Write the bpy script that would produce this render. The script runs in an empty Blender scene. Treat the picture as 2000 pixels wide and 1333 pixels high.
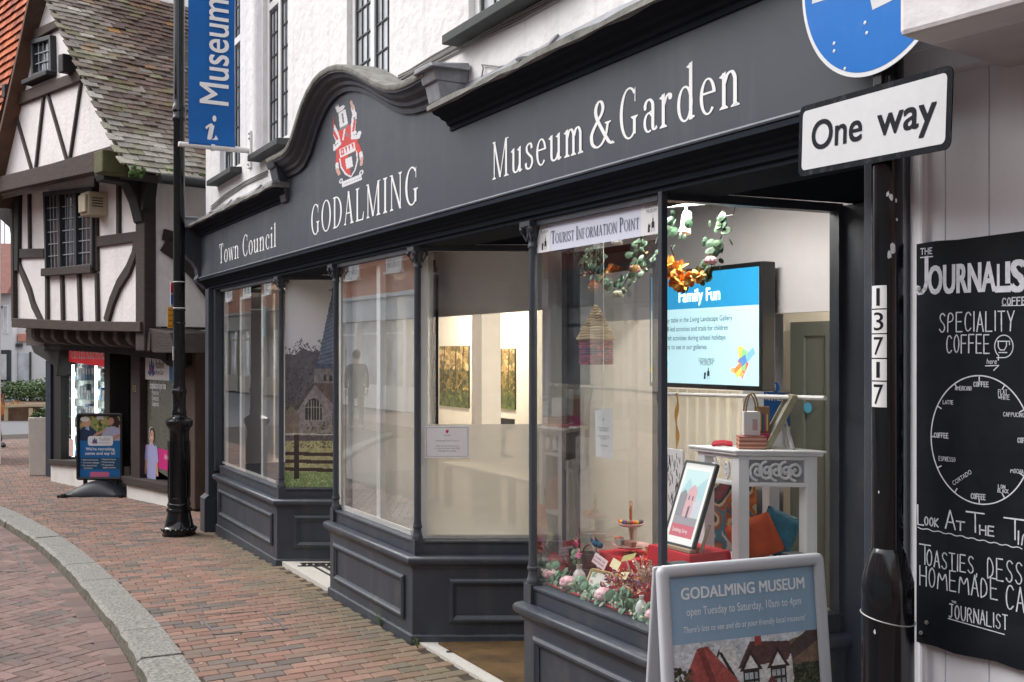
import bpy, bmesh, math, random
import numpy as np
from mathutils import Vector, Matrix
random.seed(7); RNG = np.random.default_rng(7)
SC = bpy.context.scene; COL = SC.collection
R_ = math.radians

# ------------------------------------------------------------------ camera, sky, sun, exposure
F = 2050.0; CX = 1000.0; HY = 690.0; EYE = 1.6; ANG = R_(29.1)
CC, SS = math.cos(ANG), math.sin(ANG)
cam = bpy.data.cameras.new('camera'); camo = bpy.data.objects.new('camera', cam); COL.objects.link(camo)
cam.sensor_width = 36; cam.lens = 36*F/2000; cam.shift_y = (HY-666.5)/2000
cam.clip_start = .05; cam.clip_end = 600
camo.location = (0, 0, EYE); camo.rotation_euler = (R_(90), 0, R_(60.9))
SC.camera = camo
SUN_EL, SUN_AZ = R_(48), R_(200)
w = bpy.data.worlds.new('World'); SC.world = w; w.use_nodes = True
nt = w.node_tree; bg = nt.nodes['Background']
sky = nt.nodes.new('ShaderNodeTexSky'); sky.sky_type = 'NISHITA'; sky.sun_disc = False
sky.sun_elevation = SUN_EL; sky.sun_rotation = SUN_AZ; sky.dust_density = 4; sky.air_density = 1; sky.ozone_density = 1
hs = nt.nodes.new('ShaderNodeHueSaturation'); hs.inputs['Saturation'].default_value = .22
nt.links.new(sky.outputs[0], hs.inputs['Color'])
mxs = nt.nodes.new('ShaderNodeMix'); mxs.data_type = 'RGBA'; mxs.inputs[0].default_value = .55
mxs.inputs[7].default_value = (9.2, 9.4, 10.1, 1)
nt.links.new(hs.outputs[0], mxs.inputs[6]); nt.links.new(mxs.outputs[2], bg.inputs[0])
bg.inputs[1].default_value = .125
sl = bpy.data.lights.new('sun', 'SUN'); so = bpy.data.objects.new('sun', sl); COL.objects.link(so)
sl.energy = 1.5; sl.angle = R_(30); sl.color = (1, .975, .94)
# soft light from the street side, high, from the open end of the street on the left
_sd = Vector((-1, -.95, 1.2)).normalized()
so.rotation_euler = _sd.to_track_quat('Z', 'Y').to_euler()
SC.view_settings.view_transform = 'Standard'; SC.view_settings.look = 'None'
SC.view_settings.exposure = 0.78; SC.view_settings.gamma = 1
SC.cycles.use_denoising = True
SC.cycles.max_bounces = 10; SC.cycles.transparent_max_bounces = 24
SC.cycles.sample_clamp_indirect = 6
SC.cycles.caustics_reflective = False; SC.cycles.caustics_refractive = False

# ------------------------------------------------------------------ pixel measurements -> points
def ray(px, py):
    a = (px-CX)/F
    return (-CC+SS*a, SS+CC*a, (HY-py)/F)
def atY(px, py, y):
    d = ray(px, py); t = y/d[1]; return Vector((d[0]*t, y, EYE+d[2]*t))
def atX(px, py, x):
    d = ray(px, py); t = x/d[0]; return Vector((x, d[1]*t, EYE+d[2]*t))
def atD(px, py, Z):
    d = ray(px, py); return Vector((d[0]*Z, d[1]*Z, EYE+d[2]*Z))
def X(px, y): return atY(px, HY, y).x
def atP(px, py, o, n):
    d = Vector(ray(px, py)); c = Vector((0, 0, EYE)); o = Vector(o); n = Vector(n)
    t = (o-c).dot(n)/d.dot(n); return c+d*t
def g(x):
    """height of the pavement along the street"""
    if x > -5: return 0.0
    if x > -10: return -.003*(x+5)**2
    return -.075-.012*min(-10-x, 12)
def atG(px, py, dz=0):
    d = ray(px, py); z = 0
    for _ in range(12):
        t = (z+dz-EYE)/d[2]; z = g(d[0]*t)
    return Vector((d[0]*t, d[1]*t, z+dz))

# ------------------------------------------------------------------ materials
def s2l(c):
    c = c/255 if c > 1 else c
    return c/12.92 if c <= .04045 else ((c+.055)/1.055)**2.4
def rgb(r, g_, b): return (s2l(r*1.0 if r > 1 else r), s2l(g_*1.0), s2l(b*1.0))
def RGB(h):
    h = h.lstrip('#'); return tuple(s2l(int(h[i:i+2], 16)+.0001) if int(h[i:i+2], 16) > 1 else 0.0 for i in (0, 2, 4))
MATS = {}
def mat(name, col=(.5, .5, .5), rough=.6, metal=0, var=.12, scale=6, bump=.0, bscale=60, spec=.5, attr=False, emit=0, coat=0, dirt=0, dirtcol=(.05, .05, .04), dscale=2.5, stretch=None, bdist=.01, streak=0, streakcol=(.3, .28, .25), wear_glint=0, wear_glintcol=(.3, .3, .31)):
    if name in MATS: return MATS[name]
    m = bpy.data.materials.new(name); m.use_nodes = True; MATS[name] = m
    t = m.node_tree; N = t.nodes; L = t.links; p = N['Principled BSDF']
    p.inputs['Roughness'].default_value = rough; p.inputs['Metallic'].default_value = metal
    p.inputs['Specular IOR Level'].default_value = spec
    if coat: p.inputs['Coat Weight'].default_value = coat; p.inputs['Coat Roughness'].default_value = .08
    tc = N.new('ShaderNodeTexCoord'); src = tc.outputs['Object']
    if stretch:
        mp = N.new('ShaderNodeMapping'); mp.inputs['Scale'].default_value = stretch
        L.new(src, mp.inputs[0]); src = mp.outputs[0]
    if attr:
        a = N.new('ShaderNodeAttribute'); a.attribute_name = 'Col'; base = a.outputs['Color']
    else:
        r = N.new('ShaderNodeRGB'); r.outputs[0].default_value = (*col, 1); base = r.outputs[0]
    if var:
        n = N.new('ShaderNodeTexNoise'); n.inputs['Scale'].default_value = scale; n.inputs['Detail'].default_value = 8; n.inputs['Roughness'].default_value = .65
        L.new(src, n.inputs['Vector'])
        mr = N.new('ShaderNodeMapRange'); mr.inputs[1].default_value = .28; mr.inputs[2].default_value = .72
        mr.inputs[3].default_value = 1-var; mr.inputs[4].default_value = 1+var
        L.new(n.outputs[0], mr.inputs[0])
        mx = N.new('ShaderNodeVectorMath'); mx.operation = 'SCALE'
        L.new(base, mx.inputs[0]); L.new(mr.outputs[0], mx.inputs['Scale']); base = mx.outputs[0]
        rr = N.new('ShaderNodeMapRange'); rr.inputs[1].default_value = .3; rr.inputs[2].default_value = .7
        rr.inputs[3].default_value = max(.02, rough-.08); rr.inputs[4].default_value = min(1, rough+.1)
        L.new(n.outputs[0], rr.inputs[0]); L.new(rr.outputs[0], p.inputs['Roughness'])
    if dirt:
        n2 = N.new('ShaderNodeTexNoise'); n2.inputs['Scale'].default_value = dscale; n2.inputs['Detail'].default_value = 10; n2.inputs['Roughness'].default_value = .7
        L.new(src, n2.inputs['Vector'])
        m2 = N.new('ShaderNodeMapRange'); m2.inputs[1].default_value = .52; m2.inputs[2].default_value = .75; m2.inputs[3].default_value = 0; m2.inputs[4].default_value = dirt
        L.new(n2.outputs[0], m2.inputs[0])
        mc = N.new('ShaderNodeMix'); mc.data_type = 'RGBA'; mc.inputs[7].default_value = (*dirtcol, 1)
        L.new(m2.outputs[0], mc.inputs[0]); L.new(base, mc.inputs[6]); base = mc.outputs[2]
    if streak:      # run-off marks: tall thin patches
        ms = N.new('ShaderNodeMapping'); ms.inputs['Scale'].default_value = (9, 9, .55); L.new(tc.outputs['Object'], ms.inputs[0])
        n3 = N.new('ShaderNodeTexNoise'); n3.inputs['Scale'].default_value = 1; n3.inputs['Detail'].default_value = 6; n3.inputs['Roughness'].default_value = .6; L.new(ms.outputs[0], n3.inputs['Vector'])
        m3 = N.new('ShaderNodeMapRange'); m3.inputs[1].default_value = .53; m3.inputs[2].default_value = .72; m3.inputs[3].default_value = 0; m3.inputs[4].default_value = streak; L.new(n3.outputs[0], m3.inputs[0])
        mk = N.new('ShaderNodeMix'); mk.data_type = 'RGBA'; mk.inputs[7].default_value = (*streakcol, 1); L.new(m3.outputs[0], mk.inputs[0]); L.new(base, mk.inputs[6]); base = mk.outputs[2]
    if wear_glint:        # rubbed and chipped edges; the pale tint also paints gloss highlights
        bv = N.new('ShaderNodeBevel'); bv.samples = 4; bv.inputs[0].default_value = .007; ge = N.new('ShaderNodeNewGeometry')
        dt = N.new('ShaderNodeVectorMath'); dt.operation = 'DOT_PRODUCT'; L.new(bv.outputs[0], dt.inputs[0]); L.new(ge.outputs['True Normal'], dt.inputs[1])
        n4 = N.new('ShaderNodeTexNoise'); n4.inputs['Scale'].default_value = 22; n4.inputs['Detail'].default_value = 8; L.new(tc.outputs['Object'], n4.inputs['Vector'])
        e1 = N.new('ShaderNodeMapRange'); e1.inputs[1].default_value = .97; e1.inputs[2].default_value = .75; e1.inputs[3].default_value = 0; e1.inputs[4].default_value = 1; L.new(dt.outputs['Value'], e1.inputs[0])
        e2 = N.new('ShaderNodeMapRange'); e2.inputs[1].default_value = .45; e2.inputs[2].default_value = .66; e2.inputs[3].default_value = 0; e2.inputs[4].default_value = wear_glint; L.new(n4.outputs[0], e2.inputs[0])
        ml = N.new('ShaderNodeMath'); ml.operation = 'MULTIPLY'; L.new(e1.outputs[0], ml.inputs[0]); L.new(e2.outputs[0], ml.inputs[1])
        mw = N.new('ShaderNodeMix'); mw.data_type = 'RGBA'; mw.inputs[7].default_value = (*wear_glintcol, 1); L.new(ml.outputs[0], mw.inputs[0]); L.new(base, mw.inputs[6]); base = mw.outputs[2]
    L.new(base, p.inputs['Base Color'])
    if emit:
        L.new(base, p.inputs['Emission Color']); p.inputs['Emission Strength'].default_value = emit
    if bump:
        nb = N.new('ShaderNodeTexNoise'); nb.inputs['Scale'].default_value = bscale; nb.inputs['Detail'].default_value = 6
        L.new(src, nb.inputs['Vector'])
        b = N.new('ShaderNodeBump'); b.inputs['Strength'].default_value = bump; b.inputs['Distance'].default_value = bdist
        L.new(nb.outputs[0], b.inputs['Height']); L.new(b.outputs[0], p.inputs['Normal'])
    return m
def glass(name, tint=(1, 1, 1), ior=1.6, haze=0, hazecol=(.8, .8, .78), rough=0.0):
    if name in MATS: return MATS[name]
    m = bpy.data.materials.new(name); m.use_nodes = True; MATS[name] = m
    t = m.node_tree; N = t.nodes; L = t.links; N.remove(N['Principled BSDF']); out = N['Material Output']
    tr = N.new('ShaderNodeBsdfTransparent'); tr.inputs[0].default_value = (*tint, 1); low = tr.outputs[0]
    if haze:
        df = N.new('ShaderNodeBsdfDiffuse'); df.inputs[0].default_value = (*hazecol, 1)
        tl = N.new('ShaderNodeBsdfTranslucent'); tl.inputs[0].default_value = (*hazecol, 1)
        ad = N.new('ShaderNodeMixShader'); ad.inputs[0].default_value = .5
        L.new(df.outputs[0], ad.inputs[1]); L.new(tl.outputs[0], ad.inputs[2])
        mh = N.new('ShaderNodeMixShader'); mh.inputs[0].default_value = haze
        L.new(low, mh.inputs[1]); L.new(ad.outputs[0], mh.inputs[2]); low = mh.outputs[0]
    gl = N.new('ShaderNodeBsdfGlossy'); gl.inputs['Roughness'].default_value = rough
    # wavy old glass
    tc = N.new('ShaderNodeTexCoord'); nz = N.new('ShaderNodeTexNoise'); nz.inputs['Scale'].default_value = 3; nz.inputs['Detail'].default_value = 1
    L.new(tc.outputs['Object'], nz.inputs['Vector'])
    bp = N.new('ShaderNodeBump'); bp.inputs['Strength'].default_value = .05; bp.inputs['Distance'].default_value = .01
    L.new(nz.outputs[0], bp.inputs['Height']); L.new(bp.outputs[0], gl.inputs['Normal'])
    fr = N.new('ShaderNodeFresnel'); fr.inputs['IOR'].default_value = ior
    mx = N.new('ShaderNodeMixShader'); L.new(fr.outputs[0], mx.inputs[0]); L.new(low, mx.inputs[1]); L.new(gl.outputs[0], mx.inputs[2])
    L.new(mx.outputs[0], out.inputs[0])
    return m

# ------------------------------------------------------------------ mesh builder
class MB:
    def __init__(s): s.v = []; s.f = []; s.m = []; s.c = []
    def add(s, vs, fs, m=0, col=None):
        b = len(s.v); s.v += [tuple(p) for p in vs]
        for f in fs: s.f.append([b+i for i in f]); s.m.append(m); s.c.append(col)
        return s
    def quad(s, a, b, c, d, m=0, col=None): return s.add([a, b, c, d], [(0, 1, 2, 3)], m, col)
    def hexa(s, p, m=0, col=None):  # 8 points: bottom 4 then top 4
        return s.add(p, [(3, 2, 1, 0), (4, 5, 6, 7), (0, 1, 5, 4), (1, 2, 6, 5), (2, 3, 7, 6), (3, 0, 4, 7)], m, col)
    def box(s, x0, x1, y0, y1, z0, z1, m=0, col=None):
        return s.hexa([(x0, y0, z0), (x1, y0, z0), (x1, y1, z0), (x0, y1, z0), (x0, y0, z1), (x1, y0, z1), (x1, y1, z1), (x0, y1, z1)], m, col)
    def obox(s, o, a, b, c, m=0, col=None):
        o, a, b, c = map(Vector, (o, a, b, c))
        return s.hexa([o, o+a, o+a+b, o+b, o+c, o+a+c, o+a+b+c, o+b+c], m, col)
    def cbox(s, ctr, ax, ay, az, sx, sy, sz, m=0, col=None):
        ax, ay, az = (Vector(q).normalized() for q in (ax, ay, az)); ctr = Vector(ctr)
        return s.obox(ctr-ax*sx/2-ay*sy/2-az*sz/2, ax*sx, ay*sy, az*sz, m, col)
    def bar(s, p, q, w, h, up=(0, 0, 1), m=0, col=None):
        p, q = Vector(p), Vector(q); d = q-p; up = Vector(up)
        side = d.cross(up).normalized(); u2 = side.cross(d).normalized()
        return s.obox(p-side*w/2-u2*h/2, d, side*w, u2*h, m, col)
    def prism(s, poly, o, U, V, N, m=0, col=None):
        """poly in (u,v) on plane o+uU+vV, extruded by vector N"""
        o, U, V, N = map(Vector, (o, U, V, N)); n = len(poly)
        a = [o+U*p[0]+V*p[1] for p in poly]; b = [p+N for p in a]
        return s.add(a+b, [tuple(range(n))[::-1], tuple(range(n, 2*n))]+[(i, (i+1) % n, n+(i+1) % n, n+i) for i in range(n)], m, col)
    def face(s, poly, o, U, V, m=0, col=None):
        o, U, V = map(Vector, (o, U, V)); return s.add([o+U*p[0]+V*p[1] for p in poly], [tuple(range(len(poly)))], m, col)
    def extx(s, prof, x0, x1, m=0):
        """closed (y,z) profile swept along x"""
        return s.prism(prof, (x0, 0, 0), (0, 1, 0), (0, 0, 1), (x1-x0, 0, 0), m)
    def sweep(s, prof, path, outs, m=0, caps=True):
        """profile (out, up) placed at each path point with given out vectors and z up"""
        n = len(prof); vs = []; fs = []
        for p, o in zip(path, outs):
            p = Vector(p); o = Vector(o); vs += [p+o*a+Vector((0, 0, b)) for a, b in prof]
        for i in range(len(path)-1):
            for j in range(n): fs.append((i*n+j, i*n+(j+1) % n, (i+1)*n+(j+1) % n, (i+1)*n+j))
        if caps: fs += [tuple(range(n))[::-1], tuple(range((len(path)-1)*n, len(path)*n))]
        return s.add(vs, fs, m)
    def tube(s, pts, r, n=8, m=0, col=None, caps=True):
        pts = [Vector(p) for p in pts]; vs = []; fs = []; rs = r if isinstance(r, (list, tuple)) else [r]*len(pts)
        ref = None
        for i, p in enumerate(pts):
            d = (pts[min(i+1, len(pts)-1)]-pts[max(i-1, 0)]).normalized()
            if ref is None: ref = Vector((0, 0, 1)) if abs(d.z) < .9 else Vector((1, 0, 0))
            a = d.cross(ref).normalized(); b = a.cross(d).normalized(); ref = b
            vs += [p+(a*math.cos(2*math.pi*k/n)+b*math.sin(2*math.pi*k/n))*rs[i] for k in range(n)]
        for i in range(len(pts)-1):
            for k in range(n): fs.append((i*n+k, i*n+(k+1) % n, (i+1)*n+(k+1) % n, (i+1)*n+k))
        if caps: fs += [tuple(range(n))[::-1], tuple(range((len(pts)-1)*n, len(pts)*n))]
        return s.add(vs, fs, m, col)
    def lathe(s, prof, c=(0, 0, 0), n=24, m=0, col=None, axis=None, flute=None):
        """prof (r, h) from bottom to top about vertical axis at c"""
        c = Vector(c); vs = []; fs = []
        Z = Vector(axis).normalized() if axis else Vector((0, 0, 1))
        A = Z.orthogonal().normalized(); B = Z.cross(A)
        for r, h in prof:
            for k in range(n):
                rr = r*(1-(flute*(k % 2) if flute else 0))
                vs.append(c+Z*h+(A*math.cos(2*math.pi*k/n)+B*math.sin(2*math.pi*k/n))*rr)
        q = len(prof)
        for i in range(q-1):
            for k in range(n): fs.append((i*n+k, i*n+(k+1) % n, (i+1)*n+(k+1) % n, (i+1)*n+k))
        if prof[0][0] > 1e-4: fs.append(tuple(range(n))[::-1])
        if prof[-1][0] > 1e-4: fs.append(tuple(range((q-1)*n, q*n)))
        return s.add(vs, fs, m, col)
    def ball(s, c, rx, ry=None, rz=None, m=0, col=None, n=12, k=8):
        ry = ry or rx; rz = rz or rx; c = Vector(c); vs = [c-Vector((0, 0, rz))]; fs = []
        for i in range(1, k):
            a = -math.pi/2+math.pi*i/k
            vs += [c+Vector((rx*math.cos(a)*math.cos(2*math.pi*j/n), ry*math.cos(a)*math.sin(2*math.pi*j/n), rz*math.sin(a))) for j in range(n)]
        vs.append(c+Vector((0, 0, rz)))
        for j in range(n): fs.append((0, 1+(j+1) % n, 1+j)); fs.append((len(vs)-1, 1+(k-2)*n+j, 1+(k-2)*n+(j+1) % n))
        for i in range(k-2):
            for j in range(n): fs.append((1+i*n+j, 1+i*n+(j+1) % n, 1+(i+1)*n+(j+1) % n, 1+(i+1)*n+j))
        return s.add(vs, fs, m, col)
    def text(s, body, o, U, V, size=None, width=None, align='L', m=0, bold=0, col=None, res=3, sx=1, shear=0, lift=0):
        if bold > 0:      # heavier strokes: the same word laid again a hair to each side
            for q, (dx, dy) in enumerate(((-.7, -.5), (.7, .5), (-.7, .5), (.7, -.5))):
                kk = (size or .1); s.text(body, Vector(o)+Vector(U)*dx*bold*kk+Vector(V)*dy*bold*kk, U, V, size, width, align, m, 0, col, res, sx, shear, lift+.00015*(q+1))
            bold = 0
        vs, fs = text_mesh(body, 0, res, shear)
        if len(vs) == 0: return s
        x0, x1 = vs[:, 0].min(), vs[:, 0].max(); o, U, V = map(Vector, (o, U, V)); Nn = U.cross(V).normalized()*lift
        k = size if size else 1; kx = k*sx
        if width: kx = width/(x1-x0)
        if width and not size: k = kx
        off = {'L': -x0, 'C': -(x0+x1)/2, 'R': -x1}[align]
        return s.add([o+Nn+U*((p[0]+off)*kx)+V*(p[1]*k) for p in vs], fs, m, col)
    def build(s, name, mats, parent=None, smooth=False, bevel=0, loc=None):
        me = bpy.data.meshes.new(name); b = Vector((0, 0, 0))
        if parent is not None: b = world_loc(parent)
        elif loc is not None: b = Vector(loc)
        me.from_pydata([(p[0]-b.x, p[1]-b.y, p[2]-b.z) for p in s.v], [], s.f)
        if not isinstance(mats, (list, tuple)): mats = [mats]
        for q in mats: me.materials.append(q)
        me.polygons.foreach_set('material_index', s.m)
        if any(c is not None for c in s.c):
            ca = me.color_attributes.new('Col', 'FLOAT_COLOR', 'CORNER'); arr = []
            for f, c in zip(s.f, s.c):
                c = c or (.5, .5, .5); arr += [c[0], c[1], c[2], 1.0]*len(f)
            ca.data.foreach_set('color', arr)
        me.validate(); me.update()
        if smooth:
            me.polygons.foreach_set('use_smooth', [True]*len(me.polygons))
            me.set_sharp_from_angle(angle=R_(38 if smooth is True else smooth))
        o = bpy.data.objects.new(name, me); COL.objects.link(o)
        if parent is not None: o.parent = parent
        else: o.location = b
        if bevel:
            md = o.modifiers.new('edge', 'BEVEL'); md.width = bevel; md.segments = 2; md.limit_method = 'ANGLE'; md.angle_limit = R_(40)
            md.harden_normals = False
        return o
def world_loc(o):
    v = Vector((0, 0, 0))
    while o is not None: v += Vector(o.location); o = o.parent
    return v
_TC = {}
def text_mesh(body, bold=0, res=3, shear=0):
    key = (body, bold, res, shear)
    if key not in _TC:
        cu = bpy.data.curves.new('t', 'FONT'); cu.body = body; cu.offset = 0; cu.resolution_u = res; cu.shear = shear
        ob = bpy.data.objects.new('t', cu); COL.objects.link(ob)
        dg = bpy.context.evaluated_depsgraph_get(); me = bpy.data.meshes.new_from_object(ob.evaluated_get(dg))
        vs = np.array([tuple(v.co) for v in me.vertices]).reshape(-1, 3); fs = [tuple(p.vertices) for p in me.polygons]
        bpy.data.objects.remove(ob); bpy.data.curves.remove(cu); bpy.data.meshes.remove(me)
        _TC[key] = (vs, fs)
    return _TC[key]
def tag(o, label=None, cat=None, group=None, kind=None):
    if label: o['label'] = label
    if cat: o['category'] = cat
    if group: o['group'] = group
    if kind: o['kind'] = kind
    return o
def thing(name, label, cat, loc=(0, 0, 0), group=None):
    o = bpy.data.objects.new(name, None); o.empty_display_size = .1; COL.objects.link(o); o.location = loc
    return tag(o, label, cat, group)
def copy_tree(o, parent=None, off=(0, 0, 0)):
    c = o.copy(); COL.objects.link(c)
    if parent is not None: c.parent = parent
    c.location = Vector(o.location)+Vector(off)
    for ch in [q for q in bpy.data.objects if q.parent == o]: copy_tree(ch, c)
    return c
# ------------------------------------------------------------------ printed pictures: a grid of coloured cells
class Raster:
    def __init__(s, w, h, col=(.5, .5, .5)):
        s.w, s.h = w, h; s.a = np.zeros((h, w, 3)); s.a[:] = col; s.k = np.ones((h, w), bool)
        s.x = (np.arange(w)+.5)/w; s.y = (np.arange(h)+.5)/h; s.X, s.Y = np.meshgrid(s.x, s.y)
    def clear(s): s.k[:] = False; return s
    def _set(s, M, col, j=0):
        c = np.array(col, float)
        s.a[M] = c*(1+j*(RNG.random((int(M.sum()), 1))-.5)*2); s.k |= M; return s
    def rect(s, x0, y0, x1, y1, col, j=0): return s._set((s.X >= x0) & (s.X < x1) & (s.Y >= y0) & (s.Y < y1), col, j)
    def ell(s, cx, cy, rx, ry, col, j=0): return s._set(((s.X-cx)/rx)**2+((s.Y-cy)/ry)**2 < 1, col, j)
    def poly(s, pts, col, j=0):
        M = np.zeros(s.X.shape, bool); n = len(pts)
        for i in range(n):
            x0, y0 = pts[i]; x1, y1 = pts[(i+1) % n]
            if y0 == y1: continue
            c = ((y0 > s.Y) != (y1 > s.Y)) & (s.X < (x1-x0)*(s.Y-y0)/(y1-y0)+x0); M ^= c
        return s._set(M, col, j)
    def line(s, x0, y0, x1, y1, wd, col, j=0):
        asp = s.h/s.w; dx, dy = x1-x0, (y1-y0)*asp; L2 = dx*dx+dy*dy+1e-9
        t = np.clip(((s.X-x0)*dx+(s.Y-y0)*asp*dy)/L2, 0, 1)
        return s._set((s.X-x0-t*dx)**2+((s.Y-y0)*asp-t*dy)**2 < (wd/2)**2, col, j)
    def blotch(s, x0, y0, x1, y1, cols, n, r, asp=1):
        for _ in range(n):
            cx, cy = random.uniform(x0, x1), random.uniform(y0, y1); q = r*random.uniform(.5, 1.3)
            s.ell(cx, cy, q, q*asp*s.w/s.h, random.choice(cols))
        return s
    def grain(s, k=.12, n=3):
        """the mottled tone of a printed photograph, coarse to fine"""
        f = np.zeros((s.h, s.w))
        for q in range(n):
            c = 2**q*3; b = RNG.normal(0, 1, (s.h//c+2, s.w//c+2)); yy = np.arange(s.h)/c; xx = np.arange(s.w)/c; yi, xi = yy.astype(int), xx.astype(int); fy, fx = (yy-yi)[:, None], (xx-xi)[None, :]
            f += (b[yi][:, xi]*(1-fy)*(1-fx)+b[yi+1][:, xi]*fy*(1-fx)+b[yi][:, xi+1]*(1-fy)*fx+b[yi+1][:, xi+1]*fy*fx)*(.7 if q else 1)
        s.a = np.clip(s.a*(1+k*f[..., None]*.6+k*.5*RNG.normal(0, 1, (s.h, s.w, 1))), 0, .92); return s
    def place(s, mb, o, U, V, m=0):
        o, U, V = map(Vector, (o, U, V)); b = len(mb.v)
        for j in range(s.h+1):
            for i in range(s.w+1): mb.v.append(tuple(o+U*(i/s.w)+V*(j/s.h)))
        for j in range(s.h):
            for i in range(s.w):
                if s.k[j, i]:
                    a = b+j*(s.w+1)+i
                    mb.f.append([a, a+1, a+s.w+2, a+s.w+1]); mb.m.append(m); mb.c.append(tuple(s.a[j, i]))
        return mb
# ------------------------------------------------------------------ condensed serif lettering
class Serif:
    """glyphs drawn as stems, bowls and serifs; cap height 1"""
    T, t = .1, .038
    def __init__(s, mb, o, U, V, m=0, col=None):
        s.mb = mb; s.o = Vector(o); s.U = Vector(U); s.V = Vector(V); s.N = s.U.cross(s.V).normalized(); s.m = m; s.k = 0; s.col = col
    def P(s, x, y, l): return s.o+s.U*(s.x0+x*s.kx)+s.V*(y*s.ky)+s.N*l
    def poly(s, pts):
        s.k += 1; l = .0001*(s.k % 12)
        s.mb.add([s.P(x, y, l) for x, y in pts], [tuple(range(len(pts)))], s.m, s.col)
    def strip(s, A, B):
        s.k += 1; l = .0001*(s.k % 12); n = len(A)
        s.mb.add([s.P(x, y, l) for x, y in A]+[s.P(x, y, l) for x, y in B], [(i, i+1, n+i+1, n+i) for i in range(n-1)], s.m, s.col)
    def stem(s, x, y0=0, y1=1, w=None, sb=True, st=True, half=None):
        w = w or s.T; s.poly([(x-w/2, y0), (x+w/2, y0), (x+w/2, y1), (x-w/2, y1)])
        if sb: s.ser(x, y0, w)
        if st: s.ser(x, y1, w, -1) if half is None else s.flag(x, y1, w)
    def ser(s, x, y, w, d=1, e=.07):
        h = .032; s.poly([(x-w/2-e, y), (x+w/2+e, y), (x+w/2+e, y+d*h*.6), (x+w/2, y+d*h*2), (x-w/2, y+d*h*2), (x-w/2-e, y+d*h*.6)][::d])
    def flag(s, x, y, w): s.poly([(x-w/2-.09, y-.06), (x-w/2, y-.1), (x+w/2, y-.02), (x+w/2, y+.02)])
    def diag(s, x0, y0, x1, y1, w): s.poly([(x0-w/2, y0), (x0+w/2, y0), (x1+w/2, y1), (x1-w/2, y1)])
    def ring(s, cx, cy, rx, ry, a0=0, a1=360, T=None, t=None):
        T = T or s.T*1.08; t = t or s.t; n = max(8, int(abs(a1-a0)/9)); A = []; B = []
        for i in range(n+1):
            a = R_(a0+(a1-a0)*i/n); A.append((cx+rx*math.cos(a), cy+ry*math.sin(a))); B.append((cx+(rx-T)*math.cos(a), cy+(ry-t)*math.sin(a)))
        s.strip(A, B)
    def cal(s, pts, T=None, t=None):
        T = T or s.T; t = t or s.t*1.1; P = []; n = len(pts)
        for i in range(n-1):
            p0, p1, p2, p3 = pts[max(i-1, 0)], pts[i], pts[i+1], pts[min(i+2, n-1)]
            for k in range(8):
                q = k/8; P.append(tuple(.5*((2*p1[j])+(-p0[j]+p2[j])*q+(2*p0[j]-5*p1[j]+4*p2[j]-p3[j])*q*q+(-p0[j]+3*p1[j]-3*p2[j]+p3[j])*q**3) for j in (0, 1)))
        P.append(pts[-1]); A = []; B = []
        for i, p in enumerate(P):
            a, b = P[max(i-1, 0)], P[min(i+1, len(P)-1)]; dx, dy = b[0]-a[0], b[1]-a[1]; L = math.hypot(dx, dy)+1e-9
            wd = (t+(T-t)*(abs(dy)/L)**1.5)/2; A.append((p[0]-dy/L*wd, p[1]+dx/L*wd)); B.append((p[0]+dy/L*wd, p[1]-dx/L*wd))
        s.strip(A, B)
    def bowl(s, x, cy, rx, ry): s.ring(x, cy, rx, ry, -90, 90)
    def glyph(s, c):
        T, t, xh = s.T, s.t, .64
        if c == 'T':
            s.stem(.3, st=False); s.poly([(.02, 1), (.02, .96), (.58, .96), (.58, 1)]); s.poly([(.02, .97), (.0, .8), (.03, .8), (.09, .97)]); s.poly([(.51, .97), (.57, .8), (.6, .8), (.58, .97)]); return .6
        if c in 'CG':
            s.ring(.36, .5, .34, .52, 48, 312); s.poly([(.555, .7), (.585, .7), (.585, 1.0), (.555, .95)]); 
            if c == 'G': s.stem(.55, .06, .42, sb=False); return .7
            s.poly([(.56, .12), (.6, .24), (.57, .26), (.52, .15)]); return .64
        if c == 'O': s.ring(.37, .5, .36, .52); return .74
        if c == 'D': s.stem(.12); s.ring(.2, .5, .44, .5, -90, 90); s.poly([(.1, 1), (.1, .96), (.21, .96), (.21, 1)]); s.poly([(.1, .04), (.1, 0), (.21, 0), (.21, .04)]); return .66
        if c == 'A': s.diag(.08, 0, .31, 1, t*1.3); s.diag(.55, 0, .31, 1.02, T*1.1); s.poly([(.17, .33), (.47, .33), (.46, .37), (.18, .37)]); s.ser(.08, 0, t); s.ser(.55, 0, T); return .66
        if c == 'L': s.stem(.12); s.poly([(.1, 0), (.5, 0), (.5, .04), (.1, .04)]); s.poly([(.5, 0), (.53, .25), (.5, .25), (.43, .03)]); return .56
        if c == 'M': s.stem(.1, w=t*1.4, st=False); s.diag(.42, .02, .1, 1, T*.95); s.diag(.42, .02, .72, 1, t*1.3); s.stem(.74, st=False); s.poly([(.0, 1), (.0, .97), (.16, .97), (.16, 1)]); s.poly([(.68, 1), (.68, .97), (.86, .97), (.86, 1)]); return .88
        if c == 'N': s.stem(.1, w=t*1.4, st=False); s.diag(.58, 0, .1, 1, T*.95); s.stem(.58, w=t*1.4, sb=False); s.poly([(.0, 1), (.0, .97), (.16, .97), (.16, 1)]); return .7
        if c == 'I': s.stem(.12); return .26
        if c in 'PR':
            s.stem(.12); s.ring(.2, .75, .3, .25, -90, 90); s.poly([(.1, 1), (.1, .96), (.21, .96), (.21, 1)]); s.poly([(.1, .54), (.1, .5), (.21, .5), (.21, .54)])
            if c == 'R': s.diag(.52, 0, .28, .52, T); s.ser(.53, 0, T*.6, 1, .05); return .6
            return .54
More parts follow.
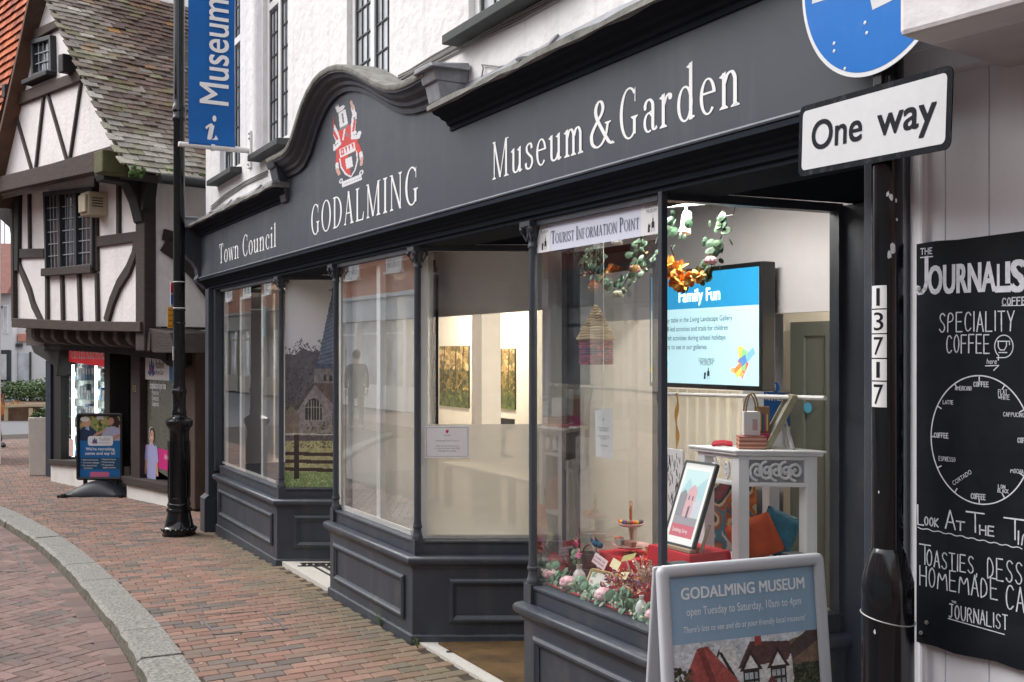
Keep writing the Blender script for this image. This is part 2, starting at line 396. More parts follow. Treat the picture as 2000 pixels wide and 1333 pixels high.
        if c in 'EF':
            s.stem(.12); s.poly([(.1, 1), (.1, .96), (.48, .96), (.48, 1)]); s.poly([(.1, .54), (.1, .5), (.4, .5), (.4, .54)]); s.poly([(.46, .97), (.48, .8), (.5, .8), (.49, .97)])
            if c == 'E': s.poly([(.1, .04), (.1, 0), (.5, 0), (.5, .04)]); s.poly([(.48, .03), (.5, .2), (.53, .2), (.5, 0)])
            return .54
        if c == 'U': s.stem(.13, .25, 1, sb=False); s.stem(.57, .25, 1, w=t*1.4, sb=False); s.ring(.33, .27, .255, .29, 180, 360); return .68
        if c == 'S': s.cal([(.44, .8), (.38, .95), (.25, .98), (.12, .9), (.11, .74), (.24, .58), (.4, .44), (.46, .26), (.38, .07), (.24, .02), (.1, .08), (.06, .26)], T*1.05); return .52
        # lower case
        if c == 'o': s.ring(.25, xh/2, .24, xh/2+.015, T=T*.95); return .5
        if c == 'c': s.ring(.25, xh/2, .235, xh/2+.015, 50, 318, T=T*.95); s.ell(.37, xh-.13, .055); return .44
        if c == 'e': s.ring(.25, xh/2, .235, xh/2+.015, 8, 318, T=T*.95); s.poly([(.08, .36), (.47, .36), (.47, .4), (.08, .4)]); return .48
        if c == 'n': s.stem(.1, 0, xh, half=1); s.cal([(.12, .46), (.2, .59), (.32, .62), (.4, .52), (.41, .4), (.41, .03)], T*1.0, t); s.ser(.41, 0, T); return .54
        if c == 'm':
            s.stem(.1, 0, xh, half=1)
            for q in (0, .29): s.cal([(.12+q, .46), (.19+q, .59), (.29+q, .62), (.37+q, .52), (.38+q, .4), (.38+q, .03)], T, t); s.ser(.38+q, 0, T, 1, .06)
            return .82
        if c == 'u': s.stem(.1, .2, xh, sb=False, half=1); s.cal([(.1, .24), (.12, .08), (.22, .02), (.34, .07), (.42, .2)], T, t); s.stem(.43, 0, xh, sb=False, half=1); s.poly([(.43, 0), (.55, .03), (.55, .06), (.43, .08)]); return .56
        if c == 'i': s.stem(.11, 0, xh, half=1); s.ell(.11, .86, .065); return .24
        if c == 'l': s.stem(.11, 0, 1.05, half=1); return .24
        if c == 'd': s.ring(.25, xh/2, .24, xh/2+.015, T=T*.95); s.stem(.43, 0, 1.05, sb=False, half=1); s.poly([(.43, 0), (.55, .03), (.55, .06), (.43, .08)]); return .56
        if c == 'a': s.cal([(.08, .5), (.14, .6), (.24, .63), (.34, .56), (.36, .44), (.36, .1), (.42, .03), (.5, .07)], T, t); s.ring(.22, .19, .18, .2, 40, 300, T=T*.9); s.poly([(.24, .36), (.34, .39), (.34, .42), (.2, .38)]); s.ell(.1, .49, .05); return .48
        if c == 'r': s.stem(.1, 0, xh, half=1); s.cal([(.12, .44), (.2, .58), (.3, .62)], T*.8, t); s.ell(.32, .56, .065); return .4
        if c == 's': s.cal([(.33, .5), (.29, .61), (.19, .63), (.09, .57), (.1, .45), (.2, .36), (.32, .27), (.35, .15), (.27, .03), (.17, .01), (.07, .05), (.04, .17)], T*.95); return .4
        if c == 'w': s.diag(.2, 0, .06, xh, T*.9); s.diag(.2, 0, .36, xh, t*1.2); s.diag(.5, 0, .36, xh, T*.9); s.diag(.5, 0, .64, xh, t*1.2); [s.ser(q, xh, .05, -1, .05) for q in (.06, .36, .64)]; return .72
        if c == '&': s.cal([(.8, .02), (.66, .08), (.4, .42), (.25, .66), (.22, .82), (.27, .94)], T*1.1); s.cal([(.25, .9), (.33, .98), (.43, .94), (.47, .82), (.42, .7), (.32, .6)], T); s.cal([(.36, .64), (.2, .48), (.08, .3), (.1, .12), (.2, .03)], T*1.1); s.cal([(.16, .05), (.3, .01), (.46, .08), (.58, .26), (.64, .5)], T*.8); s.ser(.64, .5, .03, -1, .09); s.ser(.78, 0, .02, 1, .06); return .84
        return .25
    def ell(s, cx, cy, r): s.poly([(cx+r*math.cos(R_(q*30)), cy+r*1.0*math.sin(R_(q*30))) for q in range(12)])
    def write(s, txt, width, capH, smallcaps=None, gap=.1):
        # first pass measures, second draws
        mb = s.mb; s.mb = MB(); s.x0 = 0; s.kx = s.ky = 1; tot = 0
        for c in txt: tot += (s.glyph(c.upper() if smallcaps else c)*(1 if (not smallcaps or c.isupper()) else smallcaps))+gap
        tot -= gap; s.mb = mb; s.x0 = 0; K = width/tot
        for c in txt:
            f = 1 if (not smallcaps or c.isupper()) else smallcaps
            s.kx = K*f; s.ky = capH*f; a = s.glyph(c.upper() if smallcaps else c); s.x0 += (a*f+gap)*K
# ------------------------------------------------------------------ ground: road, pavement, kerb
KPX = [(0, 988), (50, 1010), (136, 1059), (215, 1125), (311, 1221), (371, 1301), (389, 1333)]
KP = [atG(*p) for p in KPX]
KL = [(-24, -5.5), (-19.5, -2.6), (-16.5, -1.0), (-14.5, .1)]+[(p.x, p.y) for p in KP]+[(-3.5, 1.14), (0, 1.1), (6, 1.05), (16, 1.0)]
KLa = np.array(sorted(KL))
def kerb_y(x): return float(np.interp(x, KLa[:, 0], KLa[:, 1]))
KW, KH = .225, .07
def smooth_kerb():
    xs = np.linspace(-24, 16, 321); ys = np.array([kerb_y(x) for x in xs])
    for _ in range(10): ys[1:-1] = (ys[:-2]+2*ys[1:-1]+ys[2:])/4
    return xs, ys
KX, KY = smooth_kerb()
def ky(x): return float(np.interp(x, KX, KY))
M_pav = mat('paver_brick', rough=.82, attr=True, var=.16, scale=30, bump=.35, bscale=160, bdist=.004, dirt=.5, dirtcol=RGB('#655b4f'), dscale=2.2)
M_road = mat('road_brick', rough=.78, attr=True, var=.16, scale=30, bump=.35, bscale=160, bdist=.004, dirt=.5, dirtcol=RGB('#4d4540'), dscale=2)
M_mortar = mat('joint_sand', RGB('#3f352d'), rough=.95, var=.3, scale=30)
M_asph = mat('asphalt', (.16, .16, .165), rough=.9, var=.15, scale=20, bump=.3, bscale=200)
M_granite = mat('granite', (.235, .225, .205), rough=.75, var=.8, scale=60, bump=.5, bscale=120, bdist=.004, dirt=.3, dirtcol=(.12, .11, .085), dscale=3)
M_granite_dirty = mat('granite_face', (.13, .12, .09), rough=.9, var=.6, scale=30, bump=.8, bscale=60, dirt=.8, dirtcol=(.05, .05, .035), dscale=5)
PAVC = [RGB(c) for c in ('#a8806f', '#ad8473', '#a57c6c', '#a08070', '#a98878', '#998072', '#b28b7a', '#938074', '#a67d6d')]
PAVD = [RGB(c) for c in ('#80746f', '#877a72', '#7d736e')]
ROADC = [RGB(c) for c in ('#9c7d75', '#a3827a', '#967870', '#947a74', '#a1847c', '#8e7770', '#a6877e')]
def brick(mb, ctr, ux, uy, L, W, col, jit=.0015):
    c = Vector(ctr)+Vector((0, 0, random.uniform(-jit, jit))); ux, uy = Vector(ux), Vector(uy); a, b, e, q = L/2-.0025, W/2-.0025, .005, .007
    tz = random.uniform(-.006, .006); sx = random.uniform(-.004, .004)
    def p(i, j, d): return c+ux*i+uy*j+Vector((0, 0, i*tz+j*sx-d))
    vs = [p(-a, -b, q), p(a, -b, q), p(a, b, q), p(-a, b, q), p(-a+e, -b+e, 0), p(a-e, -b+e, 0), p(a-e, b-e, 0), p(-a+e, b-e, 0)]
    mb.add(vs, [(4, 5, 6, 7), (0, 1, 5, 4), (1, 2, 6, 5), (2, 3, 7, 6), (3, 0, 4, 7)], 0, col)
def vis(x, y, z=0, mg=220):
    Z = -CC*x+SS*y
    if Z < 3.2: return False
    px = CX+F*(SS*x+CC*y)/Z; py = HY-F*(z-EYE)/Z
    return -mg < px < 2000+mg and py < 1333+mg*1.4
def pavecol(x, y):
    c = random.choice(PAVD) if random.random() < .16 else random.choice(PAVC)
    d = max(0, 1-(2.33-y)/.5) if x > -10.5 else 0     # sandy grime against the shop front
    f = min(.75, d*random.uniform(.5, 1)); s = RGB('#6f6750')
    k = random.uniform(.86, 1.12)
    return tuple((c[i]*(1-f)+s[i]*f)*k for i in range(3))
K_ = .64
PAVC, PAVD, ROADC = ([tuple((v*.9+.1*sum(c)/3*f_)*K_ for v, f_ in zip(c, (1.15, .96, .78))) for c in L_] for L_ in (PAVC, PAVD, ROADC))
mb = MB()
xs = sorted(set(list(np.linspace(-26, -9, 35))+list(np.linspace(-9, 16, 40))))
for a, b in zip(xs[:-1], xs[1:]):
    mb.quad((a, ky(a)-.02, g(a)-.006), (b, ky(b)-.02, g(b)-.006), (b, 14, g(b)-.006), (a, 14, g(a)-.006), 1)
BL, BW = .148, .086
i = 0; x = -24.5
while x < -1.5:
    y = -4.5-(i % 2)*BL/2+((i*37) % 7-3)*.004
    while y < 3.2:
        y += BL
        if y > ky(x)-.045 and (y < 2.36 or x < -10.1) and vis(x, y):
            if x < -16 and random.random() < .0: continue
            brick(mb, (x, y, g(x)), (0, 1, 0), (1, 0, 0), BL, BW, pavecol(x, y))
    x += BW; i += 1
pav = mb.build('pavement', [M_pav, M_mortar]); tag(pav, kind='structure')
# road
mb = MB()
xr = list(np.linspace(-130, -26, 12))+xs[1:]+[40]
for a, b in zip(xr[:-1], xr[1:]):
    near = -15.1 < (a+b)/2 < -1.9; yt = 60 if b <= -26 else 14
    mb.quad((a, -60, g(a)-KH-.008), (b, -60, g(b)-KH-.008), (b, -2.6 if near else yt, g(b)-KH-.008), (a, -2.6 if near else yt, g(a)-KH-.008), 2 if b <= -26 else 3)
    if near: mb.quad((a, -2.6, g(a)-KH-.008), (b, -2.6, g(b)-KH-.008), (b, yt, g(b)-KH-.008), (a, yt, g(a)-KH-.008), 1)
ang = R_(27.9); e1 = Vector((math.cos(ang), math.sin(ang), 0)); e2 = Vector((-math.sin(ang), math.cos(ang), 0))
w_ = .0835
for c in range(-260, 30):
    for r in range(-120, 200):
        k = (c-r) % 4
        if k == 0: ctr = e1*(c+1)*w_+e2*(r+.5)*w_; ux, uy = e1, e2
        elif k == 3: ctr = e1*(c+.5)*w_+e2*(r+1)*w_; ux, uy = e2, e1
        else: continue
        x, y = ctr.x, ctr.y
        if not (-15 < x < -2 and -2.6 < y < 1.2): continue
        if y > ky(x)-KW-.06 or not vis(x, y, -.07): continue
        cc = random.choice(PAVD) if random.random() < .1 else random.choice(ROADC); q = random.uniform(.85, 1.12)
        brick(mb, (x, y, g(x)-KH), ux, uy, 2*w_, w_, tuple(v*q for v in cc))
x = -15.0
while x < -2:      # channel course along the kerb
    y = ky(x)-KW-.066; dy = (ky(x+.1)-ky(x-.1))/.2; t = Vector((1, dy, 0)).normalized(); n = Vector((-t.y, t.x, 0))
    q = random.uniform(.8, 1.1); cc = random.choice(ROADC+PAVD[:1]); brick(mb, (x, y, g(x)-KH+.003), t, n, .17, .125, tuple(v*q*.92 for v in cc)); x += .17*t.x
road = mb.build('road', [M_road, M_mortar, M_asph, mat('far_road_brick', (.125, .085, .075), rough=.85, var=.3, scale=7, bump=.3, bscale=30)]); tag(road, kind='structure')
# kerb: granite stones, chamfered, dark joints
mb = MB(); x = -24.0; random.seed(3)
while x < 14:
    L = random.choice((.55, .62, .75, .9)) if x < -4 else .9
    n = 6; sec = []
    jz = random.uniform(-.004, .004)
    for i in range(n+1):
        xx = x+.004+(L-.008)*i/n; dy = (ky(xx+.15)-ky(xx-.15))/.3; t = Vector((1, dy, 0)).normalized(); nn = Vector((-t.y, t.x, 0)); b = Vector((xx, ky(xx), g(xx)+jz+.006))
        rj = random.uniform(-.009, .006)
        sec.append([b+Vector((0, 0, .004)), b-nn*(KW-.02)+Vector((0, 0, .006)), b-nn*(KW+rj)+Vector((0, 0, -.014)), b-nn*(KW+.012+rj)+Vector((0, 0, -KH-.03)), b+Vector((0, 0, -KH-.03))])
    vs = [p for q in sec for p in q]
    for i in range(n):
        for j in range(5):
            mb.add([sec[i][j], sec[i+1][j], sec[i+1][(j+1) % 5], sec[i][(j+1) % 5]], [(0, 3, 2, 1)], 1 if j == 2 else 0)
    mb.add(sec[0], [(0, 1, 2, 3, 4)], 0); mb.add(sec[-1], [(4, 3, 2, 1, 0)], 0)
    x += L
kerb = mb.build('kerb', [M_granite, M_granite_dirty]); tag(kerb, kind='structure')

# recessed paver tray covers: thin steel rims flush with the bricks
M_rim = mat('worn_steel_rim', (.16, .15, .145), rough=.6, metal=.3, var=.3)
def cover(pix, lab, dz):
    P = [atG(x, y, dz) for x, y in pix]; mb = MB()
    for i in range(4): mb.bar(P[i]+Vector((0, 0, .001)), P[(i+1) % 4]+Vector((0, 0, .001)), .012, .006)
    tag(mb.build('tray_cover', M_rim, None, loc=P[0]), lab, 'cover')
cover([(388, 1203), (512, 1194), (560, 1229), (420, 1240)], 'thin steel rim of a brick filled cover in the pavement before the middle bay', .0)
cover([(-60, 1078), (26, 1074), (50, 1117), (-60, 1119)], 'thin steel rim of a brick filled cover in the road beside the kerb', -KH)
cover([(60, 1001), (215, 998), (330, 1020), (150, 1024)], 'long thin steel rim of a cover in the pavement near the lamp post', .0)
# ------------------------------------------------------------------ museum building
def glassm(name, r0=.05, k=.9, tint=(.97, .985, .98), haze=0, hazecol=(.8, .8, .78), wav=.03):
    if name in MATS: return MATS[name]
    m = bpy.data.materials.new(name); m.use_nodes = True; MATS[name] = m
    t = m.node_tree; N = t.nodes; L = t.links; N.remove(N['Principled BSDF']); out = N['Material Output']
    tr = N.new('ShaderNodeBsdfTransparent'); tr.inputs[0].default_value = (*tint, 1); low = tr.outputs[0]
    if haze:
        df = N.new('ShaderNodeBsdfDiffuse'); df.inputs[0].default_value = (*hazecol, 1)
        tl = N.new('ShaderNodeBsdfTranslucent'); tl.inputs[0].default_value = (*hazecol, 1)
        ad = N.new('ShaderNodeMixShader'); ad.inputs[0].default_value = .5
        L.new(df.outputs[0], ad.inputs[1]); L.new(tl.outputs[0], ad.inputs[2])
        mh = N.new('ShaderNodeMixShader'); mh.inputs[0].default_value = haze
        L.new(low, mh.inputs[1]); L.new(ad.outputs[0], mh.inputs[2]); low = mh.outputs[0]
    gl = N.new('ShaderNodeBsdfGlossy'); gl.inputs['Roughness'].default_value = 0
    tc = N.new('ShaderNodeTexCoord'); nz = N.new('ShaderNodeTexNoise'); nz.inputs['Scale'].default_value = 1.6; nz.inputs['Detail'].default_value = 1
    L.new(tc.outputs['Object'], nz.inputs['Vector'])
    bp = N.new('ShaderNodeBump'); bp.inputs['Strength'].default_value = wav; bp.inputs['Distance'].default_value = .02
    L.new(nz.outputs[0], bp.inputs['Height']); L.new(bp.outputs[0], gl.inputs['Normal'])
    lw = N.new('ShaderNodeLayerWeight'); lw.inputs[0].default_value = .5
    pw = N.new('ShaderNodeMath'); pw.operation = 'POWER'; pw.inputs[1].default_value = 4.2; L.new(lw.outputs['Facing'], pw.inputs[0])
    ma = N.new('ShaderNodeMath'); ma.operation = 'MULTIPLY_ADD'; ma.inputs[1].default_value = k; ma.inputs[2].default_value = r0; ma.use_clamp = True
    L.new(pw.outputs[0], ma.inputs[0])
    mx = N.new('ShaderNodeMixShader'); L.new(ma.outputs[0], mx.inputs[0]); L.new(low, mx.inputs[1]); L.new(gl.outputs[0], mx.inputs[2])
    L.new(mx.outputs[0], out.inputs[0]); return m
PAINT = RGB('#343a44')
M_blue = mat('slate_blue_paint', PAINT, rough=.42, var=.1, scale=5, bump=.06, bscale=45, dirt=.5, dirtcol=RGB('#5b5850'), dscale=3.5, bdist=.004, stretch=(1.6, 1.6, .7), wear_glint=.55, wear_glintcol=(.24, .245, .25), streak=.18, streakcol=RGB('#6b6a64'))
M_blue2 = mat('slate_blue_paint_sign', RGB('#353b45'), rough=.5, var=.07, scale=3, bump=.05, bscale=120, bdist=.003, dirt=.18, dirtcol=RGB('#595d63'), dscale=2, streak=.14, streakcol=RGB('#70757c'))
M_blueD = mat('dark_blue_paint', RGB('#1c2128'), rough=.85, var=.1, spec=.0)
M_wall = mat('white_painted_brick', (.78, .765, .76), rough=.85, var=.06, scale=4, bump=.6, bscale=13, bdist=.02, dirt=.4, dirtcol=(.52, .49, .47), dscale=2.2, streak=.3, streakcol=(.45, .42, .39))
M_white = mat('white_paint', (.78, .78, .77), rough=.5, var=.05)
M_lead = mat('lead_sheet', (.24, .25, .27), rough=.55, var=.3, scale=8, bump=.3, bscale=18, dirt=.5, dirtcol=(.45, .45, .44), dscale=5)
M_moss = mat('mossy_lead', (.2, .2, .18), rough=.85, var=.45, scale=14, bump=.5, bscale=40, dirt=.6, dirtcol=(.3, .29, .22), dscale=9)
M_glass = glassm('shop_glass', r0=.24, k=.85)
M_glassh = glassm('filmed_glass', r0=.17, k=.85, haze=.45, hazecol=(.78, .77, .76))
M_glassf = glassm('frosted_film', r0=.05, k=.5, haze=.86, hazecol=(.62, .6, .56))
M_win = mat('dark_window_glass', (.03, .035, .04), rough=.04, var=.0, spec=.9)
M_black = mat('black_metal', (.012, .013, .015), rough=.38, var=.15)
M_lett = mat('white_lettering', (.82, .82, .82), rough=.5, var=.0)
M_dark = mat('dark_lettering', (.012, .014, .02), rough=.7, var=.0, spec=.15)
M_print = mat('printed_sheet', rough=.55, attr=True, var=0)
M_cream = mat('cream_plaster', (.75, .72, .66), rough=.8, var=.04)
M_lilac = mat('pale_plaster', (.66, .64, .65), rough=.8, var=.04)
M_floor = mat('interior_floor', (.33, .27, .2), rough=.5, var=.1)
M_marble = mat('pale_mosaic', (.52, .5, .46), rough=.55, var=.14, scale=60, dirt=.35, dirtcol=(.4, .36, .29), dscale=4)
M_mosb = mat('black_mosaic', (.03, .03, .03), rough=.5, var=.2)

yF = 2.33; WY = 2.34
mus = thing('museum_building', 'long white painted building with dark slate blue museum shop front and curved sign board', 'building', (-6.1, yF, 0))
def outs(path, off=1):
    n = len(path); d = [(Vector(path[i+1])-Vector(path[i])).normalized() for i in range(n-1)]; r = []
    for i in range(n):
        a = d[max(i-1, 0)]; b = d[min(i, n-2)]; na = Vector((a.y, -a.x, 0)); nb = Vector((b.y, -b.x, 0)); m = na+nb
        r.append(m/(1+na.dot(nb)))
    return r
RET = Vector((SS, CC, 0))
YB = 3.08
bays = []
for L, R, ret in ((X(424, yF), X(541, yF), RET), (X(644.4, yF), X(805.5, yF), RET), (X(1023, yF), X(1289, yF), Vector((math.cos(R_(85)), math.sin(R_(85)), 0)))):
    k = (YB-yF)/ret.y if len(bays) < 2 else .868
    bays.append(dict(L=L, R=R, ret=ret, k=k, path=[Vector((L, YB, 0)), Vector((L, yF, 0)), Vector((R, yF, 0)), Vector((R, yF, 0))+ret*k]))
RAIL = [(-.01, .415), (.006, .415), (.012, .43), (.026, .437), (.036, .452), (.037, .468), (.03, .481), (.016, .488), (-.01, .488)]
def inset(path, d):
    return [p-o*d for p, o in zip(path, outs(path))]
for bi, b in enumerate(bays):
    p = b['path']; x0 = p[0]
    mb = MB(); zb = -.2
    mb.prism([(q.x, q.y) for q in p], (0, 0, zb), (1, 0, 0), (0, 1, 0), (0, 0, .43-zb))
    q2 = inset(p, .02); mb.prism([(q.x, q.y) for q in q2], (0, 0, .43), (1, 0, 0), (0, 1, 0), (0, 0, .12))
    q3 = inset(p, .012); mb.prism([(q.x, q.y) for q in q3], (0, 0, .55), (1, 0, 0), (0, 1, 0), (0, 0, .016))
    mb.sweep([(-.01, -.2), (.012, -.2), (.012, .045+g(p[2].x)), (.004, .052+g(p[2].x)), (-.01, .052+g(p[2].x))], p, outs(p))
    sr = mb.build('stall_riser', M_blue, mus, bevel=.004)
    mb = MB(); mb.sweep(RAIL, p, outs(p)); mb.build('sill_rail', M_blue, mus, smooth=True)
    # raised panels: front and return
    for a, c, m0, m1 in ((p[1], p[2], .1, .1), (p[2], p[3], .2 if bi == 1 else .13, .12)):
        d = (c-a); ln = d.length; d.normalize(); n = Vector((d.y, -d.x, 0)); z0, z1 = .115, .36
        mb = MB(); W = .042
        s0, s1 = m0, ln-m1
        def P(u, z, o): return a+d*u+n*o+Vector((0, 0, z))
        prof = [(0, -.004), (0, .012), (.3, .02), (.55, .02), (.75, .012), (1, .006), (1, -.004)]
        for i in range(len(prof)-1):
            (f0, o0), (f1, o1) = prof[i], prof[i+1]
            A = [(s0+f0*W, z0+f0*W), (s1-f0*W, z0+f0*W), (s1-f0*W, z1-f0*W), (s0+f0*W, z1-f0*W)]
            B = [(s0+f1*W, z0+f1*W), (s1-f1*W, z0+f1*W), (s1-f1*W, z1-f1*W), (s0+f1*W, z1-f1*W)]
            for k in range(4):
                j = (k+1) % 4; mb.quad(P(*A[k], o0), P(*A[j], o0), P(*B[j], o1), P(*B[k], o1))
        mb.build('panel_moulding', M_blue, sr)
# columns
def column(x, y, zt=2.184, zb=.49):
    mb = MB(); mb.lathe([(.0235, zb+.16), (.0195, zb+.19), (.019, 2.07), (.0195, 2.075)], (x, y, 0), 16)
    c = mb.build('column', M_blue, mus, smooth=True)
    mb = MB(); mb.box(x-.031, x+.031, y-.031, y+.031, zb-.005, zb+.083)
    mb.lathe([(.03, zb+.083), (.031, zb+.095), (.026, zb+.105), (.022, zb+.125), (.021, zb+.14), (.0265, zb+.146), (.0265, zb+.156), (.021, zb+.16)], (x, y, 0), 16)
    mb.build('column_base', M_blue, c, smooth=True)
    mb = MB(); mb.lathe([(.024, 2.07), (.025, 2.078), (.021, 2.086), (.021, 2.1), (.027, 2.125), (.033, 2.15), (.04, 2.165)], (x, y, 0), 16)
    mb.box(x-.045, x+.045, y-.045, y+.045, 2.163, zt)
    for sx in (-1, 1):
        for sy in (-1, 1):
            mb.lathe([(.004, -.004), (.013, -.003), (.015, .003), (.013, .009), (.006, .011), (0, .011)], (x+sx*.036, y+sy*.036, 2.148), 10, axis=(sx, sy, 0))
            for q in range(5): mb.ball((x+sx*(.022+.0035*q), y+sy*(.022+.0035*q), 2.105+.008*q), .006, n=6, k=4)
    for q in range(8):
        a = q*math.pi/4; mb.ball((x+.026*math.cos(a), y+.026*math.sin(a), 2.118), .006, .006, .014, n=6, k=5)
    mb.build('capital', M_blue, c, smooth=True)
CY = yF+.032
for b, w in ((0, 'R'), (1, 'L'), (1, 'R'), (2, 'L')):
    x = bays[b][w]; column(x+(.028 if w == 'L' else -.012), CY+(.004 if w == 'R' else 0))
# slim square post at the museum bay's right corner
mb = MB(); xr = bays[2]['R']; mb.box(xr-.022, xr+.002, yF+.006, yF+.034, .49, 2.19); mb.build('corner_post', M_blue, mus, bevel=.003)
# corner pilaster at the left end
xl = X(408, yF)
mb = MB(); mb.box(xl-.0, xl+.13, yF-.035, yF+.3, -.2, 2.2); mb.box(xl-.03, xl+.15, yF-.075, yF+.3, -.25, .24)
mb.add([(xl-.03, yF-.075, .24), (xl+.15, yF-.075, .24), (xl+.15, yF-.03, .275), (xl-.03, yF-.03, .275)], [(0, 1, 2, 3)])
mb.box(xl+.13, xl+.2, yF+.01, yF+.08, .5, 2.2)
mb.build('corner_pilaster', M_blue, mus, bevel=.004)
# architrave, frieze board with curved head, cornice
XL, XR = -10.17, X(1768, yF)-.004
ARC = [(2.6, 2.188), (2.338, 2.188), (2.338, 2.205), (2.325, 2.208), (2.325, 2.228), (2.312, 2.236), (2.306, 2.25), (2.292, 2.254), (2.286, 2.268), (2.262, 2.276), (2.25, 2.282), (2.25, 2.3), (2.262, 2.306), (2.262, 2.32), (2.6, 2.32)]
mb = MB(); mb.extx(ARC, XL, XR); mb.build('architrave', mat('slate_blue_paint_flat', RGB('#2a2f37'), rough=.9, var=.15, spec=.05), mus)
FY = 2.27
mb = MB(); mb.extx([(2.262, 2.302), (2.246, 2.304), (2.243, 2.31), (2.247, 2.317), (2.262, 2.319)], XL, XR); mb.build('bead_moulding', mat('bead_highlight_paint', RGB('#59606a'), rough=.4, var=.3, scale=12), mus)  # thin lighter bead, a highlight painted into its colour
PED = [(-7.50, 2.99), (-7.30, 2.985), (-7.12, 2.985), (-7.02, 3.0), (-6.93, 3.045), (-6.85, 3.11), (-6.77, 3.18), (-6.69, 3.235), (-6.58, 3.29), (-6.46, 3.328), (-6.33, 3.345), (-6.18, 3.342), (-6.04, 3.32), (-5.9, 3.285), (-5.77, 3.24), (-5.64, 3.185), (-5.51, 3.125), (-5.38, 3.07), (-5.25, 3.025), (-5.12, 2.997), (-4.98, 2.985), (-4.75, 2.985)]
poly = [(XL, 2.31), (XR, 2.31), (XR, 2.78), (-4.75, 2.78)]+[(x, z-.03) for x, z in PED[::-1]]+[(-7.5, 2.78), (XL, 2.78)]
mb = MB()
# the board as strips, so that the big outline triangulates cleanly
xs = sorted([XL, XR]+[x for x, _ in PED]); 
for a, c in zip(xs[:-1], xs[1:]):
    za = np.interp(a, [q[0] for q in PED], [q[1]-.03 for q in PED]) if -7.51 < (a+c)/2 < -4.74 else 2.78
    zc = np.interp(c, [q[0] for q in PED], [q[1]-.03 for q in PED]) if -7.51 < (a+c)/2 < -4.74 else 2.78
    mb.hexa([(a, FY, 2.315), (c, FY, 2.315), (c, WY-.004, 2.315), (a, WY-.004, 2.315), (a, FY, za), (c, FY, zc), (c, WY-.004, zc), (a, WY-.004, za)])
mb.build('sign_board', M_blue2, mus)
COR = [(2.335, 2.7), (2.262, 2.7), (2.262, 2.722), (2.248, 2.727), (2.24, 2.745), (2.215, 2.752), (2.205, 2.764), (2.175, 2.772), (2.165, 2.785), (2.158, 2.79), (2.335, 2.79)]
CAP = [(2.335, 2.792), (2.152, 2.786), (2.142, 2.79), (2.142, 2.812), (2.155, 2.818), (2.25, 2.835), (2.3, 2.9), (2.336, 2.94)]
for a, c in ((XL-.02, -7.38), (-4.70, XR)):
    mb = MB(); mb.extx(COR, a, c); mb.build('cornice', MATS.get('slate_blue_paint_flat') or mat('slate_blue_paint_flat', RGB('#2a2f37'), rough=.9, var=.15, spec=.05), mus)
    n = max(2, int((c-a)/.9)); 
    mb = MB(); xs = np.linspace(a-.012, c+.012, n*6+1); prof = CAP
    vs = [(x, y+(0 if j in (0, 7) else random.uniform(-.003, .003)), z+(0 if j in (0,) else random.uniform(-.005, .006))) for x in xs for j, (y, z) in enumerate(prof)]
    k = len(prof); fs = []
    for i in range(len(xs)-1):
        for j in range(k): fs.append((i*k+j, i*k+(j+1) % k, (i+1)*k+(j+1) % k, (i+1)*k+j))
    fs += [tuple(range(k))[::-1], tuple(range((len(xs)-1)*k, len(xs)*k))]
    mb.add(vs, fs); 
    for f in range(len(mb.f)): mb.m[f] = 1 if f % k in (1, 2, 3) else 0
    for q in np.linspace(a, c, n+1)[1:-1]:   # welts in the lead
        for (ya, za), (yb, zb) in zip(CAP[3:-1], CAP[4:]):
            mb.bar((q, ya-.004, za+.006), (q, yb-.004, zb+.006), .028, .012)
    mb.build('lead_capping', [M_lead, M_moss], mus)
# curved moulding of the head: profile (towards street, along normal)
mb = MB(); mb2 = MB(); n = len(PED); pr_ = [(FY+.003, -.125), (FY-.018, -.125), (FY-.024, -.1), (FY-.045, -.088), (FY-.05, -.07), (FY-.085, -.052), (FY-.095, -.034), (FY-.118, -.026), (FY-.12, -.012), (FY+.003, -.012)]
cp = [(WY-.003, -.008), (FY-.126, -.016), (FY-.132, -.008), (FY-.132, .012), (FY-.12, .02), (WY-.003, .03)]
def sweepc(mb, prof):
    vs = []; fs = []; k = len(prof)
    for i, (x, z) in enumerate(PED):
        a = PED[max(i-1, 0)]; b = PED[min(i+1, n-1)]; t = Vector((b[0]-a[0], 0, b[1]-a[1])).normalized(); nn = Vector((-t.z, 0, t.x))
        if i in (0, n-1): nn = Vector((0, 0, 1))
        vs += [(x+nn.x*d, y, z+nn.z*d) for y, d in prof]
    for i in range(n-1):
        for j in range(k): fs.append((i*k+j, i*k+(j+1) % k, (i+1)*k+(j+1) % k, (i+1)*k+j))
    fs += [tuple(range(k))[::-1], tuple(range((n-1)*k, n*k))]; mb.add(vs, fs)
sweepc(mb, pr_); sweepc(mb2, cp)
mb.build('curved_moulding', M_blue, mus, smooth=30); mb2.build('curved_capping', M_moss, mus, smooth=40)
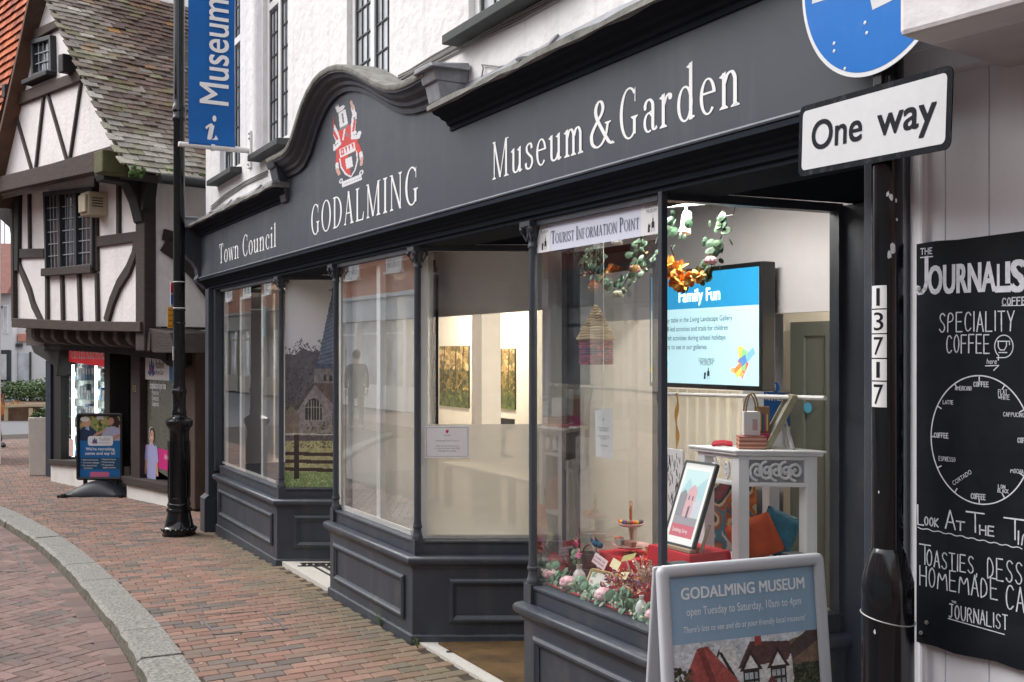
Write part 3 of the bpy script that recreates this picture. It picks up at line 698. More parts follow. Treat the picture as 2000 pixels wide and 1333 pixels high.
# end blocks where the moulding drops to the cornice
for x0, x1, mt in ((-7.53, -7.36, M_blue), (-4.80, -4.64, M_lead)):
    mb = MB()
    for (y0, z0, z1) in ((FY-.132, 2.93, 3.0), (FY-.1, 2.84, 2.93), (FY-.075, 2.79, 2.84), (FY-.04, 2.69, 2.79))[:4 if mt is M_blue else 3]:
        e = (.132+(y0-FY))*.25
        mb.hexa([(x0+e, y0+.02, z0), (x1-e, y0+.02, z0), (x1-e, WY-.005, z0), (x0+e, WY-.005, z0), (x0+e*.4, y0, z1), (x1-e*.4, y0, z1), (x1-e*.4, WY-.005, z1), (x0+e*.4, WY-.005, z1)])
    mb.build('end_block', mt, mus, bevel=.006)
mb = MB()
mb.hexa([(-4.83, FY-.15, 2.985), (-4.6, FY-.15, 2.985), (-4.6, WY-.01, 2.99), (-4.83, WY-.01, 2.99), (-4.81, FY-.15, 3.012), (-4.62, FY-.15, 3.006), (-4.62, WY-.01, 3.03), (-4.81, WY-.01, 3.03)])
mb.build('block_capping', M_lead, mus, bevel=.005)
# scroll console at the left end of the sign board
prof = [(2.35, 2.2), (2.31, 2.22), (2.285, 2.25), (2.24, 2.27), (2.225, 2.3), (2.245, 2.34), (2.235, 2.40), (2.2, 2.46), (2.15, 2.5), (2.115, 2.55), (2.1, 2.61), (2.12, 2.66), (2.1, 2.69), (2.1, 2.78), (2.35, 2.78)]
mb = MB(); mb.prism([(y, z) for y, z in prof], (XL-.13, 0, 0), (0, 1, 0), (0, 0, 1), (.13, 0, 0)); mb.build('scroll_console', M_blue, mus, bevel=.005)
mb = MB(); mb.box(XL-.16, XL+.03, 2.09, 2.34, 2.785, 2.87); mb.box(XL-.175, XL+.04, 2.075, 2.34, 2.87, 2.89); mb.build('console_capping', M_lead, mus, bevel=.006)
# lettering on the board
def sign(txt, x0px, x1px, zb, cap, cls=None):
    x0, x1 = X(x0px, FY), X(x1px, FY); mb = MB(); s = Serif(mb, (x0, FY-.0012, zb), (1, 0, 0), (0, 0, 1)); s.write(txt, x1-x0, cap, gap=.11 if len(txt) > 10 else .13)
    mb.build('lettering', M_lett, mus)
sign('Town Council', 428.5, 540, 2.394, .172)
sign('GODALMING', 608, 818, 2.395, .2)
sign('Museum', 962.5, 1141.5, 2.395, .172); sign('&', 1152, 1200, 2.395, .18); sign('Garden', 1210, 1446, 2.395, .185)
# coat of arms, painted on the board
cr = Raster(64, 150); cr.clear(); RD, WH, FL, GY, DK = RGB('#c4302a'), RGB('#d6d5d8'), RGB('#c49a88'), RGB('#6d737c'), RGB('#3a3d45')
L_ = lambda y: -.16+.36*(1-y)     # the emblem leans a little
def cp2(pts, col, j=0): cr.poly([(x+L_(y)-.1, y) for x, y in pts], col, j)
def cl2(x0, y0, x1, y1, w, col): cr.line(x0+L_(y0)-.1, y0, x1+L_(y1)-.1, y1, w, col)
def ce2(x, y, rx, ry, col): cr.ell(x+L_(y)-.1, y, rx, ry, col)
cp2([(.2, .02), (.8, .02), (.8, .085), (.2, .085)], WH); ce2(.19, .1, .06, .03, WH); ce2(.81, .1, .06, .03, WH); ce2(.19, .1, .025, .012, DK); ce2(.81, .1, .025, .012, DK)
for q in range(7): cl2(.28+q*.075, .05, .31+q*.075, .05, .02, GY)
cp2([(.22, .36), (.78, .36), (.77, .25), (.66, .15), (.5, .09), (.34, .15), (.23, .25)], WH); cp2([(.26, .36), (.74, .36), (.73, .26), (.63, .165), (.5, .11), (.37, .165), (.27, .26)], RD, .12); cp2([(.5, .36), (.74, .36), (.73, .26), (.63, .165), (.5, .11)], DK); cp2([(.4, .33), (.6, .33), (.6, .21), (.4, .21)], WH); cp2([(.36, .2), (.52, .2), (.5, .12)], RD)
cp2([(.2, .36), (.8, .36), (.84, .5), (.72, .55), (.28, .55), (.16, .5)], RD, .15); cp2([(.26, .37), (.74, .37), (.74, .47), (.26, .47)], WH); cp2([(.3, .39), (.4, .39), (.4, .46), (.3, .46)], RD); cp2([(.33, .41), (.37, .41), (.37, .44), (.33, .44)], WH)
for q in (.47, .57, .67): cp2([(q-.03, .46), (q+.035, .46), (q, .385)], RD)
for sx in (-1, 1):
    cl2(.5+sx*.3, .42, .5+sx*.36, .3, .11, RD); cl2(.5+sx*.37, .31, .5+sx*.37, .25, .1, WH); cl2(.5+sx*.38, .25, .5+sx*.34, .19, .09, FL)
    cl2(.5+sx*.2, .53, .5+sx*.38, .5, .1, WH); ce2(.5+sx*.4, .53, .06, .03, WH); cl2(.5+sx*.3, .56, .5+sx*.22, .62, .08, WH)
    cl2(.5+sx*.22, .58, .5+sx*.34, .76, .15, WH); cl2(.5+sx*.25, .6, .5+sx*.33, .7, .07, RD); cl2(.5+sx*.33, .72, .5+sx*.37, .8, .05, GY); cl2(.5+sx*.34, .76, .5+sx*.32, .87, .1, RD if sx < 0 else WH); cl2(.5+sx*.33, .84, .5+sx*.3, .93, .07, FL)
cp2([(.34, .55), (.66, .55), (.7, .68), (.5, .72), (.3, .68)], RD, .15); cl2(.42, .56, .5, .66, .05, WH); cl2(.6, .56, .52, .62, .05, GY); ce2(.5, .7, .13, .03, GY); cp2([(.37, .71), (.63, .71), (.61, .89), (.39, .89)], WH); cl2(.5, .75, .5, .85, .05, GY); ce2(.47, .92, .13, .03, WH); cl2(.4, .92, .36, .985, .1, WH); ce2(.36, .985, .07, .014, GY)
mb = MB(); x0 = X(655, FY); x1 = X(713, FY); cr.place(mb, (x0-.035, FY-.0015, 2.625), (x1-x0+.05, 0, 0), (0, 0, .555)); mb.build('coat_of_arms', M_print, mus)

# upper wall with window openings
xw0 = X(402, WY); WZ0, WZ1 = 2.3, 5.9
def wx(px): return X(px, WY+.03)
wins = []   # x0,x1,z0,z1
for a, c, z0 in ((436, 476, 3.2), (521, 570, 3.2), (686, 770, 3.2)): wins.append((wx(a), wx(c), z0, 4.98))
wins.append((atY(915, 30, WY).x, atY(915, 30, WY).x+.95, 3.2, 4.98)); wins.append((-2.75, -1.95, 3.2, 4.98))
cx_ = sorted([xw0, XR]+[v for w_ in wins for v in w_[:2]]); cz_ = sorted({WZ0, WZ1}|{v for w_ in wins for v in w_[2:]})
mb = MB()
for a, c in zip(cx_[:-1], cx_[1:]):
    for e, f in zip(cz_[:-1], cz_[1:]):
        xm, zm = (a+c)/2, (e+f)/2
        if any(w_[0] < xm < w_[1] and w_[2] < zm < w_[3] for w_ in wins): continue
        mb.quad((a, WY, e), (c, WY, e), (c, WY, f), (a, WY, f))
D = .2
for a, c, e, f in wins:
    mb.quad((a, WY, e), (a, WY+D, e), (a, WY+D, f), (a, WY, f)); mb.quad((c, WY, e), (c, WY, f), (c, WY+D, f), (c, WY+D, e))
    mb.quad((a, WY, e), (c, WY, e), (c, WY+D, e), (a, WY+D, e)); mb.quad((a, WY, f), (a, WY+D, f), (c, WY+D, f), (c, WY, f))
mb.quad((xw0, WY, WZ0), (xw0, WY, WZ1), (xw0, 9, WZ1), (xw0, 9, WZ0)); mb.quad((XR, WY, WZ0), (XR, 9, WZ0), (XR, 9, WZ1), (XR, WY, WZ1))
mb.quad((xw0, 9, 0), (xw0, 9, WZ1), (XR, 9, WZ1), (XR, 9, 0)); mb.quad((xw0, WY, WZ1), (XR, WY, WZ1), (XR, 9, WZ1), (xw0, 9, WZ1))
mb.build('upper_wall', M_wall, mus)
mb = MB(); mb.hexa([(xw0-.2, WY-.3, WZ1), (XR+.2, WY-.3, WZ1), (XR+.2, 9, WZ1), (xw0-.2, 9, WZ1), (xw0-.2, 5, WZ1+1.6), (XR+.2, 5, WZ1+1.6), (XR+.2, 6, WZ1+1.6), (xw0-.2, 6, WZ1+1.6)]); mb.build('roof', mat('brown_roof_tile', RGB('#5d463c'), rough=.9, var=.3, scale=20), mus)
M_sill = mat('dark_stone_sill', (.06, .065, .065), rough=.8, var=.35, scale=10, dirt=.5, dirtcol=(.09, .1, .07))
M_bars = mat('dark_glazing_bar', (.06, .065, .07), rough=.6, var=.1)
M_wing = mat('sky_painted_glass', (.46, .48, .5), rough=.03, var=.55, scale=1.1, spec=1.0)  # pale sky reflection painted into the pane colour
for wi, (a, c, e, f) in enumerate(wins):
    mb = MB(); y = WY+.045; W = .05
    for q in ((a, a+W), ((a+c)/2-.03, (a+c)/2+.03), (c-W, c)): mb.box(q[0], q[1], y-.012, y+.03, e, f)
    for q in ((e, e+W), (4.32, 4.38), (f-W, f)): mb.box(a+W, (a+c)/2-.03, y-.011, y+.028, q[0], q[1]); mb.box((a+c)/2+.03, c-W, y-.011, y+.028, q[0], q[1])
    wf = mb.build('window_frame', M_white, mus, bevel=.004)
    mb = MB(); mb.quad((a+.02, y+.01, e+.02), (c-.02, y+.01, e+.02), (c-.02, y+.01, f-.02), (a+.02, y+.01, f-.02)); mb.build('window_pane', M_wing, wf)
    mb = MB()
    for p0, p1 in ((a+W, (a+c)/2-.03), ((a+c)/2+.03, c-W)):
        for k in range(1, 3): xx = p0+(p1-p0)*k/3; mb.box(xx-.0045, xx+.0045, y+.002, y+.0095, e+W, f-W)
        mb.box(p0, p0+.012, y-.002, y+.0095, e+W, f-W); mb.box(p1-.012, p1, y-.002, y+.0095, e+W, f-W)
        zz = e+W+.17
        while zz < f-W: mb.box(p0+.0125, p1-.0125, y+.001, y+.0095, zz-.0045, zz+.0045); zz += .176
    mb.build('glazing_bars', M_bars, wf)
    sp_ = -.012 if wi == 2 else .10
    mb = MB(); mb.hexa([(a-.1, WY-sp_, e-.062), (c+.05, WY-sp_, e-.062), (c+.05, WY+.1, e-.062), (a-.1, WY+.1, e-.062), (a-.1, WY-sp_, e-.015), (c+.05, WY-sp_, e-.015), (c+.05, WY+.1, e-.002), (a-.1, WY+.1, e-.002)])
    mb.build('window_sill', M_sill, mus, bevel=.005)
# cable bundle along the wall
M_cable = mat('grey_cable', (.25, .24, .23), rough=.7, var=.2)
mb = MB()
for k in range(4):
    pts = [atY(px, py+k*5-6+random.uniform(-2, 2), WY-.008) for px, py in ((778, 155), (800, 143), (845, 117), (900, 87), (960, 58), (1020, 29), (1080, -2), (1180, -55), (1300, -120))]
    mb.tube(pts, .0055, 5)
mb.build('cable_bundle', M_cable, mus); mb = MB()
for k in range(3):
    pts = [atY(px, py+k*5+random.uniform(-2, 2), WY-.008) for px, py in ((412, 402), (440, 378), (480, 352), (522, 332))]
    mb.tube(pts, .005, 5)
mb.build('cable_bundle', M_cable, mus); mb = MB()
mb.tube([atY(*p, WY-.012) for p in ((940, 155), (944, 132), (941, 127), (950, 128), (975, 131), (1000, 126))], .004, 5)
mb.build('cable_bundle', M_cable, mus)
# shop soffit over the lobbies
for i in range(3):
    b_ = bays[i]; xe = bays[i+1]['L'] if i < 2 else XR; q_ = b_['path'][3]
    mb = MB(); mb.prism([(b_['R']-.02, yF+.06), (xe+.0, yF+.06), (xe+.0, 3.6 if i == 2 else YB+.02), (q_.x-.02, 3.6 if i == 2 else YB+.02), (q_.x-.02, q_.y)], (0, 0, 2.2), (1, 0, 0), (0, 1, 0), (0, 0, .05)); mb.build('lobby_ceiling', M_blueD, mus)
# head rails over the panes, glazing
GZ0, GZ1 = .567, 2.168
def pane(name, a, b, m, z0=GZ0, z1=GZ1, off=0, parent=None):
    d = (b-a).normalized(); n = Vector((d.y, -d.x, 0)); mb = MB(); a = a+n*off; b = b+n*off
    mb.quad(a+Vector((0, 0, z0)), b+Vector((0, 0, z0)), b+Vector((0, 0, z1)), a+Vector((0, 0, z1))); return mb.build(name, m, parent or mus)
for bi, b in enumerate(bays):
    q = inset(b['path'], .045); b['g'] = q
    mb = MB()
    for a, c in zip(q[:-1], q[1:]): mb.bar(a+Vector((0, 0, 2.18)), c+Vector((0, 0, 2.18)), .05, .034)
    mb.bar(q[3]+Vector((0, 0, .4)), q[3]+Vector((0, 0, 2.19)), .05, .05, up=(1, 0, 0))
    mb.build('head_rail', M_blue, mus)
pane('window_pane', bays[0]['g'][1], bays[0]['g'][2], M_glass); M_side = glassm('side_glass', r0=.045, k=.5)
pane('window_pane', bays[0]['g'][2], bays[0]['g'][3], M_side)
pane('window_pane', bays[1]['g'][0], bays[1]['g'][1], M_glass); pane('window_pane', bays[1]['g'][1], bays[1]['g'][2], M_glass); pane('window_film', bays[1]['g'][1]+Vector((.03, .085, 0)), bays[1]['g'][2]+Vector((.02, .085, 0)), glassm('misty_film', r0=0, k=0, haze=.5, hazecol=(.72, .72, .72))); pane('window_pane', bays[1]['g'][2], bays[1]['g'][3], M_side)
pane('window_pane', bays[2]['g'][0], bays[2]['g'][1], M_glass); pane('window_pane', bays[2]['g'][1], bays[2]['g'][2], glassm('display_glass', r0=.10, k=.85)); pane('window_pane', bays[2]['g'][2], bays[2]['g'][3], M_side)
# inner white frames
mb = MB(); y = 2.42
for px, w in ((438.5, .05), (470, .06), (512, .06)): xx = X(px, y); mb.box(xx-w/2, xx+w/2, y, y+.03, GZ0, GZ1)
mb.box(X(436, y), X(541, y), y-.012, y-.001, GZ0, GZ0+.02); mb.build('inner_frame', M_white, mus)
mb = MB(); y = 2.405
xa = X(665, y); xb = X(739, y); xc = X(806, y)
mb.box(xa-.03, xa+.012, y, y+.03, GZ0, GZ1); mb.box(xb-.03, xb+.03, y, y+.035, GZ0, GZ1); mb.box(xa, xc, y-.012, y-.001, GZ0, GZ0+.03); mb.box(xa, xc, y-.012, y-.001, GZ1-.03, GZ1)
gg = bays[1]['g']; d = (gg[3]-gg[2]).normalized(); n = Vector((-d.y, d.x, 0)); a = gg[2]+n*.03
mb.obox(a+d*.0+Vector((0, 0, GZ0)), d*.05, n*.03, (0, 0, GZ1-GZ0)); mb.obox(a+d*.05+Vector((0, 0, GZ0)), d*1.0, n*.03, (0, 0, .025))
mb.build('inner_frame', M_white, mus)
mb = MB(); a = gg[2]+n*.012; zf = 1.6-(832-690)*5.7/2050
mb.quad(a+d*.05+Vector((0, 0, GZ0+.02)), a+d*.86+Vector((0, 0, GZ0+.02)), a+d*.86+Vector((0, 0, zf)), a+d*.05+Vector((0, 0, zf))); mb.build('frosted_film', M_glassf, mus)
# lobby floors
for i, (x0, x1) in enumerate(((bays[0]['R'], bays[1]['L']), (bays[1]['R'], bays[2]['L']), (bays[2]['R'], XR))):
    mb = MB(); mb.box(x0-.0, x1+.0, yF+.03, 3.5, -.1, .012)
    e = .006
    mb.box(x0+.3, x1-.02, yF+.17, yF+.185, .012, .012+e, 1); mb.box(x0+.3, x1-.02, yF+.23, yF+.255, .012, .012+e, 1)
    dd = RET if i < 2 else bays[2]['ret']; base = Vector((x0, yF, .013)); nn = Vector((dd.y, -dd.x, 0))
    for o_, w_ in ((.1, .012), (.2, .012)):
        mb.obox(base+nn*o_+dd*.2, dd*.7, nn*w_, (0, 0, e), 1)
    for q in range(14):
        mb.obox(base+nn*.125+dd*(.22+q*.048), dd*.024, nn*.012, (0, 0, e), 1); mb.obox(base+nn*.17+dd*(.235+q*.048), dd*.024, nn*.012, (0, 0, e), 1); mb.obox(base+nn*.125+dd*(.22+q*.048), dd*.01, nn*.05, (0, 0, e), 1)
    mb.build('lobby_floor', [M_marble, M_mosb], mus)
# lobby doors
def door(x0, x1, y, nm='lobby_door'):
    mb = MB(); s = .055
    mb.box(x0, x0+s, y, y+.045, .02, 2.15); mb.box(x1-s, x1, y, y+.045, .02, 2.15); mb.box(x0+s, x1-s, y, y+.045, .02, .35); mb.box(x0+s, x1-s, y, y+.045, 2.02, 2.15)
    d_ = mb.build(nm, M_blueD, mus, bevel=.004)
    mb = MB(); mb.quad((x0+s, y+.02, .35), (x1-s, y+.02, .35), (x1-s, y+.02, 2.02), (x0+s, y+.02, 2.02)); mb.build('door_pane', M_glass, d_)
    mb = MB(); mb.tube([(x0+.05, y-.0, .95), (x0+.05, y-.05, .97), (x0+.05, y-.05, 1.2), (x0+.05, y, 1.22)], .01, 8); mb.build('door_handle', M_black, d_)
    return d_
door(bays[0]['path'][3].x, bays[1]['L'], YB); door(bays[1]['path'][3].x, bays[2]['L'], YB)
# entry beside the pole: dark panelled frame, door and side wall
p3 = bays[2]['path'][3]
mb = MB(); mb.box(p3.x-.03, p3.x+.1, p3.y, p3.y+.12, 0, 2.19); mb.box(p3.x+.1, XR, p3.y+.05, p3.y+.12, 0, 2.19)
xq = X(1698, yF); mb.box(xq-.012, XR+.02, yF-.01, yF+.07, -.1, 2.19); mb.box(XR-.06, XR+.0, yF+.07, 3.6, -.1, 2.19); mb.box(p3.x+.1, p3.x+.16, p3.y+.02, p3.y+.05, .0, 2.19); mb.box(p3.x+.22, p3.x+.26, p3.y+.02, p3.y+.05, .1, 2.1)
mb.build('entry_frame', M_blue, mus, bevel=.004)
mb = MB()
for py in (700, 1015):
    a = atY(1678.5, py, p3.y+.016); 
    for q in range(5): mb.lathe([(.008, 0), (.008, .026)], (a.x, a.y, a.z-.075+q*.029), 8)
mb.build('door_hinge', mat('brass', (.5, .36, .14), rough=.3, metal=1, var=.1), mus)
# ---- interior
mb = MB()
yW = 4.6
mb.quad((-10.5, yW, 0), (-5.2, yW, 0), (-5.2, yW, 2.6), (-10.5, yW, 2.6), 0)                # warm council wall
mb.box(-5.26, -5.2, YB+.05, yW, 0, 2.6, 1)                                                    # partition
mb.quad((-5.2, 4.95, 0), (-1.98, 4.95, 0), (-1.98, 4.95, 2.6), (-5.2, 4.95, 2.6), 0)
mb.quad((-10.22, yF+.3, 0), (-10.22, yW, 0), (-10.22, yW, 2.6), (-10.22, yF+.3, 2.6), 1)
mb.quad((-1.99, 3.3, 0), (-1.99, 3.3, 2.6), (-1.99, 5, 2.6), (-1.99, 5, 0), 0)
mb.box(-7.5, -4.85, 3.22, 3.26, 1.86, 2.45, 1)                                                # bulkheads
mb.box(-5.2, -1.98, 3.74, 3.79, 1.80, 2.45, 1)
mb.quad((-10.2, 3.0, .56), (-7.5, 3.04, .56), (-7.5, 3.04, 2.19), (-10.2, 3.0, 2.19), 1)    # back of the left bay
xx = X(931, 4.0); mb.box(xx-.09, xx+.09, 4.0, 4.18, 0, 2.6, 1)
mb.build('interior_wall', [M_cream, M_lilac], mus)
mb = MB(); mb.quad((-10.5, 3.14, .02), (-1.95, 3.14, .02), (-1.95, 5, .02), (-10.5, 5, .02)); mb.build('interior_floor', M_floor, mus)
mb = MB(); mb.box(-10.5, -1.95, 2.345, 5, 2.45, 2.6); mb.build('interior_ceiling', M_white, mus)
# doorway and glazed door at the back of the museum
mb = MB(); x0, x1 = X(1548, 4.9), X(1640, 4.9); zt = 1.6+(690-617)*5.6/2050
mb.box(x0, x0+.12, 4.88, 4.95, 0, zt); mb.box(x1-.1, x1, 4.88, 4.95, 0, zt); mb.box(x0+.12, x1-.1, 4.882, 4.949, zt-.09, zt); mb.box(x0+.12, x0+.28, 4.9, 4.948, 0, zt-.09)
mb.build('back_door', mat('grey_door', RGB('#565d5b'), rough=.5), mus)
# sheer curtains and rail behind the museum window
M_sheer = glassm('sheer_curtain', r0=0, k=0, haze=.72, hazecol=(.75, .73, .67))
mb = MB()
ra, rb = atY(1296, 770, 3.35), atX(1612, 778, p3.x+.01)
mb.tube([ra, rb], .009, 8); mb.tube([ra, (-4.9, 3.72, ra.z+.01)], .009, 8); mb.build('curtain_rail', M_white, mus, smooth=True)
def lamp(name, x, y, z, sx, sy, power, col, mount):
    L = bpy.data.lights.new(name, 'AREA'); L.shape = 'RECTANGLE'; L.size = sx; L.size_y = sy; L.energy = power; L.color = col
    t = thing('ceiling_light', mount, 'ceiling light', (x, y, z))
    mb = MB(); mb.box(x-sx/2-.02, x+sx/2+.02, y-sy/2-.02, y+sy/2+.02, z+.012, z+.03); mb.build('lamp_housing', M_white, t)
    mb = MB(); mb.quad((x-sx/2, y-sy/2, z+.01), (x-sx/2, y+sy/2, z+.01), (x+sx/2, y+sy/2, z+.01), (x+sx/2, y-sy/2, z+.01)); mb.build('diffuser', mat('lit_diffuser', (1, .93, .8), var=0, emit=3), t)
    o = bpy.data.objects.new('lamp_light', L); COL.objects.link(o); o.parent = t; o.location = (0, 0, .0)
    return t
WARM = (1, .87, .68)
lamp('lamp_light', -8.6, 4.05, 2.4, .9, .25, 32, WARM, 'warm ceiling light panel over the office wall with two landscape pictures')
lamp('lamp_light', -6.2, 3.9, 2.4, .9, .25, 20, WARM, 'warm ceiling light panel behind the frosted middle bay window')
lamp('lamp_light', -3.6, 4.4, 2.4, .9, .25, 26, (1, .88, .7), 'warm ceiling light panel in the room behind the wall mounted screen')
lamp('lamp_light', -3.7, 2.9, 2.4, .7, .2, 15, (1, .95, .9), 'added pale fill panel brightening the display in the right bay')  # added fill lamp, there only to brighten the right bay
# ------------------------------------------------------------------ half-timbered house
HO = Vector((-11.55, 2.485, 0)); HU = Vector((-.971, -.237, 0)).normalized(); HN = Vector((.237, -.971, 0)).normalized()
hs_ = thing('timber_framed_house', 'black and white half timbered house with gable, jettied upper floor and mossy tiled roof', 'house', (HO.x, HO.y, g(HO.x)))
def HP(px, py, v):
    """pixel -> (u, z) on the house plane v metres out from its ground floor front"""
    p = atP(px, py, HO+HN*v, HN); return ((p-HO).dot(HU), p.z)
def HW(u, v, z): return HO+HU*u+HN*v+Vector((0, 0, z))
def SP(px, py, u):
    """pixel -> (v, z) on the side plane at u"""
    p = atP(px, py, HO+HU*u, HU); return ((p-HO).dot(HN), p.z)
M_plas = mat('cream_plaster_wall', (.83, .795, .775), rough=.9, var=.05, scale=5, bump=.4, bscale=22, bdist=.02, dirt=.3, dirtcol=(.5, .45, .42), dscale=2, streak=.25, streakcol=(.42, .37, .33))
M_timb = mat('old_dark_timber', RGB('#372d29'), rough=.8, var=.4, scale=5, bump=.7, bscale=18, stretch=(1, 1, 6), bdist=.01)
M_timbg = mat('weathered_timber', RGB('#41352f'), rough=.85, var=.4, scale=7, bump=.7, bscale=20, bdist=.01)
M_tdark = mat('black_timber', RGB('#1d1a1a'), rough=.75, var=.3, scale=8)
M_tile = mat('old_roof_tile', rough=.92, attr=True, var=.3, scale=22, bump=.6, bscale=60, dirt=.3, dirtcol=RGB('#6d675a'), dscale=5)
M_otile = mat('orange_hung_tile', rough=.85, attr=True, var=.2, scale=16, bump=.5, bscale=50, dirt=.35, dirtcol=RGB('#6d4030'), dscale=4)
M_lead2 = mat('lead_came', (.25, .26, .28), rough=.5, var=.1)
VU, VG = .5, .85        # upper floor and gable planes
def slab(poly, v0, v1, m, name, par=hs_, bev=0):
    mb = MB(); mb.prism(poly, HO+HN*v0, HU, (0, 0, 1), HN*(v1-v0)); return mb.build(name, m, par, bevel=bev)
def timber(p, v, wpx, proud=.035, m=None, name='timber', bev=.008, back=.05):
    """straight or bent timber through pixels p on plane v; wpx its width in pixels (number or list)"""
    pts = [Vector((*HP(x, y, v), 0)) for x, y in p]; n = len(pts)
    ww = wpx if isinstance(wpx, (list, tuple)) else [wpx]*n; A = []; B = []
    for i, q in enumerate(pts):
        t = (pts[min(i+1, n-1)]-pts[max(i-1, 0)]).normalized(); nn = Vector((-t.y, t.x, 0)); Z = -CC*HW(q.x, v, 0).x+SS*HW(q.x, v, 0).y
        # width: pixels across, converted with the foreshortening of the wall for upright pieces
        k = Z/F/(abs(t.y)*.72+abs(t.x)) if abs(t.y) > .5 else Z/F
        wd = ww[i]*(1.45 if name == 'curved_brace' else 1.12)*k/2*random.uniform(.94, 1.06); A.append(q+nn*wd); B.append(q-nn*wd)
    poly = [(a.x, a.y) for a in A]+[(b.x, b.y) for b in B[::-1]]
    mb = MB(); mb.prism(poly, HO+HN*(v-back), HU, (0, 0, 1), HN*(proud+back)); return mb.build(name, m or M_timb, hs_, bevel=bev)
def hpoly(pix, v): return [HP(x, y, v) for x, y in pix]
# plaster walls
uR = 0.0; uL = HP(28, 560, VU)[0]
slab([(uR, 1.86), (uL, 2.06), (uL, 3.95), (uR, 3.75)], VU-.15, VU, M_plas, 'upper_wall')
gR = HP(255, 322, VG); gA = HP(77, -45, VG); gL = (HP(0, 296, VG)[0]+.45, HP(0, 296, VG)[1]-.55)
slab([(gL[0], 3.78), gL, gA, gR, (gR[0]+.02, 3.56)], VG-.15, VG, M_plas, 'gable_wall')
# side wall facing the museum
mb = MB(); mb.quad(HW(uR+.001, VU-.0, 1.7), HW(uR+.001, -5, 1.7), HW(uR+.001, -5, 3.6), HW(uR+.001, VU, 3.6)); mb.build('side_wall', M_plas, hs_)
mb = MB(); mb.quad(HW(uL, VU-.15, 1.7), HW(uL, VU-.15, 4), HW(uL, -6, 4), HW(uL, -6, 1.7)); mb.quad(HW(uL, -6, -.3), HW(uL, -6, 6), HW(uR, -6, 6), HW(uR, -6, -.3)); mb.build('far_side_wall', M_plas, hs_)
# upper floor timbers
timber([(33, 631), (160, 637), (286, 639)], VU, 17, .07, M_timbg, 'sill_beam')
timber([(34, 496), (90, 495)], VU, 16); timber([(194, 473), (276, 462)], VU, 19)
timber([(31, 380), (33, 628)], VU, 9, .06, name='post')
timber([(60, 380), (61, 488)], VU, 7, name='stud'); timber([(235, 345), (235, 460)], VU, 9, name='stud')
for x0, x1 in ((95, 95.5), (124, 126), (157, 160), (192, 194)): timber([(x0, 534), (x1, 628)], VU, 9, name='stud')
timber([(191, 345), (193, 530)], VU, 8, name='stud')
timber([(36, 503), (42, 524), (52, 548), (61, 570), (68, 596), (84, 629)], VU, [10, 11, 13, 14, 13, 12], name='curved_brace')
timber([(271, 470), (266, 498), (254, 528), (236, 556), (222, 590), (211, 629)], VU, [18, 18, 20, 21, 19, 18], name='curved_brace')
timber([(92, 533), (190, 526)], VU, 14, .08, name='window_sill_beam')
# jettied corner post: two faces
p0 = HP(286, 650, VU)
mb = MB(); w0 = abs(HP(278, 500, VU)[0]-HP(286, 500, VU)[0])+.1
mb.prism([(uR-.03, 1.62), (uR+w0, 1.62), (uR+w0, 3.5), (uR-.03, 3.5)], HO+HN*(VU+.04), HU, (0, 0, 1), -HN*.13); mb.build('corner_post', M_timb, hs_, bevel=.015)
# side timbers (on plane u=uR)
def side_timber(pix, wm, name='side_timber', u=uR-.005, proud=.035):
    pts = [Vector((*SP(x, y, u), 0)) for x, y in pix]; n = len(pts); A = []; B = []
    for i, q in enumerate(pts):
        t = (pts[min(i+1, n-1)]-pts[max(i-1, 0)]).normalized(); nn = Vector((-t.y, t.x, 0)); A.append(q+nn*wm/2); B.append(q-nn*wm/2)
    mb = MB(); mb.prism([(a.x, a.y) for a in A]+[(b.x, b.y) for b in B[::-1]], HO+HU*u, HN, (0, 0, 1), -HU*proud); mb.build(name, M_timb, hs_, bevel=.008)
side_timber([(317, 458), (345, 466), (385, 463), (440, 470)], .12); side_timber([(320, 476), (350, 497), (385, 535), (425, 590)], .18, 'side_brace')
side_timber([(285, 668), (345, 672), (430, 670)], .2, 'side_beam', proud=.1)
# gable timbers
timber([(-60, 382), (0, 365), (117, 338), (238, 308)], VG, [26, 26, 30, 38], .09, M_timbg, 'gable_beam')
timber([(26, 201), (165, 149)], VG, [21, 19], .05, M_timbg, 'collar_beam')
timber([(50, 82), (124, 45)], VG, [19, 14], .05, M_timbg, 'collar_beam')
for a, b in (((30, 214), (64, 332)), ((88, 186), (72, 332)), ((95, 182), (133, 314)), ((161, 161), (139, 311))): timber([a, b], VG, 8, .03, name='gable_strut')
# bargeboards
timber([(251, 324), (188, 192), (97, 0), (75, -48)], VG+.12, 7, .045, mat('mossy_bargeboard', RGB('#4e4b3a'), rough=.9, var=.4, scale=12), 'bargeboard', back=.14)
timber([(-28, 420), (0, 290), (30, 160), (64, 0), (77, -48)], VG+.12, 11, .05, mat('brown_bargeboard', RGB('#5d4436'), rough=.85, var=.3), 'bargeboard', back=.14)
# purlin ends
for x, y, s in ((33, 182, .17), (147, 129, .2)):
    u, z = HP(x, y, VG); mb = MB(); c = HW(u, VG+.1, z); mb.cbox(c-HN*.04, HU+Vector((0, 0, .1)), HN, (0, 0, 1), s*.72, .2, s); mb.build('purlin_end', M_tdark, hs_, bevel=.012)
# eaves bracket block
u, z = HP(238, 322, VG); mb = MB(); mb.cbox(HW(u, VG+.1, z+.0), HU, HN, (0, 0, 1), .22, .28, .22); mb.build('beam_end', mat('lichened_timber', RGB('#5e5c3f'), rough=.9, var=.35, scale=9), hs_, bevel=.012)
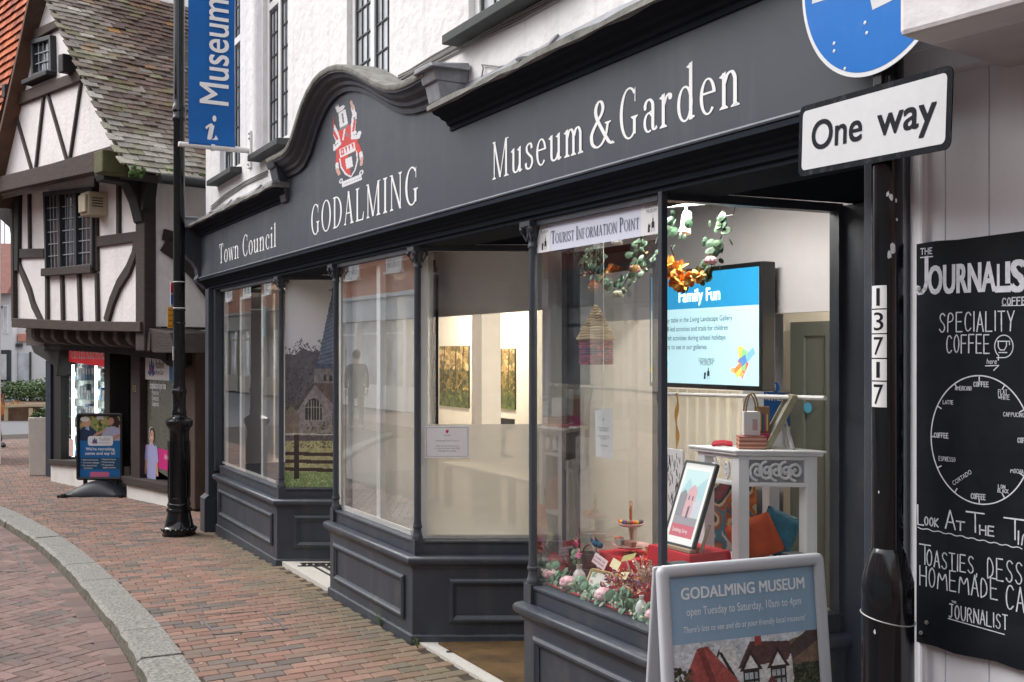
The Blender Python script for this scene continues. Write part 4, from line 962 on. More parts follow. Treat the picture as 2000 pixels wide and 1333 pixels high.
# windows: frame, leaded pane
def lwindow(quad, v, cols, rows, lights, name='leaded_window'):
    """quad: pixels TL,TR,BR,BL"""
    q = [Vector((*HP(x, y, v), 0)) for x, y in quad]
    def at(s, t): return (q[3]*(1-s)+q[2]*s)*(1-t)+(q[0]*(1-s)+q[1]*s)*t
    def W3(p, o): return HW(p.x, v+o, p.y)
    mb = MB(); W = .055; full = (q[2]-q[3]).length; hh = (q[0]-q[3]).length; ws, wt = W/full, W/hh
    def rect(s0, t0, s1, t1, o0, o1):
        c = [at(s0, t0), at(s1, t0), at(s1, t1), at(s0, t1)]
        mb.hexa([W3(p, o0) for p in c]+[W3(p, o1) for p in c])
    rect(0, 0, 1, wt, -.05, .05); rect(0, 1-wt, 1, 1, -.05, .05)
    for i in range(lights+1):
        s = i/lights; s0 = max(0, s-ws/2*(1 if 0 < i < lights else 2)); s1 = min(1, s+ws/2*(1 if 0 < i < lights else 2)); rect(s0, wt, s1, 1-wt, -.049, .048)
    f = mb.build(name, mat('dark_window_frame', RGB('#2b2e33'), rough=.6, var=.2), hs_, bevel=.005)
    for i in range(lights):
        s0, s1 = i/lights+ws*.5, (i+1)/lights-ws*.5; mb = MB(); t0, t1 = wt, 1-wt
        jx = random.uniform(-.012, .012)
        a, b, c, d = W3(at(s0, t0), .0), W3(at(s1, t0), jx), W3(at(s1, t1), jx), W3(at(s0, t1), 0)
        mb.quad(a, b, c, d); mb.build('window_pane', mat('old_leaded_glass', (.035, .045, .055), rough=.05, var=.3, scale=2, spec=1, bump=.05, bscale=9), f)
        mb = MB(); mb.lathe([(0, 0)], (0, 0, 0), 3) if 0 else None
        for k in range(1, cols): s = s0+(s1-s0)*k/cols; mb.bar(W3(at(s, t0), .012), W3(at(s, t1), .012), .012, .008, up=HN)
        for k in range(1, rows): t = t0+(t1-t0)*k/rows; mb.bar(W3(at(s0, t), .016), W3(at(s1, t), .016), .012, .008, up=HN)
        mb.build('lead_cames', M_lead2, f)
    return f
lwindow([(91, 376), (188, 366), (188, 524), (95, 534)], VU+.02, 4, 6, 3)
lwindow([(67, 80), (106, 70), (108, 142), (69, 156)], VG+.02, 4, 3, 1)
timber([(62, 165), (111, 145)], VG, 8, .12, M_tdark, 'window_sill')
# vent box on the wall
c = HP(203, 402, VU); mb = MB(); o = HW(c[0], VU, c[1]); mb.cbox(o+HN*.11, HU, HN, (0, 0, 1), .24, .22, .26)
mb.cbox(o+HN*.235-Vector((0, 0, .0)), HU, HN, (0, 0, 1), .2, .03, .2)
vb = mb.build('vent_box', mat('cream_vent', RGB('#b3a890'), rough=.7, var=.2, dirt=.5, dirtcol=RGB('#7d715a')), hs_, bevel=.012)
mb = MB(); 
for k in range(4): mb.cbox(o+HN*.12-HU*.122+Vector((0, 0, -.03+.03*k)), HN, HU, (0, 0, 1), .12, .006, .01)
mb.build('vent_slot', M_tdark, vb)
# tiled roof, right slope: eave line and ridge
VT = VG+.16; q_ = HP(257, 334, VT); e0 = HW(q_[0], VT, q_[1]); depth = 5.4; q_ = HP(77, -52, VT)
ra_ = HW(q_[0], VT, q_[1]); sl = (ra_-e0); back = -HN
TC1 = [RGB(c) for c in ('#54423a', '#5a463c', '#5f4a40', '#503f38', '#5d4439', '#54443f', '#614c42')]; TW = [RGB(c) for c in ('#a8a499', '#b3b0a6', '#95918a')]; TO = [RGB(c) for c in ('#a8763a', '#b98434', '#8f6b44')]; TG = [RGB(c) for c in ('#6b6b42', '#777747')]
mb = MB(); nr = 40; wt_ = .15; sln = sl.length; sd = sl.normalized(); nrm = (-back).cross(sd).normalized()
if nrm.z < 0: nrm = -nrm
mb.quad(e0, e0+back*depth, ra_+back*depth, ra_, 0, RGB('#3a302c'))
sag = lambda a, t: -.05*math.sin(t*3.1)*min(1, a/1.5)
for r in range(nr):
    t0 = r*sln/nr-.03; a = -.03-(r % 2)*wt_/2
    while a < depth:
        L = sln/nr*1.5; z0 = .018+random.uniform(0, .012); jj = random.uniform(-.008, .008); q = random.random()
        edge = max(0, 1-a/1.3); low = max(0, 1-t0/1.2)
        nz_ = math.sin(a*2.3+t0*3.1)+math.sin(a*5.1-t0*2.2)*.7+math.sin(t0*6.3+a*.8)*.5
        c = random.choice(TC1); f = max(0, min(.8, -.14+.8*edge*random.uniform(.4, 1)+.6*low*random.random()+.12*nz_+random.uniform(-.16, .16))); wv = random.choice(TW); c = tuple(c[i_]*(1-f)+wv[i_]*f for i_ in range(3))
        if t0 > 1.2 and random.random() < .05+.05*nz_: ov = random.choice(TO); f = random.uniform(.2, .6); c = tuple(c[i_]*(1-f)+ov[i_]*f for i_ in range(3))
        if random.random() < .05+.25*edge: gv = random.choice(TG); f = random.uniform(.2, .5); c = tuple(c[i_]*(1-f)+gv[i_]*f for i_ in range(3))
        k = random.uniform(.8, 1.15); c = tuple(v*k for v in c)
        o = e0+back*(a+.003)+sd*(t0+jj)+nrm*(z0+sag(a, t0/sln)); A = back*(wt_-.006); B = sd*L-nrm*(z0-.004); T_ = nrm*.014; tl = nrm*random.uniform(-.008, .008)
        mb.hexa([o, o+A+tl, o+A+B+tl, o+B, o+T_, o+A+T_+tl, o+A+B+T_+tl, o+B+T_], 0, c)
        a += wt_
mb.build('tiled_roof', M_tile, hs_)
# left slope plain
mb = MB(); l0 = HW(gL[0]+.1, VG+.16, gL[1]-.1); mb.quad(l0, ra_, ra_+back*depth, l0+back*depth, 0, RGB('#5a4a42')); mb.build('far_roof_slope', M_tile, hs_)
# eaves gutter and moss clump
mb = MB(); a = e0+Vector((0, 0, -.05)); pts = [a+HU*-.06+back*.25, a+HU*-.06+back*depth]; mb.tube(pts, .05, 10); mb.build('gutter', M_black, hs_, smooth=True)
mb = MB(); mb.quad(e0+nrm*-.02, e0+back*depth+nrm*-.02, e0+back*depth+HU*.3+Vector((0, 0, -.04)), e0+HU*.3+Vector((0, 0, -.04))); mb.build('eaves_soffit', M_tdark, hs_)
mb = MB(); random.seed(5)
for k in range(60):
    mb.ball(e0+back*random.uniform(-.02, .12)+HU*random.uniform(-.06, .02)+Vector((0, 0, random.uniform(-.05, .035))), random.uniform(.01, .024), n=6, k=4)
for k in range(60): mb.ball(e0+back*random.uniform(.3, 4)+sd*random.uniform(0, .05)+nrm*.03, random.uniform(.01, .025), n=6, k=4)
tag(mb.build('moss_clump', mat('moss', RGB('#46602a'), rough=1, var=.5, scale=40), hs_, smooth=True), kind='stuff')
# main range behind with orange hung tiles
TO2 = [RGB(c) for c in ('#b0562c', '#b96033', '#a24d2a', '#a8522c', '#944527', '#bd683a', '#7e4027')]
mb = MB(); u0, u1, z0, z1 = 3.0, 9.5, 4.5, 9.2; v0 = .1
mb.quad(HW(u0, v0-.02, z0), HW(u1, v0-.02, z0), HW(u1, v0-.5, z1), HW(u0, v0-.5, z1), 0, RGB('#3a1e14'))
r = 0; z = z0
while z < z1:
    u = u0-(r % 2)*.085
    while u < u1:
        c = random.choice(TO2); k = random.uniform(.8, 1.15); vv = v0-.12*(z-z0)/(z1-z0)*4
        zz = z+random.uniform(-.006, .006); th = .012
        mb.hexa([HW(u, vv+.03, zz), HW(u+.165, vv+.03, zz), HW(u+.165, vv+.03+th, zz), HW(u, vv+.03+th, zz), HW(u, vv-.03, zz+.17), HW(u+.165, vv-.03, zz+.17), HW(u+.165, vv-.02, zz+.17), HW(u, vv-.02, zz+.17)], 0, tuple(q*k for q in c))
        u += .17
    z += .125; r += 1
th_ = thing('tile_hung_house', 'house with a bright orange tile hung upper storey bridging an arch left of the gable', 'house', HW(7.3, 0, -.2))
mb.build('tile_hanging', M_otile, th_)
mb = MB(); mb.prism([(7.3, -.4), (9.5, -.4), (9.5, 4.5), (7.3, 4.5)], HO+HN*.02, HU, (0, 0, 1), -HN*.3); mb.build('wall', M_plas, th_)
mb = MB(); mb.prism([(4.3, 4.4), (9.5, 4.4), (9.5, 4.52), (4.3, 4.52)], HO+HN*.0, HU, (0, 0, 1), -HN*.4); mb.build('arch_beam', M_tdark, th_)
mb = MB(); mb.prism([(3.2, 4.52), (9.5, 4.52), (9.5, 9.0), (3.2, 9.0)], HO-HN*.52, HU, (0, 0, 1), -HN*3); mb.build('upper_wall', M_plas, th_)
# brackets under the gable and the jetty
def hbracket(pix, v, u0, u1, name='bracket'):
    """profile seen on the side: build in (v,z) then extrude along u"""
    mb = MB(); mb.prism(pix, HO+HU*u0, HN, (0, 0, 1), HU*(u1-u0)); return mb.build(name, M_tdark, hs_, bevel=.01)
prof = lambda vb, vt, zb, zt: [(vb, zb), (vb+.06, zb+.02), (vb+.09, zb+.14), (vb+.13, zb+.28), (vb+.2, zb+.4), (vt-.02, zt-.12), (vt, zt-.06), (vt, zt), (vb, zt)]
hbracket(prof(VU, VG+.12, 2.95, 3.48), 0, uR-.02, uR+.2)
# curved bracket seen in front view beside the corner post
mb = MB(); mb.prism(hpoly([(244, 345), (246, 375), (256, 398), (270, 412), (284, 412), (292, 345)], VU+.05), HO+HN*(VU-.05), HU, (0, 0, 1), HN*.13); mb.build('bracket', M_tdark, hs_, bevel=.01)
mb = MB(); mb.prism(hpoly([(36, 375), (34, 530), (26, 530), (22, 470), (18, 445), (-4, 425), (-22, 405), (-24, 375)], VU+.05), HO+HN*(VU-.25), HU, (0, 0, 1), HN*.3); mb.build('bracket', M_tdark, hs_, bevel=.01)
# jetty joist ends
for k, px in enumerate((62, 80, 100, 126, 150, 173, 198, 222, 247, 270)):
    u, z = HP(px, 652, VU-.02); mb = MB(); zt = HP(px, 641+px*.022, VU)[1]
    w_ = .115
    mb.prism([(-.2, zt), (VU-.03, zt), (VU-.03, zt-.10), (VU-.08, zt-.16), (VU-.2, zt-.19), (-.2, zt-.2)], HO+HU*(u-w_/2), HN, (0, 0, 1), HU*w_); mb.build('joist_end', mat('joist_timber', RGB('#4e4643'), rough=.85, var=.35), hs_, bevel=.008)
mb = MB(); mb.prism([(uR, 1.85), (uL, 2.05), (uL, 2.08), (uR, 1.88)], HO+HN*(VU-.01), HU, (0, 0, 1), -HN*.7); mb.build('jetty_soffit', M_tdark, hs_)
# ground floor
zt = lambda u: 1.68+.06*u
def gslab(pix, v0, v1, m, name, bev=0): return slab(hpoly(pix, 0), v0, v1, m, name, bev=bev)
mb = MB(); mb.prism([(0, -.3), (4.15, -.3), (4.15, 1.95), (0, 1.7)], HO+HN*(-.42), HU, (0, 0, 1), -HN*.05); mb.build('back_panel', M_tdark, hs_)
gslab([(100, 655), (345, 672), (345, 704), (255, 692), (133, 684), (100, 682)], -.4, .12, M_tdark, 'bressummer')
mb = MB(); mb.prism(hpoly([(284, 640), (330, 650), (345, 690), (300, 690), (284, 678)], VU), HO+HN*(VU+.0), HU, (0, 0, 1), -HN*.5); mb.build('jetty_corner_bracket', M_timb, hs_, bevel=.01)
mb = MB(); mb.prism(hpoly([(312, 690), (362, 690), (362, 715), (345, 722), (325, 714), (312, 702)], .1), HO+HN*.1, HU, (0, 0, 1), -HN*.2); mb.build('bracket', M_tdark, hs_, bevel=.01)
gslab([(362, 680), (386, 680), (386, 996), (362, 994)], -.3, .03, mat('brown_post', RGB('#4c3c34'), rough=.85, var=.4, scale=4, stretch=(1, 1, .3)), 'corner_post', .012)
gslab([(258, 690), (276, 690), (276, 944), (258, 940)], -.3, .02, M_timb, 'post', .01)
gslab([(203, 688), (214, 688), (214, 915), (203, 912)], -.25, .0, M_tdark, 'post', .008)
gslab([(105, 690), (122, 690), (122, 905), (105, 905)], -.25, .02, M_tdark, 'post', .01)
gslab([(96, 705), (106, 705), (106, 932), (96, 930)], -.2, .05, mat('navy_post', RGB('#20293b'), rough=.5), 'post', .006)
mb = MB(); mb.prism(hpoly([(48, 645), (100, 650), (118, 664), (112, 735), (106, 735), (104, 715), (86, 702), (66, 690), (58, 672)], .1), HO+HN*.1, HU, (0, 0, 1), -HN*.3); mb.build('bracket', M_tdark, hs_, bevel=.01)
M_plinth = mat('white_plinth', (.72, .70, .67), rough=.8, var=.08, dirt=.5, dirtcol=(.33, .31, .22), dscale=3, bump=.2, bscale=20)
gslab([(106, 906), (215, 914), (215, 1000), (106, 1000)], -.25, .05, M_plinth, 'plinth', .012)
gslab([(255, 944), (362, 966), (362, 1040), (255, 1040)], -.25, .05, M_plinth, 'plinth', .012)
gslab([(106, 897), (215, 903), (215, 914), (106, 906)], -.25, .09, M_timb, 'window_sill', .006)
gslab([(250, 929), (362, 950), (362, 966), (255, 944)], -.25, .09, M_timb, 'window_sill', .006)
# door in the recess with its pale pane
dr = gslab([(216, 690), (256, 690), (256, 975), (216, 960)], -.4, -.34, M_tdark, 'shop_door')
mb = MB(); q = hpoly([(244, 720), (252, 722), (252, 925), (244, 920)], -.3); mb.prism(q, HO+HN*-.335, HU, (0, 0, 1), HN*.01); mb.build('door_pane', mat('grey_green_pane', RGB('#5b6058'), rough=.15, var=.2), dr)
mb = MB(); q = HP(249, 717, -.3); mb.lathe([(.065, 0), (.065, .006)], HW(q[0], -.32, q[1]), 20, axis=HN); mb.build('door_sticker', mat('pale_blue_sticker', RGB('#58a9c4'), rough=.5), dr)
mb = MB(); q = HP(262, 757, .02); mb.text('15', HW(q[0]+.02, .024, q[1]-.05), -HU, (0, 0, 1), size=.11); mb.build('house_number', mat('brass', (.5, .36, .14), rough=.3, metal=1, var=.1), hs_)
# phone shop window: recessed lit cabinet
qw = hpoly([(133, 685), (203, 690), (203, 912), (133, 898)], 0); uA, uB = qw[0][0], qw[1][0]
zb_, zT = min(qw[2][1], qw[3][1])+.03, qw[1][1]
cab = thing('lit_shop_display', 'white lit window cabinet of boxed phone accessories under a red sign', 'shop display', HW((uA+uB)/2, -.2, zb_))
mb = MB(); mb.prism([(uB, zb_), (uA+.2, zb_), (uA+.2, zT+.05), (uB, zT)], HO+HN*(-.15), HU, (0, 0, 1), -HN*.02); mb.build('cabinet_back', mat('cabinet_white', (.8, .82, .8), var=0, rough=.4), cab)
zr = HP(168, 712, 0)[1]
mb = MB(); mb.prism([(uB, zr-.03), (uA, zr+.03), (uA, zT+.05), (uB, zT)], HO+HN*(-.03), HU, (0, 0, 1), HN*.02); sg = mb.build('shop_sign', mat('red_sign', RGB('#c3202a'), rough=.5, var=.03, emit=.25), cab)
mb = MB(); mb.text('WE BUY & SELL MOBILE PHONES', HW(uA-.03, -.008, zr+.07), -HU, Vector((0, 0, 1))-HU*0, size=.22, width=(uA-uB)*1.0-.03, bold=.02); mb.build('lettering', M_lett, sg)
mb = MB()
for pxs in (142, 187): u = HP(pxs, 800, -.04)[0]; mb.cbox(HW(u, -.045, (zb_+zr)/2), HU, HN, (0, 0, 1), .045, .02, zr-zb_-.02)
mb.build('light_strip', mat('lit_led', (.93, 1, .97), var=0, emit=4), cab)
mb = MB()
shz = [zb_+.03+(zr-zb_)*k/5 for k in range(5)]
for z in shz[1:]: mb.prism([(uB, z), (uA+.1, z), (uA+.1, z+.012), (uB, z+.012)], HO+HN*(-.15), HU, (0, 0, 1), HN*.1)
mb.build('glass_shelf', mat('shelf_glass', (.55, .68, .68), rough=.2, var=0), cab)
random.seed(11)
for si, z in enumerate(shz):
    u = uB+.02
    while u < uA-.03:
        w_ = random.uniform(.05, .13); h_ = random.uniform(.1, .2)*(1 if si else .8); cc = random.choice(['#cfd6d6', '#3a5a78', '#b8c7ca', '#7d9aa3', '#e2e6e4', '#2f6fa8', '#5e6f74', '#9db4b8'])
        if random.random() < .93:
            mb = MB(); mb.cbox(HW(u+w_/2, -.105, z+.014+h_/2), HU, HN, (0, 0, 1), w_-.012, .06, h_); mb.cbox(HW(u+w_/2, -.073, z+.014+h_*.6), HU, HN, (0, 0, 1), w_*.6, .004, h_*.4, 1)
            o = mb.build('phone_box', [mat('box_'+cc[1:], RGB(cc), rough=.5, var=.05), mat('box_label', (.7, .72, .72), var=.1)], None, loc=HW(u+w_/2, -.105, z+.014))
            tag(o, 'small boxed phone accessory standing on a shelf of the lit cabinet', 'box', 'boxes on the lit cabinet shelves')
        u += w_+random.uniform(.0, .015)
mb = MB(); mb.prism([(uB, zb_), (uA, zb_), (uA, zT), (uB, zT)], HO+HN*-.015, HU, (0, 0, 1), HN*.001); mb.build('window_pane', glassm('house_shop_glass', r0=.05, k=.6), hs_)
mb = MB(); mb.prism([(uA-.16, zb_+.02), (uA-.01, zb_+.02), (uA-.01, zb_+.25), (uA-.16, zb_+.25)], HO+HN*-.012, HU, (0, 0, 1), HN*.004); mb.build('window_notice', mat('red_white_notice', RGB('#d9b6b4'), rough=.5, var=.25, scale=25), cab); mb = MB(); mb.prism([(uB+.02, zb_+.02), (uB+.2, zb_+.02), (uB+.2, zb_+.2), (uB+.02, zb_+.2)], HO+HN*-.012, HU, (0, 0, 1), HN*.004)
nt_ = mb.build('window_notice', mat('red_white_notice', RGB('#d9b6b4'), rough=.5, var=.25, scale=25), cab)
# care company window: printed film
qg = hpoly([(280, 690), (362, 700), (362, 950), (280, 930)], 0); ua, ub = qg[0][0], qg[1][0]
mb = MB(); mb.prism([(ub, -.25+.35), (ua, .3), (ua, 1.85), (ub, 1.75)], HO+HN*-.06, HU, (0, 0, 1), HN*.01)
pg = mb.build('window_panel', mat('olive_window_film', RGB('#5a5c50'), rough=.25, var=.1, scale=2, dirt=.4, dirtcol=RGB('#6f7163')), hs_)
def film(pix, m, name, off, par=pg): mb = MB(); mb.face(hpoly(pix, -.05), HO+HN*(-.048+off), HU, (0, 0, 1)); f = mb.build(name, m, par); return f
film([(282, 697), (331, 699), (331, 744), (282, 741)], M_white, 'printed_panel', .001); film([(331, 699), (362, 700), (362, 748), (331, 744)], mat('mid_blue_print', RGB('#2f6ea3'), rough=.5), 'printed_panel', .001)
def logo(mb, c, U, V, k, N_):
    """blue tulip with a red heart of petals"""
    c, U, V, N_ = map(Vector, (c, U, V, N_))
    pet = [[(0, .1), (.14, .45), (.1, .8), (0, 1.05), (-.1, .8), (-.14, .45)], [(-.05, .05), (-.3, .3), (-.34, .62), (-.28, .85), (-.12, .5)], [(.05, .05), (.3, .3), (.34, .62), (.28, .85), (.12, .5)], [(-.06, .0), (-.38, .12), (-.5, .3), (-.3, .28)], [(.06, 0), (.38, .12), (.5, .3), (.3, .28)]]
    for i, q in enumerate(pet): mb.face(q, c+N_*.0004*i, U*k, V*k, 0)
    mb.face([(0, .12), (.1, .4), (.06, .58), (0, .52), (-.06, .58), (-.1, .4)], c+N_*.003, U*k, V*k, 1)
M_lb = mat('logo_blue', RGB('#1f4e8c'), var=0, rough=.5); M_lr = mat('logo_red', RGB('#c2304a'), var=0, rough=.5)
q = HP(297, 736, -.05); mb = MB(); logo(mb, HW(q[0], -.045, q[1]), -HU, (0, 0, 1), .21, HN); mb.build('logo', [M_lb, M_lr], pg)
mb = MB(); q = HP(305, 720, -.05); mb.text('Radfield', HW(q[0], -.045, q[1]), -HU, (0, 0, 1), size=.15, width=.21); q = HP(305, 732, -.05); mb.text('Home Care', HW(q[0], -.045, q[1]), -HU, (0, 0, 1), size=.085, width=.2); mb.build('lettering', M_dark, pg)
mb = MB(); q = HP(294, 759, -.05); mb.text('Exceptional care in your home', HW(q[0], -.045, q[1]), -HU, (0, 0, 1), size=.125, width=.42, bold=.015)
for py, s in ((771, 'Personal care'), (782, 'Dementia care'), (793, 'Companionship')): q = HP(297, py, -.05); mb.text('· '+s, HW(q[0], -.045, q[1]), -HU, (0, 0, 1), size=.085, width=.19)
mb.build('lettering', M_lett, pg)
film([(282, 869), (345, 884), (345, 925), (282, 906)], mat('pink_print', RGB('#c51f77'), rough=.4, var=.03), 'printed_panel', .001)
mb = MB(); q = HP(322, 897, -.05); mb.text('Ask us', HW(q[0], -.045, q[1]), -HU, (0, 0, 1), size=.09, width=.11); mb.build('lettering', M_lett, pg)
# printed carer figure on the film
rs = Raster(44, 110); rs.clear(); SK = RGB('#b98d78'); TUN = RGB('#9b9cc6')
rs.poly([(.22, .0), (.78, .0), (.82, .3), (.78, .56), (.62, .66), (.4, .66), (.24, .56), (.18, .3)], TUN, .12); rs.line(.24, .55, .1, .1, .14, SK); rs.line(.78, .55, .88, .1, .14, SK); rs.line(.24, .58, .14, .36, .2, TUN); rs.line(.78, .58, .86, .36, .2, TUN)
rs.rect(.44, .62, .6, .72, SK); rs.ell(.5, .8, .17, .15, RGB('#c8c2c0')); rs.ell(.52, .8, .155, .138, RGB('#2a2020')); rs.ell(.54, .78, .13, .115, SK); rs.line(.48, .75, .6, .75, .03, RGB('#e8dcd8')); rs.ell(.5, .81, .02, .012, RGB('#241a18')); rs.ell(.6, .81, .02, .012, RGB('#241a18'))
mb = MB(); a = HP(282, 930, -.05); b = HP(312, 935, -.05); t = HP(297, 825, -.05); rs.place(mb, HW(a[0], -.042, a[1]-.02), -HU*(a[0]-b[0]), (0, 0, t[1]-a[1])); mb.build('printed_figure', M_print, pg)
# side wall of the ground floor, its dark colour painting the shade between the houses
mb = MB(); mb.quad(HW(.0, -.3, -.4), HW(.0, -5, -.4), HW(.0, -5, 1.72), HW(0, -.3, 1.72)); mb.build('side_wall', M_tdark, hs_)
mb = MB(); mb.prism([(-.35, -.4), (-1.2, -.4), (-1.2, .1), (-.35, .12)], HO+HU*-.0, HN, (0, 0, 1), -HU*.08); mb.build('plinth', M_plinth, hs_)
# ------------------------------------------------------------------ street furniture and signs
M_iron = mat('glossy_black_iron', (.006, .007, .009), rough=.14, var=.1, scale=12, bump=.05, bscale=25, bdist=.002)
# lamp post
LX, LY = -9.91, 2.017; gz = g(LX)
lp = thing('lamp_post', 'tall black cast iron lamp post with a ringed bell base beside the blue banner', 'lamp post', (LX, LY, gz))
def zz(py): return 1.6-(py-690)*9.64/2050
def rr(w): return w/2*9.64/2050
mb = MB(); z0 = gz
mb.lathe([(.15, z0-.1), (.15, z0+.018), (.142, z0+.018)], (LX, LY, 0), 32)
mb.lathe([(.142, z0+.018), (.148, z0+.04), (.145, z0+.075), (.128, z0+.09), (.118, z0+.14), (.106, z0+.19), (.102, z0+.215), (.112, z0+.222), (.115, z0+.235), (.112, z0+.245), (.1, z0+.25), (.1, z0+.268), (.107, z0+.275), (.106, z0+.29), (.098, z0+.3)], (LX, LY, 0), 32)
for k in range(18):
    a = k*math.pi/9; mb.ball((LX+.143*math.cos(a), LY+.143*math.sin(a), z0+.06), .018, n=8, k=6)
mb.build('base', M_iron, lp, smooth=True)
mb = MB(); mb.lathe([(.1, z0+.3), (.098, zz(985)), (.088, zz(845)), (.095, zz(838)), (.118, zz(832)), (.123, zz(826)), (.121, zz(822)), (.1, zz(819)), (.07, zz(815))], (LX, LY, 0), 32); 
for k in range(8):
    a = k*math.pi/4+.2; p = Vector((LX+.094*math.cos(a), LY+.094*math.sin(a), 0)); t = Vector((-math.sin(a), math.cos(a), 0))
    mb.tube([p+t*.025+Vector((0, 0, zz(972))), p+t*.028+Vector((0, 0, zz(960))), p*1+t*.024+Vector((0, 0, zz(862))), p-t*.024+Vector((0, 0, zz(862))), p-t*.028+Vector((0, 0, zz(960))), p-t*.025+Vector((0, 0, zz(972))), p+t*.025+Vector((0, 0, zz(972)))], .004, 5)
mb.build('pedestal', M_iron, lp, smooth=True)
mb = MB(); mb.lathe([(.07, zz(815)), (.062, zz(811)), (.066, zz(808)), (.066, zz(804)), (.058, zz(800)), (.058, zz(770)), (.067, zz(767)), (.068, zz(763)), (.062, zz(761)), (.056, zz(757)), (.054, zz(750)), (.05, zz(240)), (.06, zz(236)), (.061, zz(230)), (.055, zz(228)), (.055, zz(220)), (.063, zz(218)), (.063, zz(210)), (.052, zz(206)), (.05, zz(195)), (.048, zz(-200)), (.045, zz(-420)), (0, zz(-425))], (LX, LY, 0), 32); mb.build('shaft', M_iron, lp, smooth=True)
M_tie = mat('cable_tie', (.75, .75, .74), var=0)
for py in (552, 603): mb = MB(); mb.lathe([(.0545, 0), (.0545, .008)], (LX, LY, zz(py)), 24); mb.build('cable_tie', M_tie, lp)
for py in (608, 634): mb = MB(); mb.lathe([(.056, 0), (.058, .01), (.056, .02)], (LX, LY, zz(py)), 24); mb.build('band', M_iron, lp)
# small plates fixed to the post, facing the street and the house
sd_ = Vector((-.97, -.24, 0))
def plate(px0, px1, py0, py1, m, name, th=.006, Z=9.66, txt=()):
    a = atD(px0, py1, Z); b = atD(px1, py1, Z+.03); U = Vector((b.x-a.x, b.y-a.y, 0)); hgt = atD(px0, py0, Z).z-a.z
    mb = MB(); n = U.normalized().cross(Vector((0, 0, 1))); mb.obox(a, U, n*-th, (0, 0, hgt)); o = mb.build(name, m, lp)
    if txt:
        mb = MB()
        for k, s in enumerate(txt): mb.text(s, a+n*.0015+U*.12+Vector((0, 0, hgt*(1-(k+.75)/len(txt)))), U.normalized(), (0, 0, 1), size=hgt/len(txt)*.6, width=U.length*.75)
        mb.build('lettering', M_dark, o)
plate(327.5, 340, 600, 641, mat('yellow_notice', RGB('#d9981e'), rough=.5, var=.08), 'yellow_notice', txt=('Notice', 'of', 'works', 'here'))
plate(333, 341, 548, 598, mat('red_blue_notice', (.7, .69, .72), rough=.5, var=.05), 'white_notice')
plate(334, 340, 553, 572, mat('red_print', RGB('#c8404a'), var=.1), 'notice_print', Z=9.64); plate(334, 340, 576, 594, mat('blue_print', RGB('#5478b4'), var=.1), 'notice_print', Z=9.64)
plate(338, 342, 677, 704, M_white, 'post_number', Z=9.58)
# banner on its arm
BX = -8.657
ba = thing('hanging_banner', 'blue museum information banner on a white arm projecting from the white wall', 'banner', (BX, WY, 3.28))
tip = Vector((BX, 1.77, 3.277)); wl = Vector((BX, WY, 3.277))
mb = MB(); mb.tube([tip, tip+(wl-tip)*.45], .0215, 12); mb.tube([tip+(wl-tip)*.45, wl], .025, 12); mb.lathe([(.022, 0), (.02, .012), (0, .014)], tip, 12, axis=(0, -1, 0)); mb.lathe([(.031, -.015), (.031, .015)], tip+(wl-tip)*.45, 12, axis=(0, 1, 0))
mb.build('arm', mat('white_tube', (.7, .69, .67), rough=.5, var=.1, dirt=.3, dirtcol=(.4, .38, .35)), ba, smooth=True)
mb = MB(); mb.box(BX-.04, BX+.04, WY-.02, WY-.001, 3.13, 3.44); mb.build('wall_bracket', M_white, ba, bevel=.005)
for z in (3.16, 3.2, 3.37, 3.41): mb = MB(); mb.lathe([(.008, 0), (.008, .006)], (BX+(.03 if z > 3.3 else -.0), WY-.021, z), 8, axis=(0, -1, 0)); mb.build('bolt', M_black, ba)
M_ban = mat('blue_banner_cloth', (.018, .125, .40), rough=.8, spec=.2, var=.08, scale=3, bump=.1, bscale=300, bdist=.001)
mb = MB(); y0, y1 = 1.832, 2.205; nz_ = 40; ny = 12; vs = []
for j in range(nz_+1):
    z = 3.3+(2.0)*j/nz_
    for i in range(ny+1):
        t = i/ny; vs.append((BX+.024-.018*min(1, (z-3.3)/.1)+.006*math.sin(z*5+t*3)*t, y0+(y1-y0)*t, z))
fs = [(j*(ny+1)+i, j*(ny+1)+i+1, (j+1)*(ny+1)+i+1, (j+1)*(ny+1)+i) for j in range(nz_) for i in range(ny)]
mb.add(vs, fs); 
for i in range(10):
    a0, a1 = math.pi*i/10, math.pi*(i+1)/10
    mb.quad((BX+.024*math.cos(a0), y0, 3.3-.03*math.sin(a0)-.0), (BX+.024*math.cos(a0), y1, 3.3-.03*math.sin(a0)), (BX+.024*math.cos(a1), y1, 3.3-.03*math.sin(a1)), (BX+.024*math.cos(a1), y0, 3.3-.03*math.sin(a1)))
bc = mb.build('banner_cloth', M_ban, ba, smooth=True)
mb = MB(); o = atX(446, 207, BX+.016); o.x = BX+.016; e = atX(446, 3, BX+.016)
mb.text('Museum', o, (0, 0, 1), (0, -1, 0), size=.335, width=e.z-o.z, bold=.012, res=4); mb.build('lettering', M_lett, bc)
mb = MB(); o = atX(402, 277, BX+.016); o.x = BX+.016; s = Serif(mb, o, (0, 1, 0), (0, 0, 1)); s.x0 = 0; s.kx = .125; s.ky = .2
s.cal([(.0, .55), (.2, .66), (.42, .72)], .12, .1); s.cal([(.42, .72), (.3, .35), (.25, .12), (.36, .04), (.6, .12), (.72, .22)], .3, .1); s.ell(.55, .97, .13); mb.build('information_letter', M_lett, bc)

